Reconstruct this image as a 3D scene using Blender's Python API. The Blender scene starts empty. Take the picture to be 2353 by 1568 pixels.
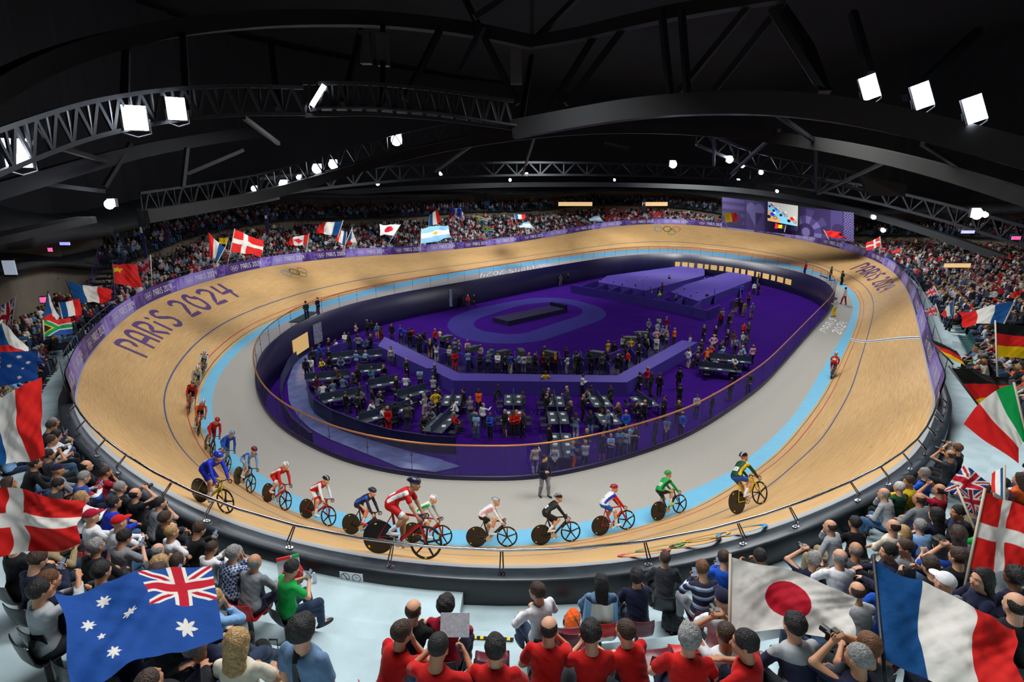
import bpy, math, random
import numpy as np
from mathutils import Vector, Matrix, Euler, Quaternion
PI = math.pi
rnd = random.Random(7)
sc = bpy.context.scene
COL = sc.collection
V3 = lambda *a: np.array(a, float)

# ------------------------------------------------------------------ camera
W, H, FPX = 2353.0, 1568.0, 1300.0
CAMZ, HORY = 12.3, 420.0
PITCH = math.atan((H / 2 - HORY) / FPX)
cam_d = bpy.data.cameras.new('camera'); cam = bpy.data.objects.new('camera', cam_d); COL.objects.link(cam)
cam.location = (0, 0, CAMZ); cam.rotation_euler = (PI / 2 - PITCH, 0, 0)
cam_d.sensor_width = 36; cam_d.lens = 36 * FPX / W; cam_d.clip_start = .1; cam_d.clip_end = 900
sc.camera = cam
sP, cP = math.sin(PITCH), math.cos(PITCH)
def ray(px, py):
    u = (px - W / 2) / FPX; v = (py - H / 2) / FPX
    return V3(u, cP - v * sP, -sP - v * cP)
def at_z(px, py, z):
    d = ray(px, py); t = (z - CAMZ) / d[2]
    return V3(d[0] * t, d[1] * t, z)
def at_t(px, py, t): return ray(px, py) * t + V3(0, 0, CAMZ)
def at_y(px, py, y):
    d = ray(px, py); return d * (y / d[1]) + V3(0, 0, CAMZ)
def proj(p):
    p = np.asarray(p, float); q = p - V3(0, 0, CAMZ)
    dep = q[..., 1] * cP - q[..., 2] * sP
    up = q[..., 1] * sP + q[..., 2] * cP
    return np.stack([W / 2 + FPX * q[..., 0] / dep, H / 2 - FPX * up / dep], -1)

# ------------------------------------------------------------------ materials
def lin(c):
    if isinstance(c, str):
        c = c.lstrip('#'); c = [int(c[i:i + 2], 16) / 255 for i in (0, 2, 4)]
    else: c = [x / 255 for x in c]
    return tuple(((x + .055) / 1.055) ** 2.4 if x > .04045 else x / 12.92 for x in c)
MATS = {}
def mat(name, color=(128, 128, 128), rough=.6, metal=0., emit=0., noise=0., nscale=8., attr=None, alpha=1., spec=.5, trans=0., bump=0., bscale=40., aniso=None, sheen=0.):
    if name in MATS: return MATS[name]
    m = bpy.data.materials.new(name); m.use_nodes = True
    N = m.node_tree.nodes; L = m.node_tree.links
    b = N['Principled BSDF']; c = lin(color)
    b.inputs['Base Color'].default_value = (*c, 1)
    b.inputs['Roughness'].default_value = rough; b.inputs['Metallic'].default_value = metal
    b.inputs['Specular IOR Level'].default_value = spec
    if alpha < 1: b.inputs['Alpha'].default_value = alpha
    if trans: b.inputs['Transmission Weight'].default_value = trans
    if sheen: b.inputs['Sheen Weight'].default_value = sheen
    if emit:
        b.inputs['Emission Color'].default_value = (*c, 1); b.inputs['Emission Strength'].default_value = emit
    src = None
    if attr:
        a = N.new('ShaderNodeAttribute'); a.attribute_name = attr; src = a.outputs['Color']
        if attr == 'tint':
            mx = N.new('ShaderNodeMix'); mx.data_type = 'RGBA'; mx.blend_type = 'MULTIPLY'; mx.inputs[0].default_value = 1
            L.new(src, mx.inputs[6]); mx.inputs[7].default_value = (*c, 1); src = mx.outputs[2]
        if emit: L.new(src, b.inputs['Emission Color'])
    if noise:
        tc = N.new('ShaderNodeTexCoord'); mp = N.new('ShaderNodeMapping')
        L.new(tc.outputs['UV' if aniso == 'uv' else 'Object'], mp.inputs[0])
        if aniso and aniso != 'uv': mp.inputs['Scale'].default_value = aniso
        nz = N.new('ShaderNodeTexNoise'); nz.inputs['Scale'].default_value = nscale; nz.inputs['Detail'].default_value = 5
        L.new(mp.outputs[0], nz.inputs['Vector'])
        mr = N.new('ShaderNodeMapRange'); mr.inputs[1].default_value = .3; mr.inputs[2].default_value = .7
        mr.inputs[3].default_value = 1 - noise; mr.inputs[4].default_value = 1 + noise
        L.new(nz.outputs['Fac'], mr.inputs[0])
        mx = N.new('ShaderNodeVectorMath'); mx.operation = 'SCALE'
        if src: L.new(src, mx.inputs[0])
        else: mx.inputs[0].default_value = c
        L.new(mr.outputs[0], mx.inputs['Scale']); src = mx.outputs[0]
    if src: L.new(src, b.inputs['Base Color'])
    if bump:
        nz = N.new('ShaderNodeTexNoise'); nz.inputs['Scale'].default_value = bscale
        tc = N.new('ShaderNodeTexCoord'); L.new(tc.outputs['Object'], nz.inputs['Vector'])
        bp = N.new('ShaderNodeBump'); bp.inputs['Strength'].default_value = bump; bp.inputs['Distance'].default_value = .02
        L.new(nz.outputs['Fac'], bp.inputs['Height']); L.new(bp.outputs[0], b.inputs['Normal'])
    MATS[name] = m
    return m

# ------------------------------------------------------------------ mesh building
def build(name, v, f, mats, parent=None, mi=None, smooth=False, col=None, uv=None, attr='Col', tag_=None):
    """v (n,3) array or list, f list of tuples or (m,4) array; col per-vertex rgb (linear); uv per-vertex"""
    me = bpy.data.meshes.new(name)
    v = np.asarray(v, np.float32).reshape(-1, 3)
    if isinstance(f, np.ndarray):
        me.vertices.add(len(v)); me.vertices.foreach_set('co', v.ravel())
        m, k = f.shape
        me.loops.add(m * k); me.loops.foreach_set('vertex_index', f.astype(np.int32).ravel())
        me.polygons.add(m); me.polygons.foreach_set('loop_start', np.arange(0, m * k, k, dtype=np.int32))
        me.update(calc_edges=True)
    else:
        me.from_pydata(v.tolist(), [], f)
    for mm in (mats if isinstance(mats, (list, tuple)) else [mats]): me.materials.append(mm)
    if mi is not None: me.polygons.foreach_set('material_index', np.asarray(mi, np.int32))
    if smooth is True: me.polygons.foreach_set('use_smooth', np.ones(len(me.polygons), bool))
    if col is not None:
        a = me.color_attributes.new(attr, 'FLOAT_COLOR', 'POINT')
        c4 = np.ones((len(v), 4), np.float32); c4[:, :3] = col; a.data.foreach_set('color', c4.ravel())
    if uv is not None:
        u = me.uv_layers.new(name='UVMap'); li = np.empty(len(me.loops), np.int32); me.loops.foreach_get('vertex_index', li)
        u.data.foreach_set('uv', np.asarray(uv, np.float32)[li].ravel())
    me.validate()
    o = bpy.data.objects.new(name, me); COL.objects.link(o)
    if parent is not None: o.parent = parent
    return o
def tag(o, label=None, cat=None, group=None, kind=None):
    if label: o['label'] = label
    if cat: o['category'] = cat
    if group: o['group'] = group
    if kind: o['kind'] = kind
    return o
def empty(name, loc=(0, 0, 0), rz=0., scale=1., label=None, cat=None, group=None):
    o = bpy.data.objects.new(name, None); COL.objects.link(o); o.location = loc
    o.rotation_euler = (0, 0, rz); o.scale = (scale,) * 3; o.empty_display_size = .1
    return tag(o, label, cat, group)
def copy_tree(o, parent=None):
    c = o.copy(); COL.objects.link(c)
    if parent is not None: c.parent = parent
    for ch in o.children: copy_tree(ch, c)
    return c
def unit(v):
    v = np.asarray(v, float); n = np.linalg.norm(v); return v / n if n > 1e-9 else v
def frame_of(d, up=(0, 0, 1)):
    d = unit(d); s = np.cross(d, up)
    if np.linalg.norm(s) < 1e-4: s = np.cross(d, (1, 0, 0))
    s = unit(s); return s, np.cross(s, d)
class MB:
    def __init__(s): s.v = []; s.f = []; s.m = []; s.c = []
    def add(s, v, f, m=0, c=None):
        b = len(s.v); s.v.extend([tuple(p) for p in v]); s.f.extend([tuple(b + i for i in q) for q in f]); s.m.extend([m] * len(f))
        if c is not None: s.c.extend([c] * len(v))
        return s
    def box(s, c, size, rz=0., m=0, R=None, col=None):
        c = np.asarray(c, float); x, y, z = [q / 2 for q in size]
        P = np.array([(a * x, b * y, d * z) for d in (-1, 1) for b in (-1, 1) for a in (-1, 1)])
        if R is None:
            R = np.array([[math.cos(rz), -math.sin(rz), 0], [math.sin(rz), math.cos(rz), 0], [0, 0, 1]])
        P = P @ np.asarray(R).T + c
        return s.add(P, [(0, 2, 3, 1), (4, 5, 7, 6), (0, 1, 5, 4), (2, 6, 7, 3), (0, 4, 6, 2), (1, 3, 7, 5)], m, col)
    def tube(s, pts, r, n=8, m=0, closed=False, caps=True, rs=None, flat=None, col=None):
        P = [np.asarray(p, float) for p in pts]; k = len(P); V = []
        for i, p in enumerate(P):
            a = P[i - 1] if (i > 0 or closed) else p; b = P[(i + 1) % k] if (i < k - 1 or closed) else p
            sd, up = frame_of(b - a); rr = rs[i] if rs else r
            r1, r2 = (rr, rr) if flat is None else (rr * flat[0], rr * flat[1])
            o = PI / n if flat is not None and n == 4 else 0
            V += [p + sd * math.cos(2 * PI * j / n + o) * r1 + up * math.sin(2 * PI * j / n + o) * r2 for j in range(n)]
        F = []
        for i in range(k if closed else k - 1):
            q = (i + 1) % k
            F += [(i * n + j, i * n + (j + 1) % n, q * n + (j + 1) % n, q * n + j) for j in range(n)]
        if caps and not closed: F += [tuple(range(n))[::-1], tuple((k - 1) * n + j for j in range(n))]
        return s.add(V, F, m, col)
    def disc(s, c, ax, r, th, n=24, m=0, r2=None, col=None):
        c = np.asarray(c, float); ax = unit(ax)
        return s.tube([c - ax * th / 2, c + ax * th / 2], r, n, m, rs=[r, r if r2 is None else r2], col=col)
    def torus(s, c, ax, R, r, n=28, k=6, m=0):
        c = np.asarray(c, float); a, b = frame_of(ax)
        return s.tube([c + (a * math.cos(2 * PI * i / n) + b * math.sin(2 * PI * i / n)) * R for i in range(n)], r, k, m, closed=True)
    def ball(s, c, r, m=0, n=10, k=6, col=None):
        c = np.asarray(c, float); r = np.asarray(r, float) * np.ones(3); V = [c + (0, 0, -r[2])]; F = []
        for i in range(1, k):
            t = -PI / 2 + PI * i / k
            V += [c + r * (math.cos(t) * math.cos(2 * PI * j / n), math.cos(t) * math.sin(2 * PI * j / n), math.sin(t)) for j in range(n)]
        V.append(c + (0, 0, r[2])); e = len(V) - 1
        F += [(0, 1 + (j + 1) % n, 1 + j) for j in range(n)]
        for i in range(k - 2):
            F += [(1 + i * n + j, 1 + i * n + (j + 1) % n, 1 + (i + 1) * n + (j + 1) % n, 1 + (i + 1) * n + j) for j in range(n)]
        F += [(1 + (k - 2) * n + j, 1 + (k - 2) * n + (j + 1) % n, e) for j in range(n)]
        return s.add(V, F, m, col)
    def build(s, name, mats, parent=None, smooth=False):
        return build(name, s.v, s.f, mats, parent, mi=s.m, smooth=smooth, col=np.array(s.c) if s.c else None)

# world, exposure
w = bpy.data.worlds.new('world'); sc.world = w; w.use_nodes = True
w.node_tree.nodes['Background'].inputs[0].default_value = (.35, .42, .6, 1)
w.node_tree.nodes['Background'].inputs[1].default_value = .02
sc.view_settings.view_transform = 'Standard'; sc.view_settings.look = 'None'
sc.view_settings.exposure = 0.; sc.view_settings.gamma = 1.; sc.view_settings.use_curve_mapping = False
sc.cycles.max_bounces = 5; sc.cycles.diffuse_bounces = 2; sc.cycles.glossy_bounces = 3
sc.cycles.transmission_bounces = 3; sc.cycles.transparent_max_bounces = 12
sc.cycles.caustics_reflective = False; sc.cycles.caustics_refractive = False; sc.cycles.sample_clamp_indirect = 4
# ------------------------------------------------------------------ track curves, measured and laid on their real levels
P3px = [(1200,1308),(1026,1303),(850,1280),(700,1250),(580,1222),(510,1190),(383,1127),(298,1070),(240,1024),(204,984),(187,950),(178,915),(178,885),(189,851),(204,822),(242,777),(281,736),(339,697),(408,668),(510,636),(590,617),(656,606),(784,592),(937,583),(1090,569),(1170,560),(1298,539),(1400,521),(1476,515),(1553,514),(1655,523),(1770,538),(1855,554),(1916,568),(1970,583),(2023,604),(2059,629),(2085,665),(2100,713),(2114,775),(2122,815),(2134,870),(2146,922),(2150,948),(2138,990),(2097,1042),(2008,1101),(1932,1142),(1830,1183),(1753,1215),(1680,1243),(1570,1272),(1463,1291),(1330,1303)]
P2px = [(1180,1259),(1026,1256),(886,1242),(789,1219),(636,1164),(536,1095),(497,1053),(472,1012),(457,973),(450,938),(454,905),(472,868),(497,830),(536,792),(580,760),(631,735),(733,696),(861,661),(1026,629),(1170,608),(1272,594),(1387,579),(1476,573),(1553,572),(1680,583),(1770,598),(1855,618),(1916,639),(1957,660),(1978,682),(1981,706),(1957,775),(1942,805),(1916,859),(1891,910),(1855,958),(1812,1012),(1770,1058),(1690,1110),(1604,1168),(1476,1210),(1323,1246)]
P1px = [(1180,1223),(1034,1220),(881,1200),(784,1180),(690,1149),(600,1093),(536,1042),(505,1009),(487,966),(483,927),(490,889),(510,851),(552,802),(597,768),(631,751),(733,708),(861,673),(1026,639),(1170,617),(1310,598),(1451,582),(1553,579),(1680,592),(1770,606),(1855,625),(1906,642),(1942,660),(1963,685),(1967,708),(1942,764),(1917,805),(1894,840),(1862,897),(1817,966),(1761,1020),(1680,1087),(1535,1150),(1489,1168),(1359,1199)]
P0px = [(1180,1107),(988,1103),(873,1085),(799,1066),(743,1044),(682,1013),(631,977),(598,934),(585,893),(584,855),(604,807),(682,746),(797,705),(912,678),(1039,656),(1170,632),(1310,608),(1400,594),(1476,587),(1553,586),(1680,598),(1770,613),(1855,633),(1900,650),(1922,668),(1924,690),(1911,716),(1870,759),(1817,820),(1753,892),(1731,908),(1655,962),(1578,1008),(1502,1037),(1400,1069),(1272,1098)]
ZB = 5.0
def smooth_closed(A, sig):
    n = len(A); k = int(3 * sig) + 1; w_ = np.exp(-.5 * (np.arange(-k, k + 1) / sig) ** 2); w_ /= w_.sum()
    return sum(w_[j + k] * np.roll(A, -j, axis=0) for j in range(-k, k + 1))
def resample(A, n):
    B = np.vstack([A, A[:1]]); d = np.r_[0, np.cumsum(np.linalg.norm(np.diff(B, axis=0), axis=1))]
    t = np.linspace(0, d[-1], n, endpoint=False)
    return np.stack([np.interp(t, d, B[:, i]) for i in range(B.shape[1])], 1)
def curve(pxs, z):
    # smooth in picture scale (perspective makes far spacing coarse), then on the ground
    A = np.array(pxs, float); A = resample(A, 900); A = smooth_closed(A, 7)
    return np.array([at_z(p[0], p[1], z) for p in A])
NS = 480
c0, c1, c2, c3 = curve(P0px, 0), curve(P1px, 0), curve(P2px, .12), curve(P3px, ZB)
C2 = smooth_closed(resample(c2, NS), 2.5)
def match(base, cur):
    """pair every sample of base with a sample of cur, keeping order, about normal to base"""
    M = 2400; cc = resample(cur, M); T = np.roll(base, -1, 0) - np.roll(base, 1, 0); T = T[:, :2] / np.linalg.norm(T[:, :2], axis=1)[:, None]
    idx = []
    prev = None
    for i, p in enumerate(base):
        dv = cc[:, :2] - p[:2]; dist = np.linalg.norm(dv, axis=1); al = np.abs(dv @ T[i])
        cost = dist + 1.5 * al
        if prev is not None:
            rel = (np.arange(M) - prev) % M; cost = cost + np.where(rel > M * .12, 1e3, 0)
        j = int(np.argmin(cost)); idx.append(j); prev = j
    idx = np.array(idx, float); un = np.unwrap(idx / M * 2 * PI) / (2 * PI) * M
    lin_ = un[0] + np.arange(NS) * M / NS
    off = smooth_closed((un - lin_)[:, None], 7)[:, 0]
    q = (lin_ + off) % M; i0 = q.astype(int) % M; fr = (q - np.floor(q))[:, None]
    return cc[i0] * (1 - fr) + cc[(i0 + 1) % M] * fr
def inpoly(Q, poly):
    x, y = Q[..., 0], Q[..., 1]; r = np.zeros(x.shape, bool)
    for (x1, y1), (x2, y2) in zip(poly, np.roll(poly, -1, 0)):
        if y1 == y2: continue
        r ^= ((y1 > y) != (y2 > y)) & (x < (x2 - x1) * (y - y1) / (y2 - y1) + x1)
    return r
# outer edge: 7.3 m out along the normal of the inner line, at the height where the photograph shows it
P3s = smooth_closed(resample(np.array(P3px, float), 900), 4)[::3]
NT = np.roll(C2, -3, 0) - np.roll(C2, 3, 0); NN = np.stack([NT[:, 1], -NT[:, 0], NT[:, 2] * 0], 1); NN /= np.linalg.norm(NN, axis=1)[:, None]
ar = (C2[:, 0] * np.roll(C2[:, 1], -1) - np.roll(C2[:, 0], -1) * C2[:, 1]).sum()
if ar < 0: NN = -NN
NN = smooth_closed(NN, 5); NN /= np.linalg.norm(NN, axis=1)[:, None]
WG = np.linspace(3.5, 9, 23); ZG = np.linspace(1.2, 6.5, 60); best = np.full(NS, 1e9); bw = np.full(NS, 6.8); bz = np.full(NS, 4.3)
for wv in WG:
    Q = np.repeat((C2 + NN * wv)[:, None], 60, 1); Q[:, :, 2] = ZG[None]; ins = inpoly(proj(Q), P3s)
    for i in range(NS):
        for c in np.where(ins[i][1:] != ins[i][:-1])[0]:
            e = ((wv - 6.8) / 1.2) ** 2 + (ZG[c] - (5. if C2[i, 1] < 26 else 4.2)) ** 2
            if e < best[i]: best[i] = e; bw[i] = wv; bz[i] = (ZG[c] + ZG[c + 1]) / 2
bw = smooth_closed(bw[:, None], 6)[:, 0]; bz = smooth_closed(bz[:, None], 6)[:, 0]; ZC = best
base = C2 + NN * bw[:, None]
# exact height for the smoothed width
Q = np.repeat(base[:, None], 240, 1); zg = np.linspace(.8, 7, 240); Q[:, :, 2] = zg[None]; ins = inpoly(proj(Q), P3s)
for i in range(NS):
    cr = np.where(ins[i][1:] != ins[i][:-1])[0]
    if len(cr): j = cr[np.argmin(abs(zg[cr] - bz[i]))]; bz[i] = zg[j] if abs(zg[j] - bz[i]) < .8 else bz[i]
base[:, 2] = smooth_closed(bz[:, None], 3)[:, 0]
C3 = base; C1 = match(C2, c1); C0 = match(C2, c0)
C3 = smooth_closed(C3, 2); ZB3 = C3[:, 2].copy(); C1 = smooth_closed(C1, 2); C0 = smooth_closed(C0, 2)
segl = np.linalg.norm(np.roll(C3, -1, 0) - C3, axis=1); S3 = np.r_[0, np.cumsum(segl)][:-1]; L3 = segl.sum()
# outward normals in plan at the outer edge
TT = np.roll(C3, -1, 0) - np.roll(C3, 1, 0); TT[:, 2] = 0; TT /= np.linalg.norm(TT, axis=1)[:, None]
ctr = C3.mean(0)
OUT = np.stack([TT[:, 1], -TT[:, 0], TT[:, 2] * 0], 1)
if ((C3 - C2)[:, :2] * OUT[:, :2]).sum() < 0: OUT = -OUT
OUT = smooth_closed(OUT, 4); OUT /= np.linalg.norm(OUT, axis=1)[:, None]
def lerp_c(A, s):
    s = s % NS; i = int(s); f = s - i; return A[i % NS] * (1 - f) + A[(i + 1) % NS] * f
def tp(s, f, lift=0.):
    """point on the banked surface, f 0 at the blue band, 1 at the outer edge"""
    a, b = lerp_c(C2, s), lerp_c(C3, s); p = a + (b - a) * f
    if f < 1: p[2] = a[2] + (b[2] - a[2]) * f - .35 * math.sin(PI * f) * (1 - f)
    if lift:
        n = np.cross(lerp_c(C3, s + 1) - lerp_c(C3, s - 1), b - a); n = unit(n); n = n if n[2] > 0 else -n; p = p + n * lift
    return p
_G = None
def s_of(px, py, f0=0., f1=1.):
    """(s, f) on the bank seen at a picture point"""
    global _G
    if _G is None:
        S = np.arange(0, NS, .5); F_ = np.linspace(0, 1, 41)
        pts = np.array([[tp(s, f) for f in F_] for s in S]); _G = (S, F_, proj(pts))
    S, F_, Q = _G; d = ((Q - np.array([px, py])) ** 2).sum(-1); i = np.unravel_index(np.argmin(d), d.shape)
    return S[i[0]], F_[i[1]]
def s_out(px, py, z=None):
    A = C3 if z is None else np.c_[C3[:, :2], np.full(NS, z)]
    return int(np.argmin(((proj(A) - np.array([px, py])) ** 2).sum(1)))
def loft(name, rows, mats, mi_cols=None, closed=True, parent=None, uvw=None, smooth=True):
    """rows: list of (n,3) arrays joined column to column"""
    n = len(rows[0]); k = len(rows); V = np.stack(rows, 1).reshape(-1, 3)
    I = np.arange(n if closed else n - 1); J = (I + 1) % n; F = []; M = []
    for c in range(k - 1):
        F.append(np.stack([I * k + c, J * k + c, J * k + c + 1, I * k + c + 1], 1)); M.append(np.full(len(I), 0 if mi_cols is None else mi_cols[c]))
    return build(name, V, np.vstack(F), mats, parent, mi=np.concatenate(M), smooth=smooth, uv=uvw)

# wood material
def wood_mat():
    m = bpy.data.materials.new('pale_pine_boards'); m.use_nodes = True; N = m.node_tree.nodes; L = m.node_tree.links; b = N['Principled BSDF']
    uv = N.new('ShaderNodeUVMap'); mp = N.new('ShaderNodeMapping'); mp.inputs['Scale'].default_value = (.35, 14, 1); L.new(uv.outputs[0], mp.inputs[0])
    n1 = N.new('ShaderNodeTexNoise'); n1.inputs['Scale'].default_value = 1.6; n1.inputs['Detail'].default_value = 6; L.new(mp.outputs[0], n1.inputs[0])
    mp2 = N.new('ShaderNodeMapping'); mp2.inputs['Scale'].default_value = (.12, .5, 1); L.new(uv.outputs[0], mp2.inputs[0])
    n2 = N.new('ShaderNodeTexNoise'); n2.inputs['Scale'].default_value = 1.; n2.inputs['Detail'].default_value = 4; L.new(mp2.outputs[0], n2.inputs[0])
    n3 = N.new('ShaderNodeTexNoise'); n3.inputs['Scale'].default_value = 2.2; n3.inputs['Detail'].default_value = 1; mp3 = N.new('ShaderNodeMapping'); mp3.inputs['Scale'].default_value = (1, 4, 1); L.new(uv.outputs[0], mp3.inputs[0]); L.new(mp3.outputs[0], n3.inputs[0])
    r1 = N.new('ShaderNodeValToRGB'); r1.color_ramp.elements[0].position = .3; r1.color_ramp.elements[1].position = .7
    r1.color_ramp.elements[0].color = (*lin((196, 150, 94)), 1); r1.color_ramp.elements[1].color = (*lin((226, 184, 128)), 1); L.new(n1.outputs[0], r1.inputs[0])
    r3 = N.new('ShaderNodeValToRGB'); r3.color_ramp.elements[0].position = .26; r3.color_ramp.elements[1].position = .32; r3.color_ramp.elements[0].color = (.55, .45, .35, 1); r3.color_ramp.elements[1].color = (1, 1, 1, 1); L.new(n3.outputs[0], r3.inputs[0])
    mx = N.new('ShaderNodeMix'); mx.data_type = 'RGBA'; mx.blend_type = 'MULTIPLY'; mx.inputs[0].default_value = .6; L.new(r1.outputs[0], mx.inputs[6]); L.new(r3.outputs[0], mx.inputs[7])
    r2 = N.new('ShaderNodeMapRange'); r2.inputs[1].default_value = .3; r2.inputs[2].default_value = .7; r2.inputs[3].default_value = .9; r2.inputs[4].default_value = 1.08; L.new(n2.outputs[0], r2.inputs[0])
    sc_ = N.new('ShaderNodeVectorMath'); sc_.operation = 'SCALE'; L.new(mx.outputs[2], sc_.inputs[0]); L.new(r2.outputs[0], sc_.inputs['Scale'])
    L.new(sc_.outputs[0], b.inputs['Base Color']); b.inputs['Roughness'].default_value = .5; b.inputs['Specular IOR Level'].default_value = .3
    return m
M_wood = wood_mat()
M_black = mat('black_line_paint', (30, 28, 30), .5); M_red = mat('red_line_paint', (190, 45, 50), .5); M_bluel = mat('blue_line_paint', (70, 85, 125), .5)
M_azur = mat('sky_blue_band_paint', (112, 184, 218), .55, noise=.04, nscale=2)
M_grey = mat('grey_apron', (168, 163, 155), .8, noise=.06, nscale=14)
fs = [0, .028, .036, .105, .116, .318, .334] + [.4, .5, .6, .7, .8, .9, 1.]
mis = [0, 1, 0, 2, 0, 3] + [0] * 7
rows = [np.array([tp(i, f) for i in range(NS)]) for f in fs]
wd = np.linalg.norm(C3 - C2, axis=1).mean()
uvw = np.array([[(S3[i]), f * wd] for i in range(NS) for f in fs])
tag(loft('trn', rows, [M_wood, M_black, M_red, M_bluel], mis, uvw=uvw), kind='structure').name = 'floor_track_boards'
tag(loft('trn', [C1, C2 - [0, 0, .0]], M_azur), kind='structure').name = 'floor_blue_band'
tag(loft('trn', [C0, (C0 + C1) / 2 - [0, 0, .0], C1], M_grey), kind='structure').name = 'floor_grey_apron'
# ------------------------------------------------------------------ implicit surfaces -> one continuous mesh each
def smin(a, b, k):
    h = np.clip(.5 + .5 * (b - a) / k, 0, 1); return b * (1 - h) + a * h - k * h * (1 - h)
class Sdf:
    """list of round cones and ellipsoids blended together"""
    def __init__(s): s.p = []; s.cut = []; s.noise = 0; s.infl = 0.
    def cone(s, a, b, ra, rb=None, k=.03): s.p.append(('c', V3(*a), V3(*b), ra, ra if rb is None else rb, k)); return s
    def ell(s, c, r, R=None, k=.03): s.p.append(('e', V3(*c), np.asarray(r, float), np.eye(3) if R is None else R, 0, k)); return s
    def bounds(s):
        lo, hi = V3(9, 9, 9), V3(-9, -9, -9)
        for q in s.p:
            if q[0] == 'c':
                r = max(q[3], q[4]); lo = np.minimum(lo, np.minimum(q[1], q[2]) - r); hi = np.maximum(hi, np.maximum(q[1], q[2]) + r)
            else: r = max(q[2]); lo = np.minimum(lo, q[1] - r); hi = np.maximum(hi, q[1] + r)
        return lo - .04 - s.infl, hi + .04 + s.infl
    def ev(s, P):
        D = None
        for q in s.p:
            if q[0] == 'c':
                ab = q[2] - q[1]; pa = P - q[1]; t = np.clip(pa @ ab / max(ab @ ab, 1e-9), 0, 1)
                d = np.sqrt(((pa - t[:, None] * ab) ** 2).sum(1)) - (q[3] + (q[4] - q[3]) * t)
            else:
                l = (P - q[1]) @ q[3]; rr = q[2]; k0 = np.sqrt(((l / rr) ** 2).sum(1)) + 1e-9; k1 = np.sqrt(((l / rr ** 2) ** 2).sum(1)) + 1e-9
                d = k0 * (k0 - 1) / k1
            D = d if D is None else smin(D, d, q[5])
        D = D - s.infl
        if s.noise:
            D = D + s.noise * (np.sin(P[:, 0] * 31 + P[:, 2] * 17) * np.sin(P[:, 1] * 27 - P[:, 2] * 23 + 1) + .5 * np.sin(P[:, 2] * 61 + P[:, 0] * 43) * np.sin(P[:, 1] * 57 + 2))
        for (c, n) in s.cut: D = np.maximum(D, (P - c) @ n)
        return D
def mesh_sdf(S, h):
    lo, hi = S.bounds(); cs = 4
    n = (np.ceil((hi - lo) / (h * cs)).astype(int) + 1) * cs + 1
    cn = (n - 1) // cs
    ci = np.stack(np.meshgrid(*[np.arange(k) for k in cn], indexing='ij'), -1).reshape(-1, 3)
    cc = lo + (ci + .5) * h * cs; d = S.ev(cc)
    act = np.abs(d) < h * cs * 1.15 + S.noise * 2
    ci = ci[act]
    mask = np.zeros(n, bool)
    o = np.stack(np.meshgrid(*[np.arange(cs + 1)] * 3, indexing='ij'), -1).reshape(-1, 3)
    idx = (ci[:, None] * cs + o[None]).reshape(-1, 3); mask[idx[:, 0], idx[:, 1], idx[:, 2]] = True
    pi = np.argwhere(mask); val = S.ev(lo + pi * h)
    A = np.full(n, 9., np.float32); A[pi[:, 0], pi[:, 1], pi[:, 2]] = val
    ok = np.zeros(n, bool); ok[pi[:, 0], pi[:, 1], pi[:, 2]] = True
    # cells
    sl = lambda a, x, y, z: a[x:a.shape[0] - 1 + x, y:a.shape[1] - 1 + y, z:a.shape[2] - 1 + z]
    corners = [(x, y, z) for x in (0, 1) for y in (0, 1) for z in (0, 1)]
    neg = sum((sl(A, *c) < 0).astype(np.int8) for c in corners); allok = np.ones(neg.shape, bool)
    for c in corners: allok &= sl(ok, *c)
    cell = (neg > 0) & (neg < 8) & allok
    C = np.argwhere(cell); vid = np.full(cell.shape, -1, np.int32); vid[C[:, 0], C[:, 1], C[:, 2]] = np.arange(len(C))
    acc = np.zeros((len(C), 3)); cnt = np.zeros(len(C))
    for ax in range(3):
        oth = [a for a in range(3) if a != ax]
        for i in (0, 1):
            for j in (0, 1):
                o0 = [0, 0, 0]; o0[oth[0]] = i; o0[oth[1]] = j; o1 = list(o0); o1[ax] = 1
                a = A[C[:, 0] + o0[0], C[:, 1] + o0[1], C[:, 2] + o0[2]]; b = A[C[:, 0] + o1[0], C[:, 1] + o1[1], C[:, 2] + o1[2]]
                m = (a < 0) != (b < 0); t = np.where(m, a / np.where(m, a - b, 1), 0)
                p = np.array(o0, float)[None] + 0 * acc; p[:, ax] += t; acc += p * m[:, None]; cnt += m
    V = lo + (C + acc / cnt[:, None]) * h
    F = []
    for ax in range(3):
        u, v = (ax + 1) % 3, (ax + 2) % 3
        a = np.moveaxis(A, (ax, u, v), (0, 1, 2)); w_ = np.moveaxis(vid, (ax, u, v), (0, 1, 2))
        s0 = a[:-1, 1:-1, 1:-1] < 0; s1 = a[1:, 1:-1, 1:-1] < 0; ch = np.argwhere(s0 != s1)
        if not len(ch): continue
        x, y, z = ch[:, 0], ch[:, 1], ch[:, 2]
        q = np.stack([w_[x, y, z], w_[x, y + 1, z], w_[x, y + 1, z + 1], w_[x, y, z + 1]], 1)
        good = (q >= 0).all(1); fl = (s0[x, y, z])[good]; q = q[good]
        q[~fl] = q[~fl][:, ::-1]; F.append(q)
    return V, np.vstack(F)
def rot(ax, a): return np.array(Matrix.Rotation(a, 3, ax))
def ik(a, b, l1, l2, hint):
    """two-bone limb: returns the middle joint and the reachable end"""
    a, b = V3(*a), V3(*b); d = b - a; L = np.linalg.norm(d); m = (l1 + l2) * .995
    if L > m: b = a + d / L * m; d = b - a; L = m
    x = (l1 * l1 - l2 * l2 + L * L) / (2 * L); y = math.sqrt(max(l1 * l1 - x * x, 0)); dn = d / L
    h = V3(*hint); h = unit(h - dn * (h @ dn)); return a + dn * x + h * y, b

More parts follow.
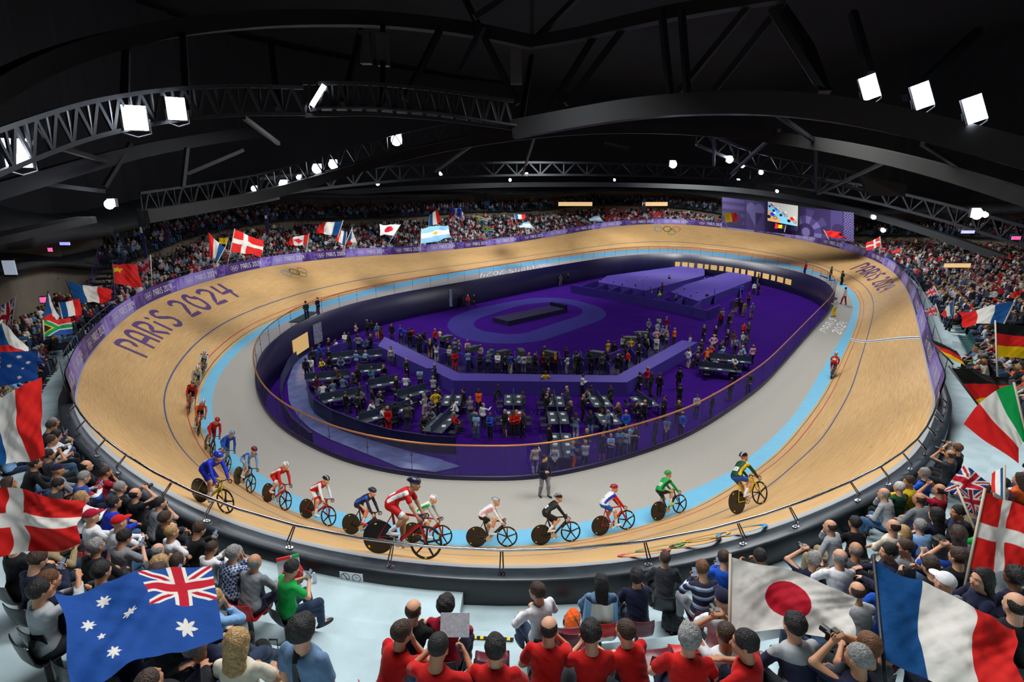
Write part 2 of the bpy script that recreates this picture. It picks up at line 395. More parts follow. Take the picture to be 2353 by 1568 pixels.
def skeleton(P):
    """P: pose dictionary in metres; person faces +Y, origin on the floor under the pelvis"""
    J = {}; pel = V3(0, P.get('py', 0), P['pz']); lean = P.get('lean', 0.); tw = P.get('twist', 0.)
    pelR = rot('Z', P.get('pyaw', 0)) @ rot('X', -lean * P.get('pshare', .3)); R = rot('Z', tw) @ rot('Y', P.get('side', 0)) @ rot('X', -lean)
    w_ = P.get('w', 1.)
    J['pel'] = pel; J['pelR'] = pelR
    J['waist'] = pel + pelR @ V3(0, 0, .17); J['R'] = R
    J['chest'] = J['waist'] + R @ V3(0, .005, .20); J['neckb'] = J['waist'] + R @ V3(0, -.01, .335)
    hR = rot('Z', tw + P.get('hyaw', 0)) @ rot('X', -(lean * P.get('hlean', .25) + P.get('hpitch', 0))) @ rot('Y', P.get('hroll', 0))
    J['hR'] = hR; J['head'] = J['neckb'] + R @ V3(0, .012, .05) + hR @ V3(0, .02, .125)
    for s, n in ((-1, 'L'), (1, 'R')):
        sh = J['waist'] + R @ V3(s * .18 * w_, 0, .285); J['sh' + n] = sh
        t = P['h' + n]; hint = P.get('e' + n, (s * .6, -.5, -.5)); el, wr = ik(sh, t, .285, .255, hint); J['el' + n] = el; J['wr' + n] = wr
        hip = pel + pelR @ V3(s * .092, 0, -.02); J['hip' + n] = hip
        f = P['f' + n]; kn, an = ik(hip, V3(*f) + V3(0, 0, .085), .43, .415, P.get('k' + n, (s * .12, 1, 0))); J['kn' + n] = kn; J['an' + n] = an
        J['fd' + n] = unit(V3(*P.get('t' + n, (s * .15, 1, 0))))
    return J
def hand(S, J, n, P, fine):
    s = -1 if n == 'L' else 1; wr = J['wr' + n]; d = unit(wr - J['el' + n]); hd = P.get('hd' + n)
    if hd is not None: d = unit(hd)
    pn = unit(V3(*P.get('hp' + n, (-s * .9, .1, -.3)))); pn = unit(pn - d * (pn @ d)); sd = np.cross(pn, d) * s   # palm normal, thumb side
    if P.get('thumb' + n): sd = sd * P['thumb' + n]
    pc = wr + d * .05
    R = np.stack([sd, d, pn], 1); S.ell(pc, (.042, .055, .017), R, .02)
    if not fine: S.ell(wr + d * .12 + pn * .015, (.036, .045, .014), R, .02); S.cone(wr + d * .03 + sd * .03, wr + d * .09 + sd * .055, .011, .008, .01); return
    curl = P.get('curl' + n, .5)
    for i, ln in enumerate((.068, .078, .072, .056)):
        b = wr + d * (.098 - .004 * abs(i - 1)) + sd * (.031 - .0205 * i); a = 0.
        for j, fr in enumerate((.45, .32, .23)):
            a += curl * (.55 + .3 * j) + .04 * i; dd = d * math.cos(a) + pn * math.sin(a); e = b + dd * ln * fr * 1.12
            S.cone(b, e, .0098 - .0008 * j, .0092 - .0008 * j, .004); b = e
    b = wr + d * .03 + sd * .03; m = b + unit(sd * .7 + d * .6 + pn * .35) * .038; e = m + unit(sd * .15 + d * .85 + pn * (.3 + curl)) * .032
    S.cone(b, m, .015, .012, .012); S.cone(m, e, .0115, .0095, .004)
def torso(S, J, g=0., female=False):
    p, R, pr, w_ = J['pel'], J['R'], J['pelR'], J['waist']
    hp = 1.08 if female else 1.; ch = .94 if female else 1.
    S.ell(p + pr @ V3(0, -.005, .0), (.165 * hp + g, .118 + g, .125 + g), pr, .05)
    S.ell(w_ + R @ V3(0, .004, -.02), (.142 * ch + g, .104 + g, .13 + g), R, .07)
    S.ell(J['chest'] + R @ V3(0, 0, -.02), (.165 * ch + g, .118 + g, .17 + g), R, .07)
    S.ell(w_ + R @ V3(0, -.012, .262), (.158 * ch + g, .085 + g, .068 + g), R, .06)
    if female:
        for s in (-1, 1): S.ell(J['chest'] + R @ V3(s * .07, .095, -.02), (.06 + g, .05 + g, .06 + g), R, .03)
HS = 1.13
def scale_head(S, n0, J, c0=0):
    h = J['head']
    for i in range(n0, len(S.p)):
        q = list(S.p[i]); q[1] = h + (q[1] - h) * HS
        if q[0] == 'c': q[2] = h + (q[2] - h) * HS; q[3] *= HS; q[4] *= HS
        else: q[2] = q[2] * HS
        S.p[i] = tuple(q)
    S.cut = S.cut[:c0] + [(h + (c - h) * HS, n) for c, n in S.cut[c0:]]
def head_sdf(S, J, fine):
    h, R = J['head'], J['hR']; at = lambda x, y, z: h + R @ V3(x, y, z)
    S.cone(J['neckb'], at(0, -.03, -.07), .066, .058, .03); n0 = len(S.p)
    S.ell(at(0, -.012, .03), (.078, .094, .088), R, .03); S.ell(at(0, .022, -.035), (.062, .07, .078), R, .035)
    S.ell(at(0, .05, -.083), (.03, .03, .026), R, .03)          # chin
    S.cone(at(0, .082, .012), at(0, .102, -.026), .009, .0145, .012)   # nose
    for s in (-1, 1):
        S.ell(at(s * .076, -.008, -.008), (.01, .02, .032), R, .006)   # ear
        S.ell(at(s * .035, .062, -.02), (.022, .02, .018), R, .02)      # cheek
        if fine: S.cone(at(s * .012, .083, .034), at(s * .05, .066, .032), .0085, .007, .012)   # brow ridge
    if fine:
        S.cone(at(-.018, .083, -.054), at(.018, .083, -.054), .0065, .0065, .006); S.cone(at(-.015, .081, -.066), at(.015, .081, -.066), .0065, .0065, .006)
    scale_head(S, n0, J)
def body_mesh(P, fine, h, female=False):
    J = skeleton(P); S = Sdf(); torso(S, J, -.012, female); head_sdf(S, J, fine)
    for n in 'LR':
        S.cone(J['sh' + n], J['el' + n], .048, .040, .04); S.cone(J['el' + n], J['wr' + n], .040, .026, .02); hand(S, J, n, P, fine)
        S.cone(J['hip' + n], J['kn' + n], .082, .056, .05); S.cone(J['kn' + n], J['an' + n], .054, .038, .02)
        S.ell(J['kn' + n] * .68 + J['an' + n] * .32 - J['fd' + n] * .022, (.044, .044, .09), k=.05)
        S.cone(J['an' + n] - (0, 0, .03), J['an' + n] + J['fd' + n] * .14 - (0, 0, .055), .036, .026, .02)
    V, F = mesh_sdf(S, h)
    # natural colouring of the face: eyes, brows and lips
    l = (V - J['head']) @ J['hR'] / HS; tint = np.ones((len(V), 3))
    if fine:
        for s in (-1, 1):
            e = np.sqrt(((l[:, 0] - s * .032) / .014) ** 2 + ((l[:, 2] - .012) / .0085) ** 2); f = (l[:, 1] > .05)
            tint[(e < 1) & f] = (1.3, 1.5, 1.7); tint[(e < .6) & f] = (.12, .12, .14)
            b = (np.abs(l[:, 0] - s * .033) < .021) & (np.abs(l[:, 2] - .036 + abs(1) * 0) < .006) & f; tint[b] = (.35, .28, .25)
        tint[(np.abs(l[:, 0]) < .023) & (np.abs(l[:, 2] + .06) < .009) & (l[:, 1] > .07)] = (.85, .5, .5)
    else:
        f = (l[:, 1] > .055)
        for s in (-1, 1): tint[f & (np.abs(l[:, 0] - s * .032) < .016) & (np.abs(l[:, 2] - .018) < .012)] = (.35, .3, .3)
    return J, V, F, tint
def shirt_mesh(J, P, h, sleeve='long', female=False, coat=False, g=.014, low=None, noise=.0035):
    S = Sdf(); S.noise = noise; torso(S, J, g, female); p = J['pel']
    S.ell(p + J['pelR'] @ V3(0, -.002, .02), (.172 + g, .132 + g, .14 + g), J['pelR'], .04)
    for n in 'LR':
        S.cone(J['sh' + n], J['el' + n], .047 + g * .7, .040 + g, .035)
        if sleeve == 'long': S.cone(J['el' + n], J['wr' + n] - unit(J['wr' + n] - J['el' + n]) * .012, .041 + g, .030 + g, .02)
    if coat: S.ell(p + J['pelR'] @ V3(0, 0, -.06), (.185 + g, .135 + g, .14 + g), J['pelR'], .05)
    if sleeve == 'short':   # sleeve ends above the elbow
        T = Sdf(); T.noise = noise; torso(T, J, g, female); T.ell(p + J['pelR'] @ V3(0, -.002, .02), (.172 + g, .132 + g, .14 + g), J['pelR'], .04)
        for n in 'LR':
            e = J['sh' + n] * .38 + J['el' + n] * .62; T.cone(J['sh' + n], e, .047 + g * .7, .046 + g + .006, .035)
        S = T
    elif sleeve == 'none': S = Sdf(); torso(S, J, g, female)
    S.cut.append((J['neckb'] + J['R'] @ V3(0, 0, .012), J['R'] @ V3(0, -.25, 1)))
    lo = low if low is not None else (-.17 if coat else -.075)
    S.cut.append((p + J['pelR'] @ V3(0, 0, lo), J['pelR'] @ V3(0, 0, -1)))
    return mesh_sdf(S, h)
def trouser_mesh(J, P, h, length=.94, g=.014, noise=.003, skirt=False, female=False):
    S = Sdf(); S.noise = noise; p, pr = J['pel'], J['pelR']; hp = 1.08 if female else 1.
    S.ell(p + pr @ V3(0, -.008, 0), (.163 * hp + g, .118 + g, .125 + g), pr, .05)
    for n in 'LR':
        hip, kn, an = J['hip' + n], J['kn' + n], J['an' + n]
        if skirt: S.cone(hip, hip * .25 + kn * .75, .10 + g, .10 + g, .12); continue
        if length <= .5: S.cone(hip, hip + (kn - hip) * length * 1.8, .083 + g, .066 + g, .05); continue
        S.cone(hip, kn, .083 + g, .058 + g, .05); S.cone(kn, kn + (an - kn) * length, .058 + g, .047 + g, .03)
        S.ell(kn * .68 + an * .32 - J['fd' + n] * .02, (.045 + g, .045 + g, .09), k=.05)
    S.cut.append((p + pr @ V3(0, 0, .07), pr @ V3(0, 0, 1)))
    return mesh_sdf(S, h)
def shoe_mesh(J, n, h):
    S = Sdf(); an, fd = J['an' + n], J['fd' + n]; z = V3(0, 0, 1); sd = np.cross(fd, z); R = np.stack([sd, fd, np.cross(sd, fd)], 1)
    S.cone(an - (0, 0, .015), an - fd * .02 - (0, 0, .045), .045, .042, .02); S.ell(an + fd * .085 - (0, 0, .05), (.046, .115, .034), R, .03)
    S.ell(an + fd * .05 - (0, 0, .072), (.047, .15, .018), R, .01); S.cut.append((an - (0, 0, .087), V3(0, 0, -1)))
    S.cut.append((an + (0, 0, .03), V3(0, 0, 1)))
    return mesh_sdf(S, h)
def hair_mesh(J, h, style):
    S = Sdf(); hd, R = J['head'], J['hR']; at = lambda x, y, z: hd + R @ V3(x, y, z)
    if style in ('short', 'crop', 'curly', 'long', 'bob'):
        g = {'short': .012, 'crop': .006, 'curly': .02, 'long': .016, 'bob': .02}[style]
        S.ell(at(0, -.016, .034), (.076 + g, .092 + g, .088 + g), R, .02)
        if style in ('long', 'bob'):
            L = .30 if style == 'long' else .13; up = unit(J['head'] - J['neckb']) * .5 + V3(0, 0, .5)
            S.ell(at(0, -.045, -.03), (.088, .068, .10), R, .04)
            e = at(0, -.055, -.05) - V3(0, 0, L) - J['R'] @ V3(0, .11 if style == 'long' else .05, 0)
            for s in (-1, 0, 1): S.cone(at(s * .045, -.05, -.03), e + J['R'] @ V3(s * .055, .02 * abs(s), 0), .045, .032 if style == 'long' else .045, .04)
        S.noise = {'short': .005, 'crop': .0015, 'curly': .009, 'long': .006, 'bob': .007}[style]
        S.cut.append((at(0, .066, .03), R @ unit(V3(0, 1, -.28))))
        if style in ('short', 'crop', 'curly'): S.cut.append((at(0, -.03, -.05), R @ unit(V3(0, .5, -1)))); S.cut.append((at(0, .03, .0), R @ unit(V3(0, 1, -1.15))))
        else: S.cut.append((at(0, .035, .0), R @ unit(V3(0, 1, -.35))))
        if style in ('long', 'bob'): S.cut = S.cut[:1] + S.cut[-1:]
    elif style == 'bald':   # fringe of hair round the back and sides
        S.ell(at(0, -.014, .024), (.0815, .0985, .086), R, .02); S.noise = .0015
        S.cut += [(at(0, 0, .066), R @ unit(V3(0, .75, 1))), (at(0, -.03, -.05), R @ unit(V3(0, .5, -1))), (at(0, -.012, 0), R @ unit(V3(0, 1, -.45)))]
    elif style == 'cap':
        S.ell(at(0, -.012, .04), (.084, .102, .088), R, .01); S.cut.append((at(0, 0, .032), R @ V3(0, 0, -1)))
        T = Sdf(); T.ell(at(0, .1, .038), (.062, .07, .009), R, .01)
        S.p.append(('e', at(0, .11, .042), V3(.062, .07, .011), R, 0, .01))
    elif style == 'helmet':
        S.ell(at(0, -.03, .05), (.092, .128, .088), R, .02); S.cone(at(0, -.06, .06), at(0, -.145, .03), .07, .03, .03)
        S.cut.append((at(0, 0, .018), R @ unit(V3(0, -.1, -1))))
    scale_head(S, 0, J); return mesh_sdf(S, h)
# ------------------------------------------------------------------ poses
def std(**k):
    d = dict(pz=.93, fL=(-.11, .02, 0), fR=(.11, -.02, 0), hL=(-.27, .06, .80), hR=(.27, .06, .80), curlL=.5, curlR=.5); d.update(k); return d
def sit(**k):
    d = dict(pz=.53, lean=.12, fL=(-.14, .47, 0), fR=(.14, .45, 0), hL=(-.13, .36, .66), hR=(.13, .36, .66), eL=(-1, -.5, -.4), eR=(1, -.5, -.4), hpL=(0, 0, -1), hpR=(0, 0, -1), kL=(-.25, .4, 1), kR=(.25, .4, 1), pshare=.2); d.update(k); return d
POSES = dict(
    stand=std(), stand_walk=std(fL=(-.1, .2, 0), fR=(.1, -.2, 0), hL=(-.26, -.05, .85), hR=(.27, .22, .9)),
    stand_cross=std(hL=(.09, .19, 1.16), hR=(-.09, .22, 1.12), eL=(-1, .1, -.7), eR=(1, .1, -.7), hpL=(0, -1, 0), hpR=(0, -1, 0), lean=-.03),
    stand_hips=std(hL=(-.2, .05, 1.0), hR=(.2, .05, 1.0), eL=(-1, -.5, 0), eR=(1, -.5, 0), hdL=(.9, .3, -.4), hdR=(-.9, .3, -.4), hpL=(.2, -1, 0), hpR=(-.2, -1, 0)),
    stand_front=std(hL=(-.04, .2, .86), hR=(.04, .21, .86), hpL=(.5, -.8, 0), hpR=(-.5, -.8, 0), fL=(-.13, 0, 0), fR=(.13, 0, 0)),
    stand_phone=std(hL=(-.06, .3, 1.13), hR=(.06, .3, 1.13), eL=(-.6, -.4, -1), eR=(.6, -.4, -1), hpL=(.4, 0, 1), hpR=(-.4, 0, 1), hpitch=.3),
    stand_chin=std(hL=(.07, .2, 1.1), hR=(.03, .16, 1.38), eL=(-1, .1, -.7), eR=(.5, .1, -1), hdR=(-.1, .2, 1), hpL=(0, -1, 0), hpR=(0, -1, .2), curlR=.9),
    stand_point=std(hL=(-.25, .05, .82), hR=(.33, .42, 1.32), eR=(.5, -.3, -1), curlR=.2, hyaw=-.5, twist=-.2),
    stand_back=std(hL=(-.07, -.17, .93), hR=(.07, -.19, .93), eL=(-1, -.4, 0), eR=(1, -.4, 0), hpL=(0, -1, 0), hpR=(0, -1, 0)),
    sit=sit(), sit_lean=sit(lean=.5, hL=(-.15, .42, .62), hR=(.12, .45, .62), hpitch=-.1, hlean=.1),
    sit_chin=sit(lean=.42, hL=(-.1, .33, .60), hR=(.05, .30, 1.02), eR=(.6, .35, -1), hdR=(-.15, -.1, 1), hpR=(-.2, -1, 0), curlR=1., hlean=.1),
    sit_phone=sit(lean=.2, hL=(-.06, .36, .86), hR=(.07, .36, .86), eL=(-1, -.2, -1), eR=(1, -.2, -1), hpL=(.8, 0, .6), hpR=(-.8, 0, .6), hpitch=.35),
    sit_camera=sit(lean=.1, hL=(-.07, .26, 1.24), hR=(.07, .26, 1.24), eL=(-1, .1, -.7), eR=(1, .1, -.7), hpL=(1, 0, 0), hpR=(-1, 0, 0), curlL=.8, curlR=.8, hlean=0),
    sit_cross=sit(lean=.05, hL=(.12, .21, .82), hR=(-.12, .24, .78), eL=(-1, .1, -.5), eR=(1, .1, -.5), hpL=(0, -1, 0), hpR=(0, -1, 0)),
    sit_leg=sit(lean=-.02, hL=(-.16, .26, .70), hR=(.12, .34, .76), fL=(-.1, .52, 0), fR=(-.12, .58, .38), kR=(.9, .3, .6), tR=(-.5, .8, .2)),
    sit_clasp=sit(lean=.3, hL=(-.035, .42, .74), hR=(.035, .42, .74), eL=(-1, -.2, -.5), eR=(1, -.2, -.5), hpL=(1, 0, 0), hpR=(-1, 0, 0), curlL=.8, curlR=.8, hlean=0),
    sit_side=sit(lean=.2, twist=.35, hyaw=.35, hL=(-.2, .3, .7), hR=(.08, .4, .7)),
    sit_paper=sit(lean=.18, hL=(-.17, .38, .92), hR=(.17, .38, .92), eL=(-1, -.2, -1), eR=(1, -.2, -1), hpL=(1, 0, 0), hpR=(-1, 0, 0), curlL=1., curlR=1., hpitch=.3),
    sit_slouch=sit(lean=-.55, hpitch=-.15, hlean=.3, pshare=.8, hL=(-.14, .16, .78), hR=(.12, .2, .78), fL=(-.12, .66, 0), fR=(.14, .7, 0)),
    sit_arms=sit(lean=.1, hL=(-.3, .52, 1.12), hR=(.05, .3, .75), eL=(-1, 0, -.6)),
    sit_flag=sit(lean=.1, hL=(.02, .42, 1.0), hR=(.02, .42, 1.14), eL=(-1, -.2, -.6), eR=(1, -.2, -.6), hpL=(1, 0, 0), hpR=(-1, 0, 0), curlL=1.2, curlR=1.2),
)
SKIN = {k: mat('skin_' + k, c, .55, attr='tint', spec=.3) for k, c in dict(light=(214, 160, 130), tan=(190, 135, 102), dark=(110, 72, 52)).items()}
HAIR = {k: mat('hair_' + k, c, .6, noise=.4, nscale=45, bump=.9, bscale=70) for k, c in dict(black=(24, 20, 19), brown=(62, 42, 30), auburn=(110, 70, 40), blond=(176, 140, 90), grey=(140, 138, 136), white=(205, 203, 200)).items()}
PAL = dict(black=(22, 22, 26), navy=(26, 30, 56), charcoal=(48, 50, 56), darkgrey=(72, 74, 80), grey=(128, 130, 136), lightgrey=(172, 174, 178), white=(226, 226, 230), cream=(214, 204, 184),
    red=(196, 20, 18), crimson=(160, 16, 44), maroon=(96, 20, 40), orange=(232, 92, 30), yellow=(222, 186, 20), green=(20, 160, 70), darkgreen=(24, 70, 40), teal=(70, 130, 140), olive=(90, 92, 60),
    blue=(28, 84, 190), royal=(30, 50, 190), lightblue=(130, 170, 214), steel=(98, 124, 156), denim=(62, 92, 128), darkdenim=(40, 54, 78), tan=(186, 150, 104), khaki=(150, 132, 100), brown=(84, 58, 40), pink=(214, 160, 176), purple=(90, 50, 120), lime=(170, 214, 50), beige=(204, 190, 160))
def cloth(c): return mat('cloth_' + c, PAL[c], .85, noise=.12, nscale=9, sheen=.1, spec=.2, bump=.5, bscale=11)
M_shoe = mat('shoe_leather', (26, 24, 24), .5); M_wshoe = mat('white_shoe', (220, 220, 222), .5)
PROTO = {}
def part_obj(name, key, fn, m, parent, attr=None):
    """an object for the part; the mesh is made once for each key; its material belongs to the object"""
    if key not in PROTO:
        r = fn(); V, F = r[0], r[1]; o = build(name, V, F, m, parent, smooth=True, col=(r[2] if len(r) > 2 else None), attr='tint'); PROTO[key] = o.data
    else: o = bpy.data.objects.new(name, PROTO[key]); COL.objects.link(o); o.parent = parent
    o.material_slots[0].link = 'OBJECT'; o.material_slots[0].material = m
    return o
SKEL = {}
def person(pose='stand', top='black', bottom='navy', skin='light', hair='short', hairc='brown', sleeve='long', female=False, coat=False, skirt=False, shorts=False, lod=1, shoes='dark', name='person', P=None, pkey=None, topmat=None, capc='navy', short=None, tie=False):
    """lod 0 finest .. 3 coarsest; returns the body object (one continuous mesh) with clothing and hair as children"""
    h = (.0085, .0115, .017, .026)[lod]; P = dict(P or POSES[pose]); pk = (pkey or pose, lod, female); fine = lod <= 1
    key = ('body',) + pk
    if key not in PROTO:
        J, V, F, t = body_mesh(P, fine, h, female); SKEL[pk] = J
        o = build(name, V, F, SKIN[skin], None, smooth=True, col=t, attr='tint'); PROTO[key] = o.data
    else: o = bpy.data.objects.new(name, PROTO[key]); COL.objects.link(o)
    o.material_slots[0].link = 'OBJECT'; o.material_slots[0].material = SKIN[skin]; J = SKEL[pk]
    tm = topmat or cloth(top)
    part_obj('jacket' if coat else ('dress' if skirt and top == bottom else ('shirt' if sleeve != 'none' else 'vest')), ('top', sleeve, coat) + pk, lambda: shirt_mesh(J, P, h * 1.1, sleeve, female, coat), tm, o)
    part_obj('skirt' if skirt else ('shorts' if shorts else 'trousers'), ('bot', skirt, shorts) + pk, lambda: trouser_mesh(J, P, h * 1.1, .45 if shorts else .94, skirt=skirt, female=female), cloth(bottom), o)
    if hair in ('cap', 'helmet'):
        part_obj(hair, ('hair', hair) + pk, lambda: hair_mesh(J, h * .9, hair), cloth(capc), o)
    elif hair != 'none':
        part_obj('hair', ('hair', hair) + pk, lambda: hair_mesh(J, h * .9, hair), HAIR[hairc], o)
    if lod <= 2:
        for n in 'LR': part_obj('shoe', ('shoe', n) + pk, lambda n=n: shoe_mesh(J, n, h), M_shoe if shoes == 'dark' else M_wshoe, o)
    o['sk'] = 0; del o['sk']
    return o, J
def put(o, x, y, z, rz=0., s=1.):
    o.location = (x, y, z); o.rotation_euler = (0, 0, rz); o.scale = (s, s, s); return o

def shorten(t, n=10):
    w = t.split(',')[0].split()[:n]
    while w[-1] in ('a', 'an', 'the', 'of', 'and', 'with', 'in', 'on', 'at', 'by', 'to', 'left', 'right', 'pole', 'beside', 'behind', 'above', 'near', 'his', 'from', 'before', 'between', 'next', 'over', 'under', 'back', 'wearing', 'holding', 'big', 'white', 'black', 'large'): w.pop()
    return ' '.join(w)
SEATOF = []
# ------------------------------------------------------------------ stroke lettering laid on surfaces
def arc(cx, cy, rx, ry, a0, a1, n=12): return [(cx + rx * math.cos(math.radians(a0 + (a1 - a0) * i / n)), cy + ry * math.sin(math.radians(a0 + (a1 - a0) * i / n))) for i in range(n + 1)]
GL = dict(
    P=(.62, [[(.08, 0), (.08, 1)], [(.08, .97)] + arc(.28, .70, .30, .27, 90, -60)]),
    A=(.66, [[(0.06, 0), (.10, .55)] + arc(.33, .68, .23, .30, 170, 10, 10) + [(.60, 0)], [(.10, .38), (.58, .38)]]),
    R=(.64, [[(.08, 0), (.08, 1)], [(.08, .97)] + arc(.28, .73, .28, .24, 90, -80), [(.22, .46), (.60, 0)]]),
    i=(.24, [[(.10, 0), (.10, .66)], [(.08, .84), (.14, .94)]]),
    S=(.58, [arc(.30, .76, .22, .22, 30, 200, 10) + arc(.28, .26, .24, .26, 80, -150, 10)]),
    **{' ': (.30, []), '2': (.62, [arc(.29, .72, .24, .26, 160, -20, 10) + [(.06, .03), (.60, .03)]]),
       '0': (.66, [arc(.32, .5, .27, .49, 62, 398, 20), [(.38, .97), (.40, .80), (.52, .66)], [(.30, .10), (.40, .02)]]),
       '4': (.62, [[(.44, 0), (.50, 1)], [(.12, 1), (.08, .42), (.60, .46)]]),
       'O': (.8, [arc(.4, .5, .36, .5, 0, 360, 22)]), 'L': (.5, [[(.06, 1), (.06, 0), (.5, 0)]]), 'N': (.7, [[(.06, 0), (.06, 1), (.6, 0), (.6, 1)]])})
def strokes(text, size, track=.14):
    out = []; x = 0
    for ch in text:
        w_, ss = GL[ch]
        for q in ss: out.append([((x + a) * size, b * size) for a, b in q])
        x += w_ + track
    return out, (x - track) * size
def rings(size):
    r = size * .5; out = []
    for k, (cx, cy) in enumerate([(0, 0), (1.16, 0), (2.32, 0), (.58, -.5), (1.74, -.5)]): out.append(arc(r * cx * 1.0 * 2 / 2 * 1.9, r * cy * 1.9, r * .95, r * .95, 0, 360, 26))
    return out
def ribbon(mb, pts, wid, g, m=0, sub=None):
    """flat stroke of a width in (u,v) metres mapped to the surface by g"""
    P = np.array(pts, float); q = [P[0]]
    for a, b in zip(P[:-1], P[1:]):
        k = max(1, int(np.ceil(np.linalg.norm(b - a) / (sub or wid * 2.5)))); q += [a + (b - a) * (i + 1) / k for i in range(k)]
    P = np.array(q); T = np.gradient(P, axis=0); T /= np.linalg.norm(T, axis=1)[:, None] + 1e-9; Nn = np.stack([-T[:, 1], T[:, 0]], 1) * wid / 2
    if np.linalg.norm(P[0] - P[-1]) < 1e-6: Nn[0] = Nn[-1] = (Nn[0] + Nn[-1]) / 2
    V = []
    for p, n in zip(P, Nn): V += [g(*(p - n)), g(*(p + n))]
    mb.add(V, [(2 * i, 2 * i + 2, 2 * i + 3, 2 * i + 1) for i in range(len(P) - 1)], m)
DIRS = 1. if proj(tp(s_of(700, 700)[0] + 3, .5))[0] > proj(tp(s_of(700, 700)[0], .5))[0] else -1.   # +1: sample order runs to the right on the far side
M_letter = mat('purple_track_lettering', (92, 62, 118), .5); M_white = mat('white_paint', (232, 232, 236), .6)
RINGC = [mat('ring_blue', (60, 150, 200), .5), mat('ring_black', (34, 32, 34), .5), mat('ring_red', (214, 74, 92), .5), mat('ring_yellow', (228, 168, 66), .5), mat('ring_green', (40, 160, 80), .5)]
def surf(s0, f0, flip=1.):
    """(u metres rightwards with the outer edge up, v metres outwards) -> 3D"""
    i = int(s0) % NS; A = S3[i]; w_ = np.linalg.norm(lerp_c(C3, s0) - lerp_c(C2, s0))
    SX = np.concatenate([S3 - L3, S3, S3 + L3, S3 + 2 * L3]); IX = np.arange(-NS, 3 * NS)
    def g(u, v): return tp(np.interp(A + u * DIRS * flip, SX, IX), f0 + v * flip / w_, .02)
    return g
def decal(name, parts, wid, g, label=None, single=True):
    mb = MB(); ms = []
    for st, m in parts:
        if m not in ms: ms.append(m)
        ribbon(mb, st, wid, g, ms.index(m))
    return mb.build(name, ms)
def place_text(name, pL, pR, text, wid, f0, f1):
    (sa, fa), (sb, fb) = s_of(*pL), s_of(*pR); d = ((sb - sa + NS / 2) % NS) - NS / 2; st, w1 = strokes(text, 1.)
    g = lambda u, v: tp(sa + u / w1 * d, f0 + v * (f1 - f0), .02); L = abs(d) * L3 / NS; mb = MB()
    for q in st: ribbon2(mb, q, wid, g, L / w1, (f1 - f0) * 7.)
    return tag(mb.build(name, [M_letter]), kind='structure')
def ribbon2(mb, pts, wid, g, sx, sy):
    """stroke of constant width where the two directions have different scales"""
    ribbon(mb, [(a * sx, b * sy) for a, b in pts], wid, lambda u, v: g(u / sx, v / sy))
place_text('trim_1', (314, 815), (556, 680), 'PARiS 2024', .36, .60, .90)
place_text('trim_2', (1952, 620), (2036, 668), 'PARiS 2024', .46, .50, .86)
def place_rings(name, px, py, size, wid, flip=1.):
    s, f = s_of(px, py); rg = rings(size); cx = size * 1.102 * 1.0
    st = [([(a - cx, b + size * .24) for a, b in q], RINGC[k]) for k, q in enumerate(rg)]
    tag(decal(name, st, wid, surf(s, f, flip)), kind='structure')
place_rings('trim_3', 684, 626, 1.15, .085); place_rings('trim_4', 1534, 530, 1.7, .14); place_rings('trim_5', 1585, 1252, 1.15, .1, 1.)
# finish line: white stripes with a black one between
mb = MB(); sF, _ = s_of(1960, 777); sG = s_of(2112, 778)[0]; wF = 6.
gF = lambda u, v: tp(sF + (sG - sF) * v / wF + u / (L3 / NS), v / wF, .018)
for uo, ww, m in ((-.28, .28, 0), (0, .12, 1), (.28, .28, 0)): ribbon(mb, [(uo, .05), (uo, wF * .995)], ww, gF, m, sub=.4)
tag(mb.build('trim_6', [M_white, M_black]), kind='structure')
# white lettering and rings on the grey apron
def flat_text(name, strk, o, ux, uy, wid, z=.012):
    ux, uy = unit(ux), unit(uy); mb = MB(); g = lambda u, v: V3(o[0], o[1], z) + ux * u + uy * v
    for q in strk: ribbon(mb, q, wid, g)
    return tag(mb.build(name, [M_white]), kind='structure')
def flat4(name, text, bl, br, tl, wid):
    """white lettering on the flat apron: baseline from bl to br, top left at tl (picture points on the floor)"""
    A, B, T = at_z(*bl, 0), at_z(*br, 0), at_z(*tl, 0); st, w1 = strokes(text, 1.); mb = MB(); L = np.linalg.norm(B - A); Hh = np.linalg.norm(T - A)
    for q in st: ribbon(mb, [(a_ * L / w1, b_ * Hh) for a_, b_ in q], wid, lambda u, v: A + (B - A) * u / L + (T - A) * v / Hh + V3(0, 0, .012))
    return tag(mb.build(name, [M_white]), kind='structure')
flat4('trim_7', 'PARiS', (1898, 766), (1922, 735), (1883, 760), .22); flat4('trim_8', '2024', (1930, 770), (1948, 742), (1911, 763), .22)
# opposite straight: upside-down lettering seen from here
flat4('trim_9', 'PARiS 2024', (1226, 611), (1104, 628), (1229, 620), .22)
A_ = at_z(1264, 605, 0); B_ = at_z(1232, 609, 0); C_ = at_z(1266, 612, 0); Ld = np.linalg.norm(B_ - A_); Lh = np.linalg.norm(C_ - A_); rg = rings(1.); mb = MB()
for q in rg: ribbon(mb, [((a_ + .5) / 3.3 * Ld, (b_ + 1.) / 1.5 * Lh) for a_, b_ in q], .16, lambda u, v: A_ + (B_ - A_) * u / Ld + (C_ - A_) * v / Lh + V3(0, 0, .012))
tag(mb.build('trim_10', [M_white]), kind='structure')

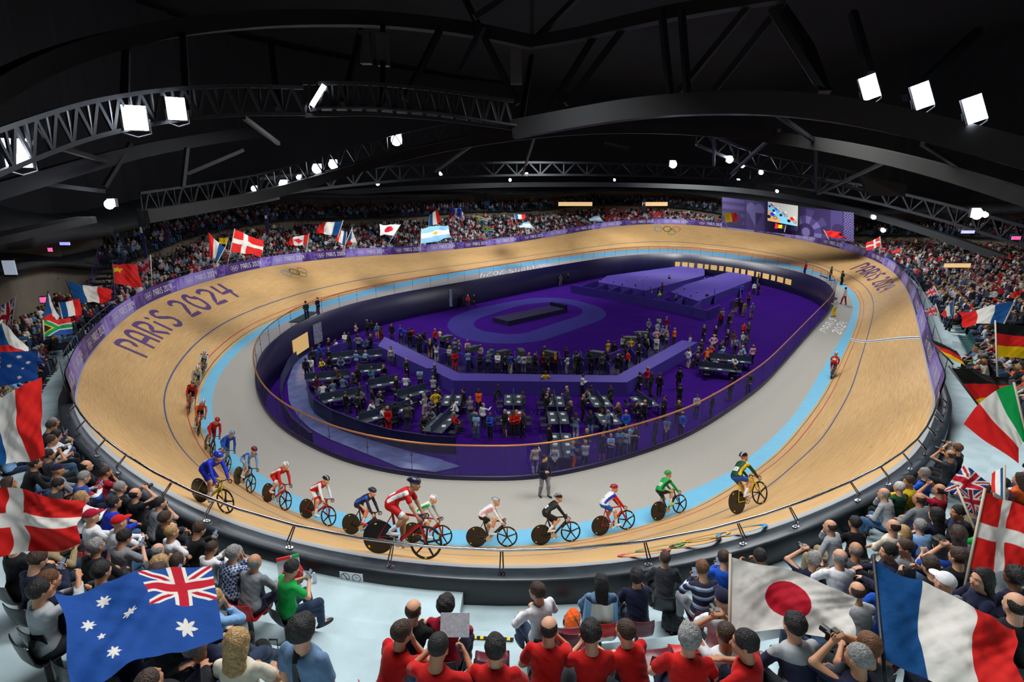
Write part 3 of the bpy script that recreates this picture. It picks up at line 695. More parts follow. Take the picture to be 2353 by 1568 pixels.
# ------------------------------------------------------------------ perimeter boards
def idx_range(pa, pb, via):
    """sample indices from picture point pa to pb passing via"""
    a, b, v = s_out(*pa), s_out(*pb), s_out(*via); f = [(a + k) % NS for k in range((b - a) % NS + 1)]
    if v in f: return f
    return [(a - k) % NS for k in range((a - b) % NS + 1)]
BR = idx_range((178, 925), (2148, 935), (1170, 560)); NR = idx_range((176, 900), (2140, 905), (1200, 1308))
BRP = np.array([C3[i] for i in BR]); BRO = np.array([OUT[i] for i in BR])
bl = np.r_[0, np.cumsum(np.linalg.norm(np.diff(BRP, axis=0), axis=1))]
def board_pt(u, v, off=0.):
    p = np.array([np.interp(u, bl, BRP[:, k]) for k in range(3)]); o = np.array([np.interp(u, bl, BRO[:, k]) for k in range(3)]); o = unit(o)
    return p + o * (.06 + .10 * v - off) + V3(0, 0, .04 + v)
DP, LP_, MP = lin((70, 40, 118)), lin((150, 132, 214)), lin((108, 84, 172))
PER = 6.7; U0 = bl[int(np.argmin([np.hypot(*(proj(p) - np.array([640, 606]))) for p in BRP]))] % PER - .65
def board_col(u, v):
    q = (u - U0) / PER; k = np.floor(q); x = (q - k) * PER; dark = (k.astype(int) % 2 == 0); c = np.where(dark[:, None], DP, LP_); other = np.where(dark[:, None], LP_, DP)
    pat = x > 4.35; cx = np.floor((x - 4.35) / .47); lx = ((x - 4.35) / .47) % 1; ly = v; hsh = (cx * 7 + k * 3).astype(int) % 5
    a = (hsh == 0) & ((lx ** 2 + (ly % 1) ** 2) < .9); b = (hsh == 1) & (lx > ly); d = (hsh == 2) & ((((lx - .5) ** 2 + (ly - .5) ** 2) % .2) < .1); e = (hsh == 3) & (((1 - lx) ** 2 + ly ** 2) < .8); g_ = (hsh == 4) & ((ly * 2 % 1) > .5)
    hit = a | b | d | e | g_; c = np.where((pat & hit)[:, None], other, c); c = np.where((pat & ~hit)[:, None], np.array(MP), c)
    stp = (x > 1.35) & (x < 1.8) & ((v * 6 % 1) > .5) & dark; c = np.where(stp[:, None], np.array(MP), c); return c
us = np.arange(0, bl[-1], .105); vs_ = np.linspace(0, 1, 13); UU, VV = np.meshgrid(us, vs_, indexing='ij')
Pb = np.array([board_pt(u, 0.) for u in us]); Pt = np.array([board_pt(u, 1.) for u in us]); PP = Pb[:, None] * (1 - vs_)[None, :, None] + Pt[:, None] * vs_[None, :, None]
n1, n2 = len(us), 13; I, Jx = np.meshgrid(np.arange(n1 - 1), np.arange(n2 - 1), indexing='ij'); I, Jx = I.ravel(), Jx.ravel()
FF = np.stack([I * n2 + Jx, (I + 1) * n2 + Jx, (I + 1) * n2 + Jx + 1, I * n2 + Jx + 1], 1)
M_board = mat('printed_board_vinyl', (255, 255, 255), .5, attr='Col'); M_bback = mat('board_backing', (30, 28, 40), .8)
brd = empty('perimeter_board', BRP[0]); tag(brd, 'long purple perimeter board with white lettering around the outer edge of the track', 'banner')
def loc(o, par): o.parent = par; o.matrix_parent_inverse = par.matrix_world.inverted() if False else Matrix.Translation(-Vector(par.location)); return o
loc(build('printed_face', PP.reshape(-1, 3), FF, M_board, col=board_col(UU.ravel(), VV.ravel())), brd)
Bk = PP[:, [0, 12]] + np.array([OUT[BR[min(int(i * .105 / bl[-1] * len(BR)), len(BR) - 1)]] * .05 for i in range(n1)])[:, None]
k2 = np.arange(n1 - 1); loc(build('backing', Bk.reshape(-1, 3), np.stack([k2 * 2, k2 * 2 + 1, k2 * 2 + 3, k2 * 2 + 2], 1), M_bback), brd)
mb = MB(); flipu = 1 if proj(board_pt(bl[-1] / 2 + 1, 0))[0] > proj(board_pt(bl[-1] / 2, 0))[0] else -1
stt, tw_ = strokes('PARiS 2024', .46)
for k in range(-1, int(bl[-1] / PER) + 1):
    u0 = U0 + k * PER
    for q in stt: 
        if u0 + 1.6 > 0 and u0 + 1.6 + tw_ < bl[-1]: ribbon(mb, [(u0 + 1.62 + a * .98, b + .27) for a, b in q], .06, lambda u, v: board_pt(u, v, .015))
    if u0 > 0 and u0 + 1.4 < bl[-1]:
        for q in rings(.36): ribbon(mb, [(u0 + .28 + a, b + .56) for a, b in q], .028, lambda u, v: board_pt(u, v, .015))
loc(mb.build('lettering', [M_white]), brd)

# ------------------------------------------------------------------ barrier, bowl of stands
KEYS = [((1195, 1308), 14, .56), ((850, 1280), 14, .56), ((580, 1222), 14, .52), ((298, 1070), 13, .40), ((187, 950), 11, .28), ((204, 822), 6.5, .2), ((281, 736), 4.6, .16), ((408, 668), 5.0, .2), ((600, 616), 9, .25),
        ((784, 592), 12, .30), ((1170, 560), 12, .34), ((1300, 539), 10, .32), ((1530, 514), 9, .30), ((1620, 519), 6, .22), ((1700, 529), 3.6, .18), ((1916, 568), 3.6, .18), ((1965, 583), 8, .25), ((2059, 629), 14, .26), ((2100, 713), 18, .26), ((2150, 948), 14, .34), ((2008, 1101), 14, .46), ((1680, 1243), 14, .54)]
kk = sorted((s_out(*p), D, r) for p, D, r in KEYS); ks = [k[0] for k in kk]
def per(vals): return np.interp(np.arange(NS), [ks[-1] - NS] + ks + [ks[0] + NS], [vals[-1]] + vals + [vals[0]])
DD = smooth_closed(per([k[1] for k in kk])[:, None], 4)[:, 0]; RR = smooth_closed(per([k[2] for k in kk])[:, None], 4)[:, 0]
RUN, DZ, AIS, CW = .80, .55, 1.15, .55
# dense ring of stand reference points: outer line of the coping
RING = C3 + OUT * CW
sl_a, sl_b = s_out(1047, 1303), s_out(560, 1215)
SLAB = set(idx_range((1047, 1303), (560, 1215), (850, 1280)))
def nrows(i): return int((DD[i] - AIS) / RUN)
def stand_sd(x, y):
    d = RING[:, :2] - np.array([x, y]); i = int(np.argmin((d ** 2).sum(1))); return i, float(-(d[i] @ OUT[i, :2]))
Z0R = RING[:, 2] - .55
def row_z(i, k): return Z0R[i] + RR[i] * RUN * (k + 1)
def stand_z(i, d):
    if d < AIS: return Z0R[i] + (.3 if i in SLAB else 0)
    return max(row_z(i, int((d - AIS) / RUN)), Z0R[i] + (.3 if i in SLAB and d < 3. else 0))
M_conc = mat('pale_concrete', (176, 196, 202), .75, noise=.14, nscale=1.3, bump=.2, bscale=9)
M_copg = mat('coping_light_strip', (160, 160, 160), .6); M_cop = mat('dark_coping_paint', (36, 44, 52), .35, noise=.25, nscale=3); M_bwall = mat('black_barrier_panel', (16, 18, 20), .35, noise=.3, nscale=2)
tag(loft('trn', [C3, C3 + OUT * .13 + [0, 0, .01], C3 + OUT * .15 + [0, 0, .03], C3 + OUT * .5 + [0, 0, .05], C3 + OUT * CW + [0, 0, .02], C3 + OUT * CW - [0, 0, DZ + .02]], [M_copg, M_cop, M_bwall], [0, 1, 1, 1, 2], smooth=False), kind='structure').name = 'wall_barrier'
NRM = 17
rows = [RING - [0, 0, DZ], RING + OUT * AIS - [0, 0, DZ]]
for k in range(NRM):
    zz = np.array([row_z(i, min(k, nrows(i) - 1)) for i in range(NS)]); dd = np.array([AIS + RUN * min(k, nrows(i)) for i in range(NS)]); d2 = np.array([AIS + RUN * min(k + 1, nrows(i)) for i in range(NS)])
    P = RING + OUT * dd[:, None]; P[:, 2] = zz; Q = RING + OUT * d2[:, None]; Q[:, 2] = zz; rows += [P, Q]
tag(loft('trn', rows, M_conc, smooth=False), kind='structure').name = 'floor_terraces'
mb = MB(); sr = sorted(SLAB); q_ = [i for i in idx_range((1047, 1303), (560, 1215), (850, 1280))]
V = []
for i in q_: p = RING[i]; o = OUT[i]; V += [V3(p[0], p[1], Z0R[i] + .3), V3(*(p + o * 2.95)[:2], Z0R[i] + .3), V3(*(p + o * 2.95)[:2], Z0R[i] - .2)]
F = [(3 * k, 3 * k + 1, 3 * k + 4, 3 * k + 3) for k in range(len(q_) - 1)] + [(3 * k + 1, 3 * k + 2, 3 * k + 5, 3 * k + 4) for k in range(len(q_) - 1)]
b0 = len(V); V += [V3(*RING[q_[0]][:2], Z0R[q_[0]] - .2)]; F += [(0, b0, 2, 1)]
mb.add(V, F); tag(mb.build('floor_platform', [M_conc]), kind='structure')
# back wall, upper deck with its own shaded terraces, outer wall
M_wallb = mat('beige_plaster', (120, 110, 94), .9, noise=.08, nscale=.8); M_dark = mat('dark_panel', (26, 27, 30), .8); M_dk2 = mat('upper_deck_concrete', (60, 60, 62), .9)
def ringo(extra, z): P = RING + OUT * (np.array([AIS + RUN * nrows(i) for i in range(NS)]) + extra)[:, None]; P[:, 2] = z; return P
ZT = smooth_closed(np.array([row_z(i, nrows(i) - 1) for i in range(NS)])[:, None], 5)[:, 0]
FARI = idx_range((190, 860), (2146, 900), (1170, 560))
def sub(P, idx): return P[idx]
wl = lambda nm, rs, m, mi=None, sm=False: tag(loft('trn', [r[FARI] for r in rs], m, mi, closed=False, smooth=sm), kind='structure')
LV = np.array([1. if proj(RING[i])[0] < 330 else 0. for i in range(NS)]); LV = smooth_closed(LV[:, None], 5)[:, 0]
ZU = ZT + 1.7 + 2.0 * LV
wl('w', [ringo(0, ZT - 1.), ringo(0.02, ZU)], M_wallb).name = 'wall_stand_back'
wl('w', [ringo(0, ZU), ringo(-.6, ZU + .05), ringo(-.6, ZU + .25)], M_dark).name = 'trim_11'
UPR = []
for k in range(4): UPR += [ringo(-.6 + k * .85, ZU + .1 + .32 * k), ringo(-.6 + (k + 1) * .85, ZU + .1 + .32 * k)]
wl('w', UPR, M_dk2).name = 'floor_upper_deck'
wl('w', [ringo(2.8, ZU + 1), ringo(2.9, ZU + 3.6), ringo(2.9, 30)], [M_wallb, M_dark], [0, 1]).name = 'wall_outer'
wl('w', [ringo(2.9, ZU + 3.4 - 1.4 * LV), ringo(-1.4, ZU + 2.9 - 1.4 * LV), ringo(-1.5, ZU + 3.5 - 1.4 * LV), ringo(2.9, ZU + 4.4)], M_dark).name = 'ceiling_upper_deck'  # low canopy added to keep lamp light off the upper deck

# ------------------------------------------------------------------ steel rail round the near side
M_steel2 = mat('brushed_stainless_rail', (200, 202, 206), .18, metal=1)
rail = empty('safety_rail', C3[NR[0]]); tag(rail, 'stainless steel safety rail curving along the near edge of the track', 'railing')
rp = [C3[i] + OUT[i] * .12 + V3(0, 0, .44) for i in NR][::2]
loc(MB().tube(rp, .03, 8).build('handrail', [M_steel2], smooth=True), rail)
for (px, py) in [(184, 970), (207, 1007), (246, 1050), (304, 1097), (388, 1151), (513, 1210), (689, 1266), (926, 1310), (1194, 1322), (1461, 1299), (1671, 1253), (1821, 1201), (1929, 1153), (2005, 1109), (2060, 1069), (2097, 1036), (2124, 1009), (2142, 987), (2153, 966), (2161, 938)]:
    i = s_out(px, py); b_ = MB()
    for sgn in (-1, 1):
        t_ = TT[i] * .035 * sgn; b_.tube([C3[i] + OUT[i] * .36 + t_ + V3(0, 0, .05), C3[i] + OUT[i] * .38 + t_ + V3(0, 0, .2), C3[i] + OUT[i] * .14 + t_ * .6 + V3(0, 0, .42)], .016, 7)
        b_.disc(C3[i] + OUT[i] * .36 + t_ + V3(0, 0, .055), (0, 0, 1), .05, .02, 12)
    loc(b_.build('post', [M_steel2], smooth=False), rail)
rail2 = empty('boards_rail', BRP[0]); tag(rail2, 'thin grey rail running above the purple perimeter board', 'railing')
loc(MB().tube([C3[i] + OUT[i] * .35 + V3(0, 0, 1.35) for i in BR][::2], .022, 5).build('handrail', [mat('rail_grey', (120, 122, 126), .4, metal=.6)]), rail2)
for i in BR[6::9]:
    loc(MB().tube([C3[i] + OUT[i] * .35, C3[i] + OUT[i] * .35 + V3(0, 0, 1.35)], .018, 5).build('post', [MATS['rail_grey']]), rail2)
# cycle placard on the barrier
i = s_out(849, 1280); up_ = V3(0, 0, 1); oo, t_ = OUT[i], TT[i] * (1 if TT[i][0] > 0 else -1); c_ = C3[i] + oo * (CW + .012) - V3(0, 0, .2)
pl = empty('placard', c_); tag(pl, 'small white placard with two wheel drawings on the black barrier', 'sign')
gg = lambda u, v: c_ + t_ * u + up_ * v; q = MB(); q.box(c_, (.5, .012, .26), R=np.stack([t_, oo, up_], 1)); loc(q.build('panel', [M_white]), pl)
q = MB(); g2 = lambda u, v: gg(u, v) + oo * .009
for x_ in (-.13, .11): ribbon(q, arc(x_, .02, .09, .085, 0, 360, 20), .014, g2)
ribbon(q, [(-.18, .09), (-.12, .02), (-.09, -.05)], .02, g2); ribbon(q, [(.08, .04), (.14, .03)], .012, g2); ribbon(q, [(-.16, -.10), (-.02, -.10)], .018, g2)
loc(q.build('drawing', [M_black]), pl)
# ------------------------------------------------------------------ track bicycles and riders
M_carbon = mat('black_carbon', (16, 16, 18), .35); M_tyre = mat('tyre_rubber', (28, 26, 25), .7); M_steel = mat('polished_steel', (190, 192, 196), .22, metal=1)
M_ystk = mat('yellow_sticker', (226, 196, 30), .6)
KITM = mat('kit_fabric', (255, 255, 255), .6, attr='tint', spec=.3)
WR, RA, FA, BB = .335, V3(0, -.40, .335), V3(0, .59, .335), V3(0, 0, .28)
def bike(frame='black', stick=True, lod=0, disc=True, rim='black'):
    """root Empty at the wheel contact line, +Y forward"""
    e = empty('track_bicycle'); fm = cloth_gloss(frame); n = 8
    def put_part(nm, key, fn, mats):
        if key not in PROTO: o = fn().build(nm, mats, e, smooth='a'); PROTO[key] = o.data; smooth_angle(o)
        else: o = bpy.data.objects.new(nm, PROTO[key]); COL.objects.link(o); o.parent = e
        for i, m_ in enumerate(mats): o.material_slots[i].link = 'OBJECT'; o.material_slots[i].material = m_
        return o
    def fr():
        b = MB(); st = V3(0, -.17, .86); ht, hb = V3(0, .405, .84), V3(0, .44, .69)
        b.tube([BB, st], .02, n, rs=[.024, .017], flat=(.7, 1.5)); b.tube([st * .97 + ht * .03, ht], .02, n, flat=(.8, 1.3)); b.tube([BB, hb], .024, n, flat=(.8, 1.6)); b.tube([hb, ht], .022, n)
        for s in (-1, 1):
            b.tube([BB + V3(s * .03, -.03, 0), RA + V3(s * .055, 0, 0)], .011, 6); b.tube([st - V3(0, 0, .06) + V3(s * .015, 0, 0), RA + V3(s * .055, 0, 0)], .009, 6)
            b.tube([hb + V3(s * .012, 0, 0), hb + V3(s * .045, .02, -.05), FA + V3(s * .045, 0, 0)], .014, 6, rs=[.018, .016, .009], flat=(.7, 1.4))
        b.tube([BB - V3(.04, 0, 0), BB + V3(.04, 0, 0)], .026, 10); return b
    put_part('frame', 'bike_fr', fr, [fm])
    def fw():
        b = MB(); b.torus(FA, (1, 0, 0), WR - .012, .012, 36, 6, 1); b.torus(FA, (1, 0, 0), WR - .035, .017, 36, 6, 0)
        for k in range(5):
            a = 2 * PI * k / 5 + .3; d = V3(0, math.cos(a), math.sin(a)); b.tube([FA + d * .02, FA + d * (WR - .03)], .02, 6, 0, rs=[.026, .017], flat=(.35, 1.) if False else None)
        b.tube([FA - V3(.05, 0, 0), FA + V3(.05, 0, 0)], .022, 10, 0)
        if stick:
            for k in (0, 1, 2): a = 2.1 * k + .6; b.box(FA + V3(.0, math.cos(a), math.sin(a)) * (WR - .034), (.042, .05, .022), m=2, R=rot('X', a + PI / 2))
        return b
    put_part('front_wheel', ('bike_fw', stick), fw, [cloth_gloss(rim) if rim != 'black' else M_carbon, M_tyre, M_ystk])
    def rw():
        b = MB(); b.torus(RA, (1, 0, 0), WR - .012, .012, 40, 6, 1)
        if disc:
            for s in (-1, 1): b.tube([RA + V3(s * .012, 0, 0), RA + V3(s * .030, 0, 0)], 1, 40, 0, rs=[WR - .018, .04])
            for k in (0, 1, 2): a = 2.1 * k + 1.9; b.box(RA + V3(0, math.cos(a), math.sin(a)) * (WR - .062), (.034, .05, .03), m=2, R=rot('X', a + PI / 2))
        else:
            b.torus(RA, (1, 0, 0), WR - .035, .016, 36, 6, 0)
            for k in range(14): a = 2 * PI * k / 14; b.tube([RA, RA + V3(0, math.cos(a), math.sin(a)) * (WR - .03)], .003, 4, 0)
        b.tube([RA - V3(.06, 0, 0), RA + V3(.06, 0, 0)], .02, 10, 0); return b
    put_part('disc_wheel' if disc else 'rear_wheel', ('bike_rw', disc), rw, [M_carbon, M_tyre, M_ystk])
    def hb():
        b = MB(); c = V3(0, .47, .87); b.tube([V3(0, .405, .85), c], .017, 8)
        for s in (-1, 1): b.tube([c, c + V3(s * .12, .01, 0), c + V3(s * .185, .05, -.005), c + V3(s * .195, .085, -.05), c + V3(s * .195, .06, -.11), c + V3(s * .195, -.04, -.125)], .0135, 7)
        return b
    put_part('handlebar', 'bike_hb', hb, [M_carbon])
    def sd():
        b = MB(); b.tube([V3(0, -.17, .85), V3(0, -.185, .925)], .014, 8); b.tube([V3(0, -.31, .945), V3(0, -.24, .95), V3(0, -.12, .942), V3(0, -.03, .935)], .03, 8, rs=[.05, .07, .032, .016], flat=(1, .32)); return b
    put_part('saddle', 'bike_sd', sd, [M_carbon])
    def cr():
        b = MB(); b.torus(BB + V3(.045, 0, 0), (1, 0, 0), .092, .006, 26, 4, 0); b.disc(BB + V3(.045, 0, 0), (1, 0, 0), .088, .004, 26)
        for s, a in ((1, CRA), (-1, CRA + PI)):
            d = V3(0, math.cos(a), math.sin(a)); q = BB + V3(s * .065, 0, 0); b.tube([q, q + d * .168], .011, 6, flat=(.6, 1)); b.box(q + d * .168 + V3(s * .045, 0, 0), (.09, .06, .014))
        b.tube([BB + V3(.045, 0, .088), RA + V3(.045, 0, .03)], .005, 4, 1); b.tube([BB + V3(.045, 0, -.09), RA + V3(.045, 0, -.03)], .005, 4, 1); b.tube([BB - V3(.07, 0, 0), BB + V3(.07, 0, 0)], .014, 8)
        return b
    put_part('crankset', ('bike_cr', round(CRA, 2)), cr, [M_steel, M_carbon])
    return e
def smooth_angle(o):
    me = o.data; me.polygons.foreach_set('use_smooth', np.ones(len(me.polygons), bool)); me.update()
    try: me.set_sharp_from_angle(angle=.6)
    except Exception: pass
def cloth_gloss(c): return mat('gloss_' + c, PAL[c], .3, spec=.6)
CRA = -.35
def rider_pose(cra, lean=1.08, side=0., hyaw=0.):
    q = lambda s, a: (s * .11, BB[1] + .168 * math.cos(a) - .03, BB[2] + .168 * math.sin(a) + .075 - .085 + .03)
    return dict(py=-.20, pz=1.02, lean=lean, pshare=.45, hlean=.12, hpitch=.0, hyaw=hyaw, w=.95,
        hL=(-.19, .455, .80), hR=(.19, .455, .80), eL=(-.9, -.2, -.1), eR=(.9, -.2, -.1), hpL=(1, 0, 0), hpR=(-1, 0, 0), hdL=(0, .75, -.5), hdR=(0, .75, -.5), curlL=1.5, curlR=1.5,
        fL=q(-1, cra + PI), fR=q(1, cra), kL=(-.1, 1, .5), kR=(.1, 1, .5), tL=(-.03, 1, 0), tR=(.03, 1, 0))
def cyclist(kit, cra=-.35, helmet='white', skin='light', lod=1, lean=1.08, hyaw=0., arms='long', frame='black', disc=True, legs=None, shoes='white'):
    """kit: main, sleeve, side, shorts, number colours. Returns bicycle root and rider body"""
    global CRA
    CRA = cra; P = rider_pose(cra, lean, hyaw=hyaw); pk = ('ride', round(cra, 2), lean, hyaw); h = (.0085, .0115, .017, .026)[lod]
    b = bike(frame, disc=disc)
    key = ('body', pk, lod)
    if key not in PROTO:
        J, V, F, t = body_mesh(P, True, h); SKEL[(pk, lod)] = J; o = build('person', V, F, SKIN[skin], None, smooth=True, col=t, attr='tint'); PROTO[key] = o.data
    else: o = bpy.data.objects.new('person', PROTO[key]); COL.objects.link(o)
    o.material_slots[0].link = 'OBJECT'; o.material_slots[0].material = SKIN[skin]; J = SKEL[(pk, lod)]
    V, F = shirt_mesh(J, P, h * 1.1, arms, g=.006, noise=.0012, low=-.03)
    l = (V - J['chest']) @ J['R']; C = np.tile(lin(PAL[kit[0]]), (len(V), 1))
    for n in 'LR':
        ab = J['el' + n] - J['sh' + n]; t = ((V - J['sh' + n]) @ ab) / (ab @ ab); d = np.linalg.norm((V - J['sh' + n]) - t.clip(0, 1)[:, None] * ab, axis=1); d2 = np.linalg.norm(V - J['el' + n], axis=1)
        C[((t > .12) & (d < .075)) | (d2 < .09) | (np.linalg.norm(V - J['wr' + n], axis=1) < .2)] = lin(PAL[kit[1]])
    C[(np.abs(l[:, 0]) > .125) & (np.abs(l[:, 2] + .1) < .25) & (l[:, 1] > -.06) & (l[:, 1] < .03)] = lin(PAL[kit[2]])
    m_ = (np.abs(l[:, 0]) < .085) & (np.abs(l[:, 2] + .22) < .07) & (l[:, 1] < 0); C[m_] = lin(PAL['white'])
    m_ &= (np.abs(np.abs(l[:, 0]) - .03) < .01) & (np.abs(l[:, 2] + .22) < .045); C[m_] = lin(PAL['charcoal'])
    build('jersey', V, F, KITM, o, smooth=True, col=C, attr='tint')
    V, F = trouser_mesh(J, P, h * 1.1, .43, g=.004, noise=.001); C = np.tile(lin(PAL[kit[3]]), (len(V), 1))
    for n in 'LR':
        e = J['hip' + n] + (J['kn' + n] - J['hip' + n]) * .8; C[np.linalg.norm(V - e, axis=1) < .095] = lin(PAL[kit[4] if len(kit) > 4 else kit[3]])
    build('shorts', V, F, KITM, o, smooth=True, col=C, attr='tint')
    V, F = hair_mesh(J, h * .9, 'helmet'); l = (V - J['head']) @ J['hR'] / HS; C = np.tile(lin(PAL[helmet]), (len(V), 1))
    C[(np.abs(np.abs(l[:, 0]) - .038) < .011) & (l[:, 2] > .05)] = lin(PAL['charcoal' if helmet != 'black' else 'lightgrey'])
    build('helmet', V, F, mat('helmet_shell', (255, 255, 255), .3, attr='tint'), o, smooth=True, col=C, attr='tint')
    for n in 'LR':
        V, F = shoe_mesh(J, n, h); build('shoe', V, F, M_wshoe if shoes == 'white' else cloth_gloss(shoes), o, smooth=True)
        S = Sdf(); kn, an = J['kn' + n], J['an' + n]; S.cone(kn * .35 + an * .65, an, .05, .042); V, F = mesh_sdf(S, h * 1.2); build('sock', V, F, cloth('white'), o, smooth=True)
    return b, o
RIDERS = [ # rear-ish px, front-ish px, kit(main, sleeve, side, shorts, leg band), helmet, extras, label
 (466, 862, ('white', 'white', 'darkgreen', 'darkgreen'), 'white', dict(frame='darkgreen'), 'cyclist in white jersey and green shorts, last rider of the line at the left'),
 (446, 903, ('white', 'lightgrey', 'yellow', 'darkgreen'), 'white', dict(frame='yellow'), 'cyclist in white jersey with yellow trim riding behind the rider in red and black'),
 (433, 945, ('red', 'red', 'black', 'black'), 'black', dict(frame='red'), 'cyclist in red jersey with black helmet and black shorts on the left bend'),
 (449, 992, ('orange', 'orange', 'white', 'navy', 'orange'), 'white', dict(frame='orange'), 'cyclist in orange kit with white helmet on the left bend'),
 (477, 1040, ('red', 'red', 'red', 'red'), 'red', dict(frame='black'), 'cyclist all in red with red helmet on the left bend'),
 (510, 1078, ('blue', 'blue', 'blue', 'blue'), 'lightblue', dict(frame='steel', disc=False), 'cyclist in blue kit with pale blue helmet on the blue band'),
 (486, 1165, ('royal', 'royal', 'royal', 'royal', 'royal'), 'royal', dict(frame='yellow', skin='light', legs='yellow'), 'cyclist in deep blue kit riding high on the boards near the rail'),
 (560, 1124, ('lightblue', 'lightblue', 'blue', 'lightblue', 'navy'), 'maroon', dict(frame='black'), 'cyclist in sky blue kit with dark red helmet'),
 (630, 1166, ('red', 'red', 'white', 'red', 'white'), 'white', dict(frame='red'), 'cyclist in red and white kit with white helmet'),
 (727, 1204, ('red', 'white', 'white', 'white', 'red'), 'black', dict(frame='red'), 'cyclist in red jersey with white sleeves and black helmet'),
 (836, 1234, ('navy', 'navy', 'blue', 'navy', 'red'), 'navy', dict(frame='black', shoes='red'), 'cyclist in navy kit with red shoes beside the big red rider'),
 (925, 1297, ('red', 'red', 'white', 'red', 'white'), 'navy', dict(frame='red', skin='tan', arms='short'), 'largest cyclist, in red kit with navy helmet on a red bicycle by the rail'),
 (980, 1252, ('white', 'lightgrey', 'green', 'blue', 'white'), 'white', dict(frame='red'), 'cyclist in white and pale blue kit half hidden behind the big red rider'),
 (1131, 1259, ('white', 'white', 'pink', 'black', 'white'), 'lightgrey', dict(frame='black', hyaw=-.3), 'cyclist in white jersey and black shorts on a black bicycle'),
 (1278, 1248, ('black', 'black', 'charcoal', 'black'), 'black', dict(frame='black'), 'cyclist all in black on a black bicycle'),
 (1410, 1225, ('white', 'red', 'royal', 'blue', 'white'), 'crimson', dict(frame='red'), 'cyclist in white jersey with red sleeves and crimson helmet'),
 (1533, 1187, ('green', 'green', 'darkgreen', 'black', 'green'), 'green', dict(frame='black', shoes='lime'), 'cyclist in bright green jersey and green helmet'),
 (1728, 1169, ('darkgreen', 'darkgreen', 'yellow', 'blue', 'yellow'), 'black', dict(frame='yellow'), 'cyclist in dark green and yellow jersey, first rider of the line'),
 (1912, 868, ('red', 'red', 'yellow', 'crimson', 'crimson'), 'white', dict(frame='purple'), 'lone cyclist in red and yellow jersey on the right straight'),
]
def make_riders():
    for i, (px, py, kit, hm, ex, lab) in enumerate(RIDERS):
        ex = dict(ex); ex.pop('legs', None); cra = [-.35, .9, 2.2][i % 3]; lod = 1 if i in (6, 11, 13, 14, 15) else 1
        s, f = s_of(px, py, 0, 1); f = min(max(f, .012), .97)
        if i == 18: p0 = at_z(px, py, 0); nrm = V3(0, 0, 1); s = np.argmin(((C2 - p0) ** 2).sum(1))
        else: p0 = tp(s, f)
        a, b_ = tp(s - 1.2, f), tp(s + 1.2, f); fwd = unit(b_ - a) * DIRN; nr = unit(np.cross(fwd, tp(s, min(f + .05, 1)) - tp(s, max(f - .05, 0)))); nr = nr if nr[2] > 0 else -nr
        wgt = {18: 0., 6: .25}.get(i, .55); up = unit(nr * wgt + V3(0, 0, 1 - wgt)); rt = unit(np.cross(fwd, up)); up = np.cross(rt, fwd)
        M = Matrix(((rt[0], fwd[0], up[0], p0[0]), (rt[1], fwd[1], up[1], p0[1]), (rt[2], fwd[2], up[2], p0[2]), (0, 0, 0, 1))) @ Matrix.Scale({6: .90}.get(i, 1.07), 4) @ Matrix.Translation((0, -.1, .004))
        bk, ri = cyclist(kit, cra, hm, **ex); bk.matrix_world = M; ri.matrix_world = M
        tag(ri, lab, 'cyclist', 'cyclists racing on the track'); tag(bk, {'steel': 'grey', 'darkgreen': 'dark green'}.get(ex['frame'], ex['frame']) + ' track bicycle of the ' + shorten(lab, 10), 'bicycle', 'track bicycles')
# travel is anticlockwise seen from above: on the near side from left to right
DIRN = 1. if (tp(s_of(1300, 1290)[0] + 2, .5) - tp(s_of(1300, 1290)[0], .5))[0] > 0 else -1.
# ------------------------------------------------------------------ infield, three metres below the track
ZI = -3.
M_pfloor = mat('deep_purple_carpet', (50, 14, 106), 1., noise=.10, nscale=.5, spec=.05); M_ppath = mat('violet_carpet', (54, 48, 118), 1., spec=.05, noise=.04, nscale=2); M_pwall = mat('purple_panel', (70, 52, 148), .6, noise=.05, nscale=2)
M_navy = mat('navy_wall_vinyl', (20, 16, 56), .35, noise=.2, nscale=1); M_ramp = mat('polished_ramp_floor', (96, 104, 150), .18, noise=.3, nscale=1.2); M_desk = mat('grey_desk_laminate', (62, 72, 82), .5); M_pap = mat('white_paper', (220, 222, 226), .8); M_metal = mat('black_metal', (20, 20, 24), .4)
inn = C0 - NN * .02
def ringp(off, z): P = C0 - NN * off; P = P.copy(); P[:, 2] = z; return P
mb = MB(); P = ringp(-.3, ZI); mb.add(P.tolist(), [tuple(range(NS))]); tag(mb.build('floor_infield', [M_pfloor]), kind='structure')
tag(loft('w', [ringp(0, .0), ringp(.0, .22), ringp(.10, .22), ringp(.10, ZI)], M_navy, smooth=False), kind='structure').name = 'wall_infield'
def zp(pts, z): return np.array([at_z(p[0], p[1], z) for p in pts])
def flatpoly(name, pts, z, m, th=.0):
    A = zp(pts, z); mb = MB(); n = len(A); mb.add(A.tolist(), [tuple(range(n))])
    if th:
        B = A - [0, 0, th]; b = np.vstack([A, B]).tolist(); mb.add(b, [(i, (i + 1) % n, n + (i + 1) % n, n + i) for i in range(n)])
    return mb.build(name, [m])
def dens(pts, n, closed=True):
    A = np.array(pts, float)
    if closed: return smooth_closed(resample(A, n), n / 90)
    d = np.r_[0, np.cumsum(np.linalg.norm(np.diff(A, axis=0), axis=1))]; t = np.linspace(0, d[-1], n); return np.stack([np.interp(t, d, A[:, 0]), np.interp(t, d, A[:, 1])], 1)
ov_o = dens([(1024,748),(1036,765),(1062,779),(1116,789),(1180,791),(1246,784),(1323,757),(1389,733),(1398,722),(1382,707),(1323,690),(1272,684),(1221,685),(1180,692),(1090,710),(1039,728)], 90)
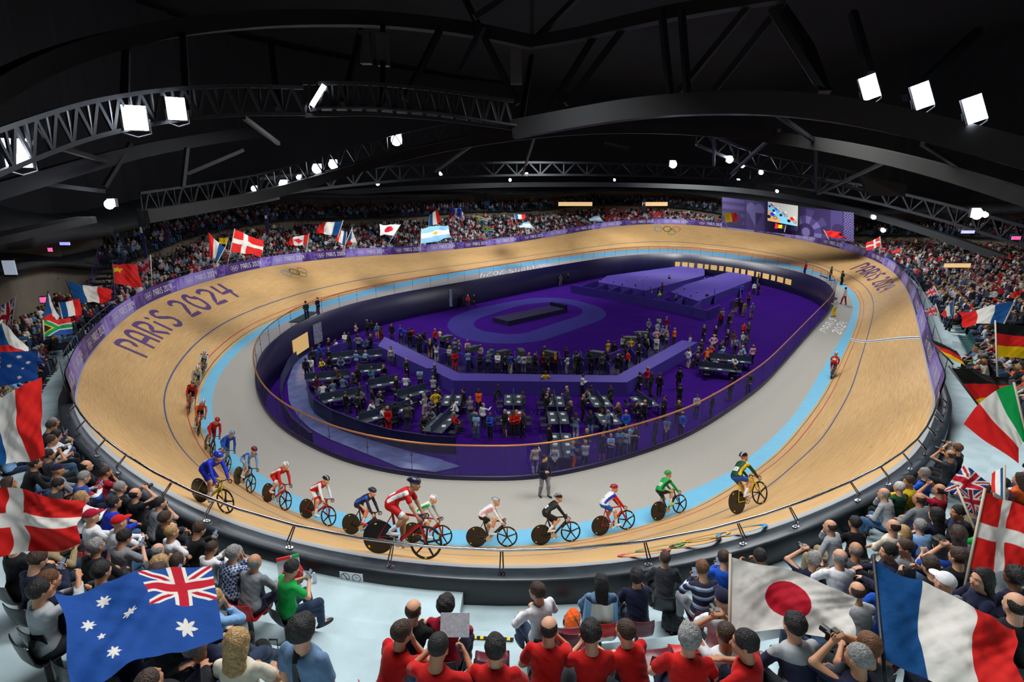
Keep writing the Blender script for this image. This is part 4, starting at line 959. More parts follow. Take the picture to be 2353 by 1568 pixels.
ov_i = dens([(1085,743),(1092,753),(1110,761),(1167,769),(1208,766),(1272,744),(1333,725),(1343,716),(1333,707),(1298,697),(1259,695),(1208,700),(1170,709),(1141,719),(1103,731)], 90)
Ao, Ai = zp(ov_o, ZI + .02), zp(ov_i, ZI + .02); Ai = np.roll(Ai, -int(np.argmin(((Ai - Ao[0]) ** 2).sum(1))), 0)
tag(loft('w', [Ao, Ai], M_ppath), kind='structure').name = 'floor_oval_path'
def slab(A, B, wd, h, z0=ZI):
    """box on the floor between two world points"""
    d = B - A; L = np.linalg.norm(d[:2]); a = math.atan2(d[1], d[0]); return MB().box(((A[0] + B[0]) / 2, (A[1] + B[1]) / 2, z0 + h / 2), (L, wd, h), a)
A_, B_ = at_z(1150, 745, ZI), at_z(1285, 715, ZI)
st = empty('stage', tuple((A_ + B_) / 2)); tag(st, 'long low dark stage block in the middle of the violet oval path', 'stage')
loc(slab(A_, B_, 2.6, .55).build('platform', [mat('dark_purple_stage', (26, 14, 62), .7)]), st); u_ = unit(B_ - A_); loc(slab(B_ - u_ * .3, B_, 2.6, .95).build('end_step', [M_navy]), st)

def wallseg(mb, pts, z0, z1, th=.08, m=0):
    for a, b in zip(pts[:-1], pts[1:]):
        d = np.array(b) - np.array(a); L = np.linalg.norm(d[:2]); an = math.atan2(d[1], d[0]); mb.box(((a[0] + b[0]) / 2, (a[1] + b[1]) / 2, (z0 + z1) / 2), (L + th, th, z1 - z0), an, m)
    return mb
# press tribune: outer wall, sloping desk top, raised floor with partitions and a back wall
O_ = zp([(868, 795), (1042, 875), (1440, 879), (1603, 787)], ZI + 1.05); I_ = zp([(884, 774), (1056, 858), (1418, 863), (1567, 782)], ZI + 1.25); B2 = zp([(925, 760), (1006, 801), (1105, 826), (1374, 826), (1440, 801), (1506, 764)], ZI + 1.25)
tr = empty('press_tribune', tuple(O_[1])); tag(tr, 'low purple press tribune bent round the front of the oval path', 'tribune')
mb = MB(); V = []
for p, q in zip(O_, I_): V += [V3(p[0], p[1], ZI), p, q, V3(q[0], q[1], ZI + .3)]
mb.add(V, [(4 * k + j, 4 * k + 4 + j, 4 * k + 5 + j, 4 * k + 1 + j) for k in range(3) for j in range(3)]); mb.add(V[:4], [(0, 1, 2, 3)]); mb.add(V[-4:], [(3, 2, 1, 0)])
loc(mb.build('desk_front', [M_pwall]), tr)
mb = MB(); F_ = [V3(*p[:2], ZI + .3) for p in list(I_) + list(B2[::-1])]; mb.add(F_, [tuple(range(len(F_)))]); loc(mb.build('floor_deck', [mat('tribune_carpet', (28, 12, 76), .8)]), tr)
loc(wallseg(MB(), B2, ZI, ZI + 1.35).build('back_wall', [M_pwall]), tr)
for (a, b) in [((930,790),(975,785)),((962,806),(1000,797)),((985,822),(1025,810)),((1012,836),(1050,820)),((1070,858),(1090,828)),((1130,858),(1128,828)),((1185,860),(1183,828)),((1237,861),(1232,828)),((1290,862),(1283,828)),((1340,862),(1333,828)),((1400,862),(1376,828)),((1435,852),(1410,815)),((1462,838),(1433,805)),((1483,824),(1455,795)),((1508,812),(1480,780)),((1535,797),(1500,768))]:
    loc(wallseg(MB(), [at_z(*a, ZI + .3), at_z(*b, ZI + .3)], ZI + .3, ZI + 1.15, .05).build('partition', [M_pwall]), tr)
def camera_box(px, py, rz):
    p = at_z(px, py, ZI + 1.35); e = empty('television_camera', (p[0], p[1], ZI + .3), rz)
    MB().box((0, 0, 1.45), (.5, 1.0, .42)).box((0, .62, 1.45), (.34, .3, .3)).build('housing', [mat('camera_grey', (70, 84, 84), .5)], e); b = MB()
    for a in (0, 2.1, 4.2): b.tube([(0, 0, 1.25), (.4 * math.cos(a), .4 * math.sin(a), 0)], .03, 6)
    b.build('tripod', [M_metal], e); return e
for i, (px, py, rz, w_) in enumerate([(1024, 787, -.8, 'leftmost'), (1086, 812, -.8, 'second from the left'), (1154, 822, -.9, 'third from the left'), (1198, 820, .2, 'fourth from the left'), (1266, 824, .9, 'in its middle'), (1373, 824, 1.1, 'at its right bend'), (1449, 789, 1.4, 'second from the right'), (1476, 777, 1.4, 'rightmost')]):
    tag(camera_box(px, py, rz), 'grey television camera on the tribune, ' + w_, 'camera', 'television cameras on the tribune')
# team pens
def pen(name, lab, front, parts_, extra=None):
    e = empty(name, tuple(at_z(*front[0], ZI))); tag(e, lab, 'pen')
    loc(wallseg(MB(), [at_z(*p, ZI) for p in front], ZI, ZI + 1.15).build('front_wall', [M_pwall]), e)
    for a, b in parts_: loc(wallseg(MB(), [at_z(*a, ZI), at_z(*b, ZI)], ZI, ZI + 1.1, .06).build('partition', [M_pwall]), e)
    for poly in extra or []: loc(flatpoly('roof_block', poly, ZI + 1.15, M_pwall, 1.15), e)
    return e
pen('team_pens', 'long row of purple team pens with cyclists sitting between low walls', [(1312, 673), (1361, 682), (1448, 698), (1548, 717), (1623, 736), (1652, 722)],
    [((1330, 676), (1375, 660)), ((1361, 682), (1408, 664)), ((1395, 688), (1437, 668)), ((1421, 693), (1468, 672)), ((1448, 698), (1492, 680)), ((1500, 708), (1530, 690)), ((1548, 717), (1585, 690)), ((1590, 728), (1615, 705))],
    [[(1375, 648), (1395, 634), (1573, 610), (1619, 616), (1619, 633), (1484, 668)], [(1541, 671), (1575, 654), (1675, 625), (1727, 632), (1727, 645), (1604, 692)]])
pen('warm_up_pen', 'small square purple pen beside the right end of the team pens', [(1640, 700), (1640, 683), (1700, 678), (1700, 705)], [((1675, 712), (1700, 703))])
# ramp with curved walls at the left
def ribwall(pts, z0, z1, th, m, name, par):
    A = zp(dens(pts, 40, False), z1); mb = MB(); T = np.gradient(A, axis=0); T /= np.linalg.norm(T, axis=1)[:, None]; Nn = np.stack([-T[:, 1], T[:, 0], 0 * T[:, 0]], 1) * th / 2; V = []
    for p, n in zip(A, Nn): V += [V3(*(p - n)[:2], z0), p - n, p + n, V3(*(p + n)[:2], z0)]
    mb.add(V, [(4 * k + j, 4 * k + 4 + j, 4 * k + 5 + j, 4 * k + 1 + j) for k in range(39) for j in range(3)]); return loc(mb.build(name, [m]), par)
rm = empty('access_ramp', tuple(at_z(670, 880, ZI))); tag(rm, 'shiny curved access ramp between navy walls at the left of the infield', 'ramp')
ro = dens([(722,790),(690,815),(672,845),(660,880),(664,923),(686,960),(715,987),(758,1010),(835,1040),(919,1075),(1000,1085)], 40, False); ri = dens([(735,800),(712,850),(707,893),(723,934),(743,962),(784,990),(861,1014),(950,1040),(1010,1055),(1040,1066),(1060,1072)], 40, False)
A, B = zp(ro, ZI + .06), zp(ri, ZI + .06); V = []
for p, q in zip(A, B): V += [p, q]
mb = MB().add(V, [(2 * k, 2 * k + 2, 2 * k + 3, 2 * k + 1) for k in range(39)]); loc(mb.build('ramp_floor', [M_ramp]), rm)
ribwall([(716,778),(690,795),(664,825),(647,862),(644,890),(650,925),(672,960),(715,995)], ZI, ZI + 1.0, .12, M_navy, 'outer_wall', rm)
bw_ = empty('desk_area_wall', tuple(at_z(720, 900, ZI))); tag(bw_, 'curved navy wall between the shiny ramp and the desks', 'partition')
ribwall([(706,870),(708,895),(722,918),(764,943),(835,970),(899,988),(988,1001),(1047,1004)], ZI, ZI + 1.1, .1, M_navy, 'panel', bw_)
pw_ = empty('desk_area_screen', tuple(at_z(740, 800, ZI))); tag(pw_, 'purple screen wall behind the desks at the left of the infield', 'partition')
loc(wallseg(MB(), [at_z(*p, ZI + .9) for p in [(708, 812), (780, 790), (820, 783), (870, 790)]], ZI, ZI + .9).build('panel', [M_pwall]), pw_)
# lit doorways and posters on the far wall of the infield
M_warm = mat('lit_interior', (232, 190, 120), .8, emit=.38); M_pst = mat('poster_print', (150, 156, 176), .7, noise=.5, nscale=5)
def wall_quad(name, px0, px1, pt, pb, par=None, m=None, off=.14):
    i0 = int(np.argmin(((proj(C0 - [0, 0, 1.2])[:, 0] - px0) ** 2) + np.where(proj(C0)[:, 1] > (700 if px0 > 1500 else 860), 1e6, 0))); i1 = int(np.argmin(((proj(C0 - [0, 0, 1.2])[:, 0] - px1) ** 2) + np.where(proj(C0)[:, 1] > (700 if px0 > 1500 else 860), 1e6, 0)))
    a, b = C0[i0] - NN[i0] * off, C0[i1] - NN[i1] * off
    za, zb = pt, pb; return MB().add([V3(a[0], a[1], zb), V3(b[0], b[1], zb), V3(b[0], b[1], za), V3(a[0], a[1], za)], [(0, 1, 2, 3)]).build(name, [m or M_warm], par)
for (a, b, z1, z0, nm, lab, mm) in [(668, 706, -.9, -2.4, 'lit_doorway', 'warmly lit opening in the navy wall beside the shiny ramp', M_warm), (715, 734, -.5, -2.4, 'poster', 'grey poster with a swirl on the navy wall at the left of the infield', M_pst), (1028, 1038, -.4, -2.6, 'poster', 'tall white poster on the far navy wall of the infield', M_pst)]:
    tag(wall_quad(nm, a, b, z1, z0, m=mm), lab, 'poster' if nm == 'poster' else 'opening')
for k in range(16):
    a = 1552 + k * 17; tag(wall_quad('lit_window', a, a + 12, -1.1, -1.9, m=M_warm), 'small warm lit window in the far wall under the track', 'window', 'lit windows under the far bend')
# ------------------------------------------------------------------ desks and chairs
def desk(px, py, rz, L=2.0, Wd=1.3, lab=None, papers=True):
    p = at_z(px, py, ZI + .75); e = empty('desk', (p[0], p[1], ZI), rz)
    MB().box((0, 0, .74), (Wd, L, .05)).build('desk_top', [M_desk], e); MB().box((0, 0, .98), (.05, L * 1.05, .5)).build('divider', [mat('blue_grey_screen', (44, 56, 84), .6)], e)
    for x in (-1, 1):
        for y in (-1, 1): MB().box((x * (Wd / 2 - .06), y * (L / 2 - .08), .36), (.05, .05, .72)).build('leg', [M_metal], e)
    if lab: tag(e, lab, 'desk', 'press desks in the infield')
    return e
DESKS = [(1039,920,0),(1014,972,-.28,2.9),(1180,919,0),(1180,957,0),(1274,922,0),(1282,960,0),(1290,1023,-.03,3.2),(1379,923,.1),(1397,962,.12),(1480,923,.28),(781,821,-1.2,2.3),(850,816,-1.3),(753,867,-1.25,3.2),(855,849,-1.35),(881,880,-1.0,2.3),(947,903,-.85,2.3),(787,911,-1.0,3.),(886,949,-.85,3.6),(1678,827,1.25,3.2),(1655,847,1.25,3.2)]
CH = {}
def chair(x, y, z, rz, col='charcoal', lab=None, grp=None):
    e = empty('chair', (x, y, z), rz)
    def mk(nm, fn, m):
        if nm not in CH: CH[nm] = fn().build(nm, [m], e).data
        else: o = bpy.data.objects.new(nm, CH[nm]); COL.objects.link(o); o.parent = e
    mk('seat', lambda: MB().box((0, 0, .45), (.44, .44, .04)), cloth(col)); mk('backrest', lambda: MB().box((0, -.22, .70), (.42, .035, .30), R=rot('X', .15)), cloth(col))
    for i, (a, b) in enumerate(((-1, -1), (1, -1), (-1, 1), (1, 1))):
        if 'leg%d' % i not in CH: CH['leg%d' % i] = MB().tube([(a * .19, b * .19, .44), (a * .21, b * .22, 0)], .013, 5).build('leg', [M_metal], e).data
        else: o = bpy.data.objects.new('leg', CH['leg%d' % i]); COL.objects.link(o); o.parent = e
    return tag(e, lab or 'charcoal conference chair standing at a grey press desk', 'chair', grp or 'chairs at the press desks')
DKW = ['beside the long purple tribune wall', 'with a long divider next to the navy curved wall']
NAMES_D = {0: 'in the left centre, first behind the tribune corner', 1: 'long and slanted, touching the navy curved wall', 2: 'upper one of the pair under the left tribune bend', 3: 'lower one of the pair under the left tribune bend', 4: 'first of the column of three in the middle', 5: 'second of the column of three in the middle', 6: 'seen through the glass, nearest the track', 7: 'right of the middle column, nearer the tribune', 8: 'right of the middle column, nearer the glass', 9: 'empty one under the right tribune bend', 10: 'at the far left beside the purple screen wall', 11: 'small, below the left end of the tribune', 12: 'long, beside the shiny ramp', 13: 'small, behind the man in the teal jumper', 14: 'slanted, left of the man in the open suit', 15: 'slanted, nearest the tribune wall on its left', 16: 'long and slanted at the navy curved wall corner', 17: 'longest, slanted beside the red jacketed pair', 18: 'farther one of the pair right of the tribune', 19: 'nearer one of the pair right of the tribune'}
for i, d in enumerate(DESKS):
    e = desk(*d[:3], *(d[3:4] or (2.0,)), lab='grey press desk, ' + NAMES_D[i]); L = d[3] if len(d) > 3 else 2.0; c, s_ = math.cos(d[2]), math.sin(d[2]); p = e.location
    W2 = lambda lx, ly: (p[0] + c * lx - s_ * ly, p[1] + s_ * lx + c * ly)
    n_ = int(L / 1.0)
    for sd in (-1, 1):
        for k in range(n_):
            ly = (k - (n_ - 1) / 2) * 1.0; x, y = W2(sd * .95, ly)
            if rnd.random() < .8: chair(x, y, ZI, d[2] + (PI / 2 if sd > 0 else -PI / 2), lab='charcoal chair at the desk, ' + NAMES_D[i], grp='chairs at the desk ' + NAMES_D[i])
            x, y = W2(sd * .35, ly + .05); q = MB().box((0, 0, 0), (.24, .32, .012)).build('sheet_of_paper', [M_pap]); put(q, x, y, ZI + .772, d[2] + rnd.uniform(-.3, .3)); tag(q, 'white paper on the press desk, ' + NAMES_D[i], 'paper', 'papers on the desk ' + NAMES_D[i])
# ------------------------------------------------------------------ glass fence round the infield
def glass(name, c, a):
    m = bpy.data.materials.new(name); m.use_nodes = True; N = m.node_tree.nodes; L = m.node_tree.links; N.remove(N['Principled BSDF']); o = N['Material Output']
    t = N.new('ShaderNodeBsdfTransparent'); g = N.new('ShaderNodeBsdfGlossy'); g.inputs['Roughness'].default_value = .05; d = N.new('ShaderNodeBsdfDiffuse'); d.inputs[0].default_value = (*lin(c), 1)
    t.inputs[0].default_value = (.86, .87, .95, 1); m1 = N.new('ShaderNodeMixShader'); m1.inputs[0].default_value = a; L.new(t.outputs[0], m1.inputs[1]); L.new(d.outputs[0], m1.inputs[2])
    m2 = N.new('ShaderNodeMixShader'); m2.inputs[0].default_value = .035; L.new(m1.outputs[0], m2.inputs[1]); L.new(g.outputs[0], m2.inputs[2]); L.new(m2.outputs[0], o.inputs[0]); return m
M_gn = glass('tinted_glass', (60, 54, 130), .16); M_copper = mat('copper_handrail', (196, 130, 84), .3, metal=.6)
fc = empty('glass_fence', C0[0]); tag(fc, 'tall glass balustrade with copper handrail around the sunken purple infield', 'fence')
HF = 1.62; PF = ringp(.05, HF); STP = 6
loc(MB().tube(PF[::2].tolist(), .045, 6, closed=True).build('handrail', [M_copper], smooth=True), fc)
for i in range(0, NS, STP):
    idx = [(i + k) % NS for k in range(STP + 1)]; V = []
    for j in idx: p = ringp(.05, 0)[j] if False else C0[j] - NN[j] * .05; V += [V3(p[0], p[1], .22), V3(p[0], p[1], HF)]
    loc(MB().add(V, [(2 * k, 2 * k + 2, 2 * k + 3, 2 * k + 1) for k in range(STP)]).build('glass_panel', [M_gn]), fc)
    p = C0[i] - NN[i] * .05; loc(MB().box((p[0], p[1], HF / 2 + .1), (.02, .02, HF - .25)).box((p[0], p[1], HF * .62), (.10, .05, .03)).build('post', [mat('thin_dark_post', (40, 42, 60), .4)]), fc)
# ------------------------------------------------------------------ people on the infield
ORG = dict(A=(580, 450), D=(1170, 450), B=(580, 750), C=(1170, 750))
CN = dict(lightblue='pale blue', darkgreen='dark green', lightgrey='light grey', darkgrey='dark grey', darkdenim='dark denim', steel='grey blue', charcoal='charcoal', royal='deep blue', tan='tan', denim='blue denim')
cn = lambda c: CN.get(c, c)
DO = dict(stand='standing', stand_walk='walking', stand_cross='with folded arms', stand_hips='with hands on hips', stand_front='with hands joined', stand_phone='looking at something in the hands', stand_chin='with a hand at the chin', stand_point='pointing', stand_back='with hands behind the back',
    sit='sitting', sit_lean='sitting leaning forward', sit_chin='sitting with chin on hand', sit_phone='sitting looking at a phone', sit_camera='sitting holding a camera up', sit_cross='sitting with folded arms', sit_leg='sitting with one leg crossed', sit_clasp='sitting with clasped hands', sit_side='sitting turned sideways', sit_paper='sitting reading', sit_slouch='lying back in the seat', sit_arms='sitting with one arm raised', sit_flag='sitting holding a flag pole')
USED = {}
LABELLED = []
def label_person(o, p, d, where, xy, cat='person', grp=None):
    LABELLED.append((o, p, d, where, xy)); o['category'] = cat
    if grp: o['group'] = grp
HD = dict(short='', crop='', bald='bald ', long='long-haired ', bob='', curly='', cap='capped ', helmet='helmeted ')
TOPN = {True: 'jacket', False: 'top'}
def finish_labels():
    """every label picks out one person: look first, then what tells two alike ones apart"""
    base = {}
    for it in LABELLED:
        o, p, d, where, xy = it
        w_ = (HD.get(d.get('hair', 'short'), '') + ('woman' if d.get('female') else 'person') + ' in ' + cn(d['top']) + ' ' + ('jacket' if d.get('coat') else ('dress' if d.get('skirt') and d['top'] == d['bottom'] else 'shirt' if d.get('sleeve') == 'short' else 'top'))).strip()
        base.setdefault((w_, where), []).append(it)
    words_ = ['second', 'third', 'fourth', 'fifth', 'sixth', 'seventh', 'eighth', 'ninth', 'tenth', 'eleventh', 'twelfth']
    for (w_, where), its in base.items():
        def mk(it, lv):
            o, p, d, _, xy = it; a = w_
            if lv in (1, 3): a += ' and ' + cn(d['bottom']) + (' skirt' if d.get('skirt') else ' trousers')
            if lv in (2, 3): a += ' ' + DO[p]
            return (a + ', ' + where).replace('  ', ' ')
        for lv in (0, 1, 2, 3):
            L = [mk(i, lv) for i in its]
            if len(set(L)) == len(L) and max(len(l.split()) for l in L) <= 16: break
        else:
            its.sort(key=lambda it: it[4][0]); n = len(its)
            L = [mk(it, 0) + ', ' + ('leftmost' if k == 0 else 'rightmost' if k == n - 1 else words_[k - 1] + ' from left') for k, it in enumerate(its)]
        for it, l in zip(its, L): it[0]['label'] = l
def fix(o, n, seed, **k): pass
def infield_person(code, x, y, pose, top, bottom, hair, where, yaw=None, seat=False, **ex):
    ox, oy = ORG[code]; px, py = ox + x / 3.92, oy + y / 3.92; z = ZI + ex.pop('dz', 0); p = at_z(px, py, z)
    hc = ex.pop('hc', rnd.choice(['brown', 'black', 'brown', 'blond', 'grey'])); fem = hair in ('long', 'bob') or ex.pop('female', False); lod = 2
    kw = dict(top=top, bottom=bottom, hair=hair, hairc=hc, female=fem, lod=lod, skin=ex.pop('skin', rnd.choice(['light', 'light', 'tan', 'dark'])), **ex)
    o, J = person(pose, **kw); put(o, p[0], p[1], z, yaw if yaw is not None else rnd.uniform(-PI, PI), rnd.uniform(.98, 1.07))
    label_person(o, pose, kw, where, (px, py), 'person', None); return o
w1 = 'by the left infield desks'; w2 = 'inside the purple tribune'; w3 = 'between desks and tribune'; w4 = 'at the middle desks'; w5 = 'behind the glass nearest the track'; w6 = 'on carpet right of the tribune'; w7 = 'at the right hand desks'; w8 = 'by the team pens'; w9 = 'on carpet beyond the tribune, left'
FAC = PI   # facing the camera
INF = [
 ('B',495,480,'stand','navy','black','short',w1,0),('B',540,455,'stand_back','white','lightgrey','crop',w1,0),('B',555,370,'stand','charcoal','black','short',w1,.3),('B',612,330,'stand_walk','blue','darkdenim','short',w1,-1),('B',700,375,'stand_front','navy','black','short',w1,.5),
 ('B',842,220,'stand_cross','white','lightgrey','crop',w1,PI),('B',880,225,'stand','black','charcoal','short',w1,2.5),('B',962,245,'stand_hips','grey','black','bald',w1,0),('B',1075,230,'stand_phone','black','navy','long',w1,2.8),('B',945,400,'stand_walk','lightblue','darkgrey','short',w1,-.4),
 ('B',938,120,'stand_cross','pink','charcoal','short',w1,-1.2),('B',1255,355,'stand','lightgrey','darkgrey','bob',w3,PI),('B',1395,480,'stand_back','charcoal','black','short',w3,.2),('B',1085,560,'stand_chin','teal','tan','bald',w1,2.8),('B',960,555,'stand_phone','black','black','long',w1,2.6,dict(skirt=True)),
 ('B',595,640,'stand_front','maroon','grey','bob',w1,2.6),('B',850,810,'stand_phone','black','charcoal','short',w1,-.5),('B',955,820,'stand_back','charcoal','black','short',w1,0),('B',985,765,'stand_walk','grey','black','long',w1,-.8),('B',1085,770,'stand_hips','navy','darkgrey','cap',w1,2.2),
 ('B',1305,650,'stand_front','black','black','short',w3,2.6,dict(coat=True)),('B',1515,575,'stand_cross','lightblue','black','cap',w3,PI),('B',1650,540,'stand_point','navy','black','short',w3,2.),('B',1635,655,'stand_cross','lightgrey','darkgrey','short',w3,0),('B',1560,840,'stand_phone','lightgrey','beige','bob',w3,1.),
 ('B',1655,800,'stand_hips','yellow','black','bald',w3,.3),('B',1905,770,'stand_back','black','charcoal','short',w4,2.,dict(coat=True)),('B',1965,860,'stand_cross','grey','darkgrey','crop',w4,.4),('B',2040,790,'stand_front','orange','black','bob',w4,PI),('B',2080,920,'stand_point','white','black','bald',w4,-.4),
 ('B',2000,980,'stand','denim','darkgrey','short',w4,0),('B',2020,1020,'stand_front','lightblue','denim','short',w4,2.9),('B',2145,1015,'stand_chin','blue','black','bald',w4,2.6),('B',2280,990,'stand_phone','black','charcoal','long',w4,2.4,dict(skirt=True)),('B',1230,960,'stand_back','red','red','curly',w4,.3),('B',1400,940,'stand','darkgrey','charcoal','short',w4,.2),
 ('B',1295,905,'stand_walk','navy','black','short',w4,.6),('B',2345,1000,'stand_chin','red','black','short',w4,PI),
 ('B',1260,130,'stand','black','charcoal','short',w2,PI,dict(coat=True)),('B',1340,155,'stand_back','royal','charcoal','short',w2,.4,dict(hc='auburn')),('B',1130,120,'stand_chin','teal','tan','bald',w9,PI),('B',1165,160,'stand_cross','maroon','maroon','bob',w9,PI,dict(skirt=True)),
 ('B',1420,190,'stand_phone','black','black','short',w2,.2),('B',1443,170,'stand','crimson','charcoal','short',w2,.3),('B',1515,245,'stand_hips','black','black','short',w2,2.8,dict(coat=True)),('B',1500,240,'stand','black','navy','short',w2,0),('B',1555,205,'stand_cross','black','charcoal','long',w2,1.),('B',1605,290,'stand_phone','black','tan','long',w2,0),
 ('B',1650,185,'stand_back','red','charcoal','short',w2,.5),('B',1695,180,'stand_hips','white','charcoal','short',w2,-1),('B',1660,325,'stand_cross','white','lightgrey','bob',w2,0),('B',1715,240,'stand','charcoal','black','bob',w2,1),('B',1765,290,'stand','navy','charcoal','bald',w2,.5),('B',1780,355,'stand_cross','lightgrey','charcoal','long',w2,2.7),
 ('B',1830,285,'stand','grey','darkgrey','bob',w2,PI),('B',1868,290,'stand_back','steel','charcoal','bald',w2,2.),('B',1828,405,'stand_phone','red','red','short',w2,PI),('B',1945,400,'stand_cross','lightblue','darkgrey','short',w2,.3),('B',1940,300,'stand_back','pink','charcoal','bald',w2,.3),('B',2055,340,'stand_back','lightgrey','charcoal','bald',w2,.1),
 ('B',2050,420,'stand_phone','charcoal','black','long',w2,PI),('B',2125,420,'stand_cross','steel','charcoal','bob',w2,.4),('B',2155,350,'stand','teal','charcoal','short',w2,.2),('B',2210,425,'stand_cross','white','charcoal','short',w2,PI),('B',2275,425,'stand_back','charcoal','black','short',w2,0),('B',2325,430,'stand_walk','denim','lightgrey','short',w2,-.4),
 ('C',15,430,'stand','blue','tan','short',w2,.6),('C',85,425,'stand_phone','lightblue','brown','short',w2,1.2),('C',130,425,'stand','white','grey','short',w2,0),('C',180,425,'stand_point','grey','charcoal','bald',w2,2.8),('C',230,430,'stand_cross','black','charcoal','bob',w2,PI,dict(hc='blond')),('C',315,360,'stand','black','charcoal','short',w2,PI,dict(coat=True)),
 ('C',305,430,'stand','maroon','charcoal','short',w2,.2,dict(hc='blond')),('C',340,432,'stand_back','charcoal','black','short',w2,.5),('C',412,430,'stand','maroon','black','long',w2,0,dict(hc='blond')),('C',512,360,'stand_back','black','charcoal','short',w2,1.),('C',522,435,'stand_cross','white','lightgrey','short',w2,1.2),('C',595,420,'stand_chin','teal','khaki','short',w2,2.6),
 ('C',622,435,'stand_hips','black','black','long',w2,2.8),('C',710,390,'stand_hips','darkgreen','charcoal','short',w2,.4),('C',735,435,'stand_back','black','black','short',w2,0,dict(coat=True)),('C',828,440,'stand','darkgrey','darkgrey','short',w2,.5),('C',880,395,'stand_back','black','charcoal','short',w2,1.2,dict(coat=True)),('C',885,300,'stand_front','yellow','charcoal','bald',w2,.4),
 ('C',942,310,'stand','black','black','short',w2,.2),('C',970,440,'stand_hips','black','charcoal','short',w2,-.3,dict(skirt=True)),('C',1010,430,'stand','black','charcoal','short',w2,1.),('C',1058,395,'stand_back','red','charcoal','short',w2,.8),('C',1015,250,'stand_point','white','charcoal','short',w2,-1),('C',1035,300,'stand','charcoal','black','short',w2,0),
 ('C',1088,270,'stand_hips','yellow','charcoal','short',w2,PI),('C',1160,345,'stand_cross','black','charcoal','long',w2,PI),('C',1165,235,'stand','charcoal','black','bob',w2,2.),('C',1220,240,'stand','navy','navy','bald',w2,.5),('C',1240,280,'stand_back','black','black','long',w2,1.2),('C',1235,190,'stand_back','navy','charcoal','bald',w2,0),
 ('C',1318,262,'stand_cross','lightgrey','lightgrey','bob',w2,PI,dict(skirt=True)),('C',1320,190,'stand_hips','pink','charcoal','bald',w2,.2),('C',1372,150,'stand_back','steel','charcoal','short',w2,.2),('C',1325,115,'stand_back','lightblue','grey','short',w2,.4),('C',1412,210,'stand_cross','grey','darkgrey','long',w2,.5,dict(hc='blond')),('C',1480,180,'stand_front','orange','charcoal','short',w2,.6),
 ('C',1250,85,'stand_back','steel','charcoal','short',w2,0),('C',1340,60,'stand_cross','lightgrey','charcoal','short',w6,PI),('C',1410,65,'stand_walk','crimson','beige','short',w6,-1.2),
 ('C',325,600,'stand_hips','yellow','black','short',w3,.2),('C',655,630,'stand_phone','white','black','short',w3,-1.4),('C',1165,620,'stand_back','black','black','short',w6,.4),('C',1235,570,'stand_cross','red','darkgrey','short',w6,.6),('C',1270,630,'stand_hips','black','charcoal','bob',w6,1.),('C',1345,630,'stand','black','black','short',w6,-.6),
 ('C',1525,570,'stand','black','black','short',w6,.2),('C',1525,735,'stand_cross','black','brown','short',w6,-.2,dict(coat=True)),('C',1675,825,'stand_phone','lightgrey','darkdenim','short',w5,PI),('C',1820,820,'stand_cross','black','black','short',w5,1.2),('C',1610,370,'stand_cross','lightgrey','tan','bob',w6,-1.5),('C',1620,240,'stand','lightgrey','charcoal','short',w6,1.),
 ('C',655,850,'stand_phone','black','black','crop',w4,-1.3),('C',345,770,'stand_lean','navy','black','bald',w4,-1),('C',130,800,'stand_phone','darkgrey','darkdenim','short',w4,1.5),('C',520,760,'stand_phone','darkgrey','charcoal','bald',w4,1.4),('C',555,900,'stand_phone','black','black','short',w4,1.4),('C',330,830,'stand_phone','black','charcoal','bald',w4,-1.3),
 ('C',65,1000,'stand_chin','red','black','bald',w4,PI),('C',130,1000,'stand','charcoal','black','short',w4,2.),('C',355,1130,'stand','black','navy','curly',w5,-1),('C',565,1290,'stand_phone','steel','orange','bob',w5,-1.,),('C',595,1030,'stand_cross','steel','lightgrey','bob',w5,-.5),('C',690,1185,'stand_cross','navy','denim','short',w5,PI),('C',835,1210,'stand_hips','navy','navy','long',w5,2.8,dict(skirt=True)),
 ('C',905,1215,'stand_cross','lightblue','navy','bald',w5,PI),('C',1040,1170,'stand_point','lightgrey','denim','long',w5,2.6),('C',1085,1140,'stand_phone','lightblue','charcoal','short',w5,-2.4),('C',1125,1140,'stand_cross','charcoal','black','short',w5,PI),('C',985,1185,'stand_front','steel','black','bob',w5,PI,dict(hc='white')),('C',880,990,'stand_walk','steel','denim','short',w5,.8),
 ('C',1040,1000,'stand_back','blue','navy','bald',w5,0),('C',1410,1050,'stand_front','steel','navy','cap',w5,2.7),('C',1545,1005,'stand_back','blue','black','bald',w5,.3),('C',1310,1070,'stand','navy','charcoal','short',w5,1.),('C',1390,860,'stand_cross','navy','black','short',w5,2.),('C',1210,900,'stand_walk','black','black','bald',w5,.5),('C',1510,900,'stand_phone','charcoal','black','short',w5,PI),
 ('C',725,1000,'stand','navy','steel','bob',w5,PI),('C',235,1335,'stand_point','beige','lightgrey','short',w5,.3),('C',405,1330,'stand_back','lightgrey','charcoal','short',w5,0),('C',680,1290,'stand_front','lightgrey','charcoal','short',w5,0),('C',1985,670,'stand','navy','charcoal','bob',w6,.5),('C',2150,610,'stand_back','charcoal','navy','short',w7,0),
 ('C',1745,140,'stand_back','black','black','short',w6,.2),('C',1850,150,'stand_front','black','black','bald',w6,PI,dict(coat=True)),('C',1955,190,'stand_chin','black','black','short',w6,PI),('C',2010,200,'stand_front','brown','tan','bob',w6,PI,dict(hc='black')),('C',2090,210,'stand_back','lightgrey','grey','bald',w6,.4),('C',2100,120,'stand_chin','red','black','short',w6,PI),('C',2150,110,'stand_cross','charcoal','charcoal','short',w6,2.),
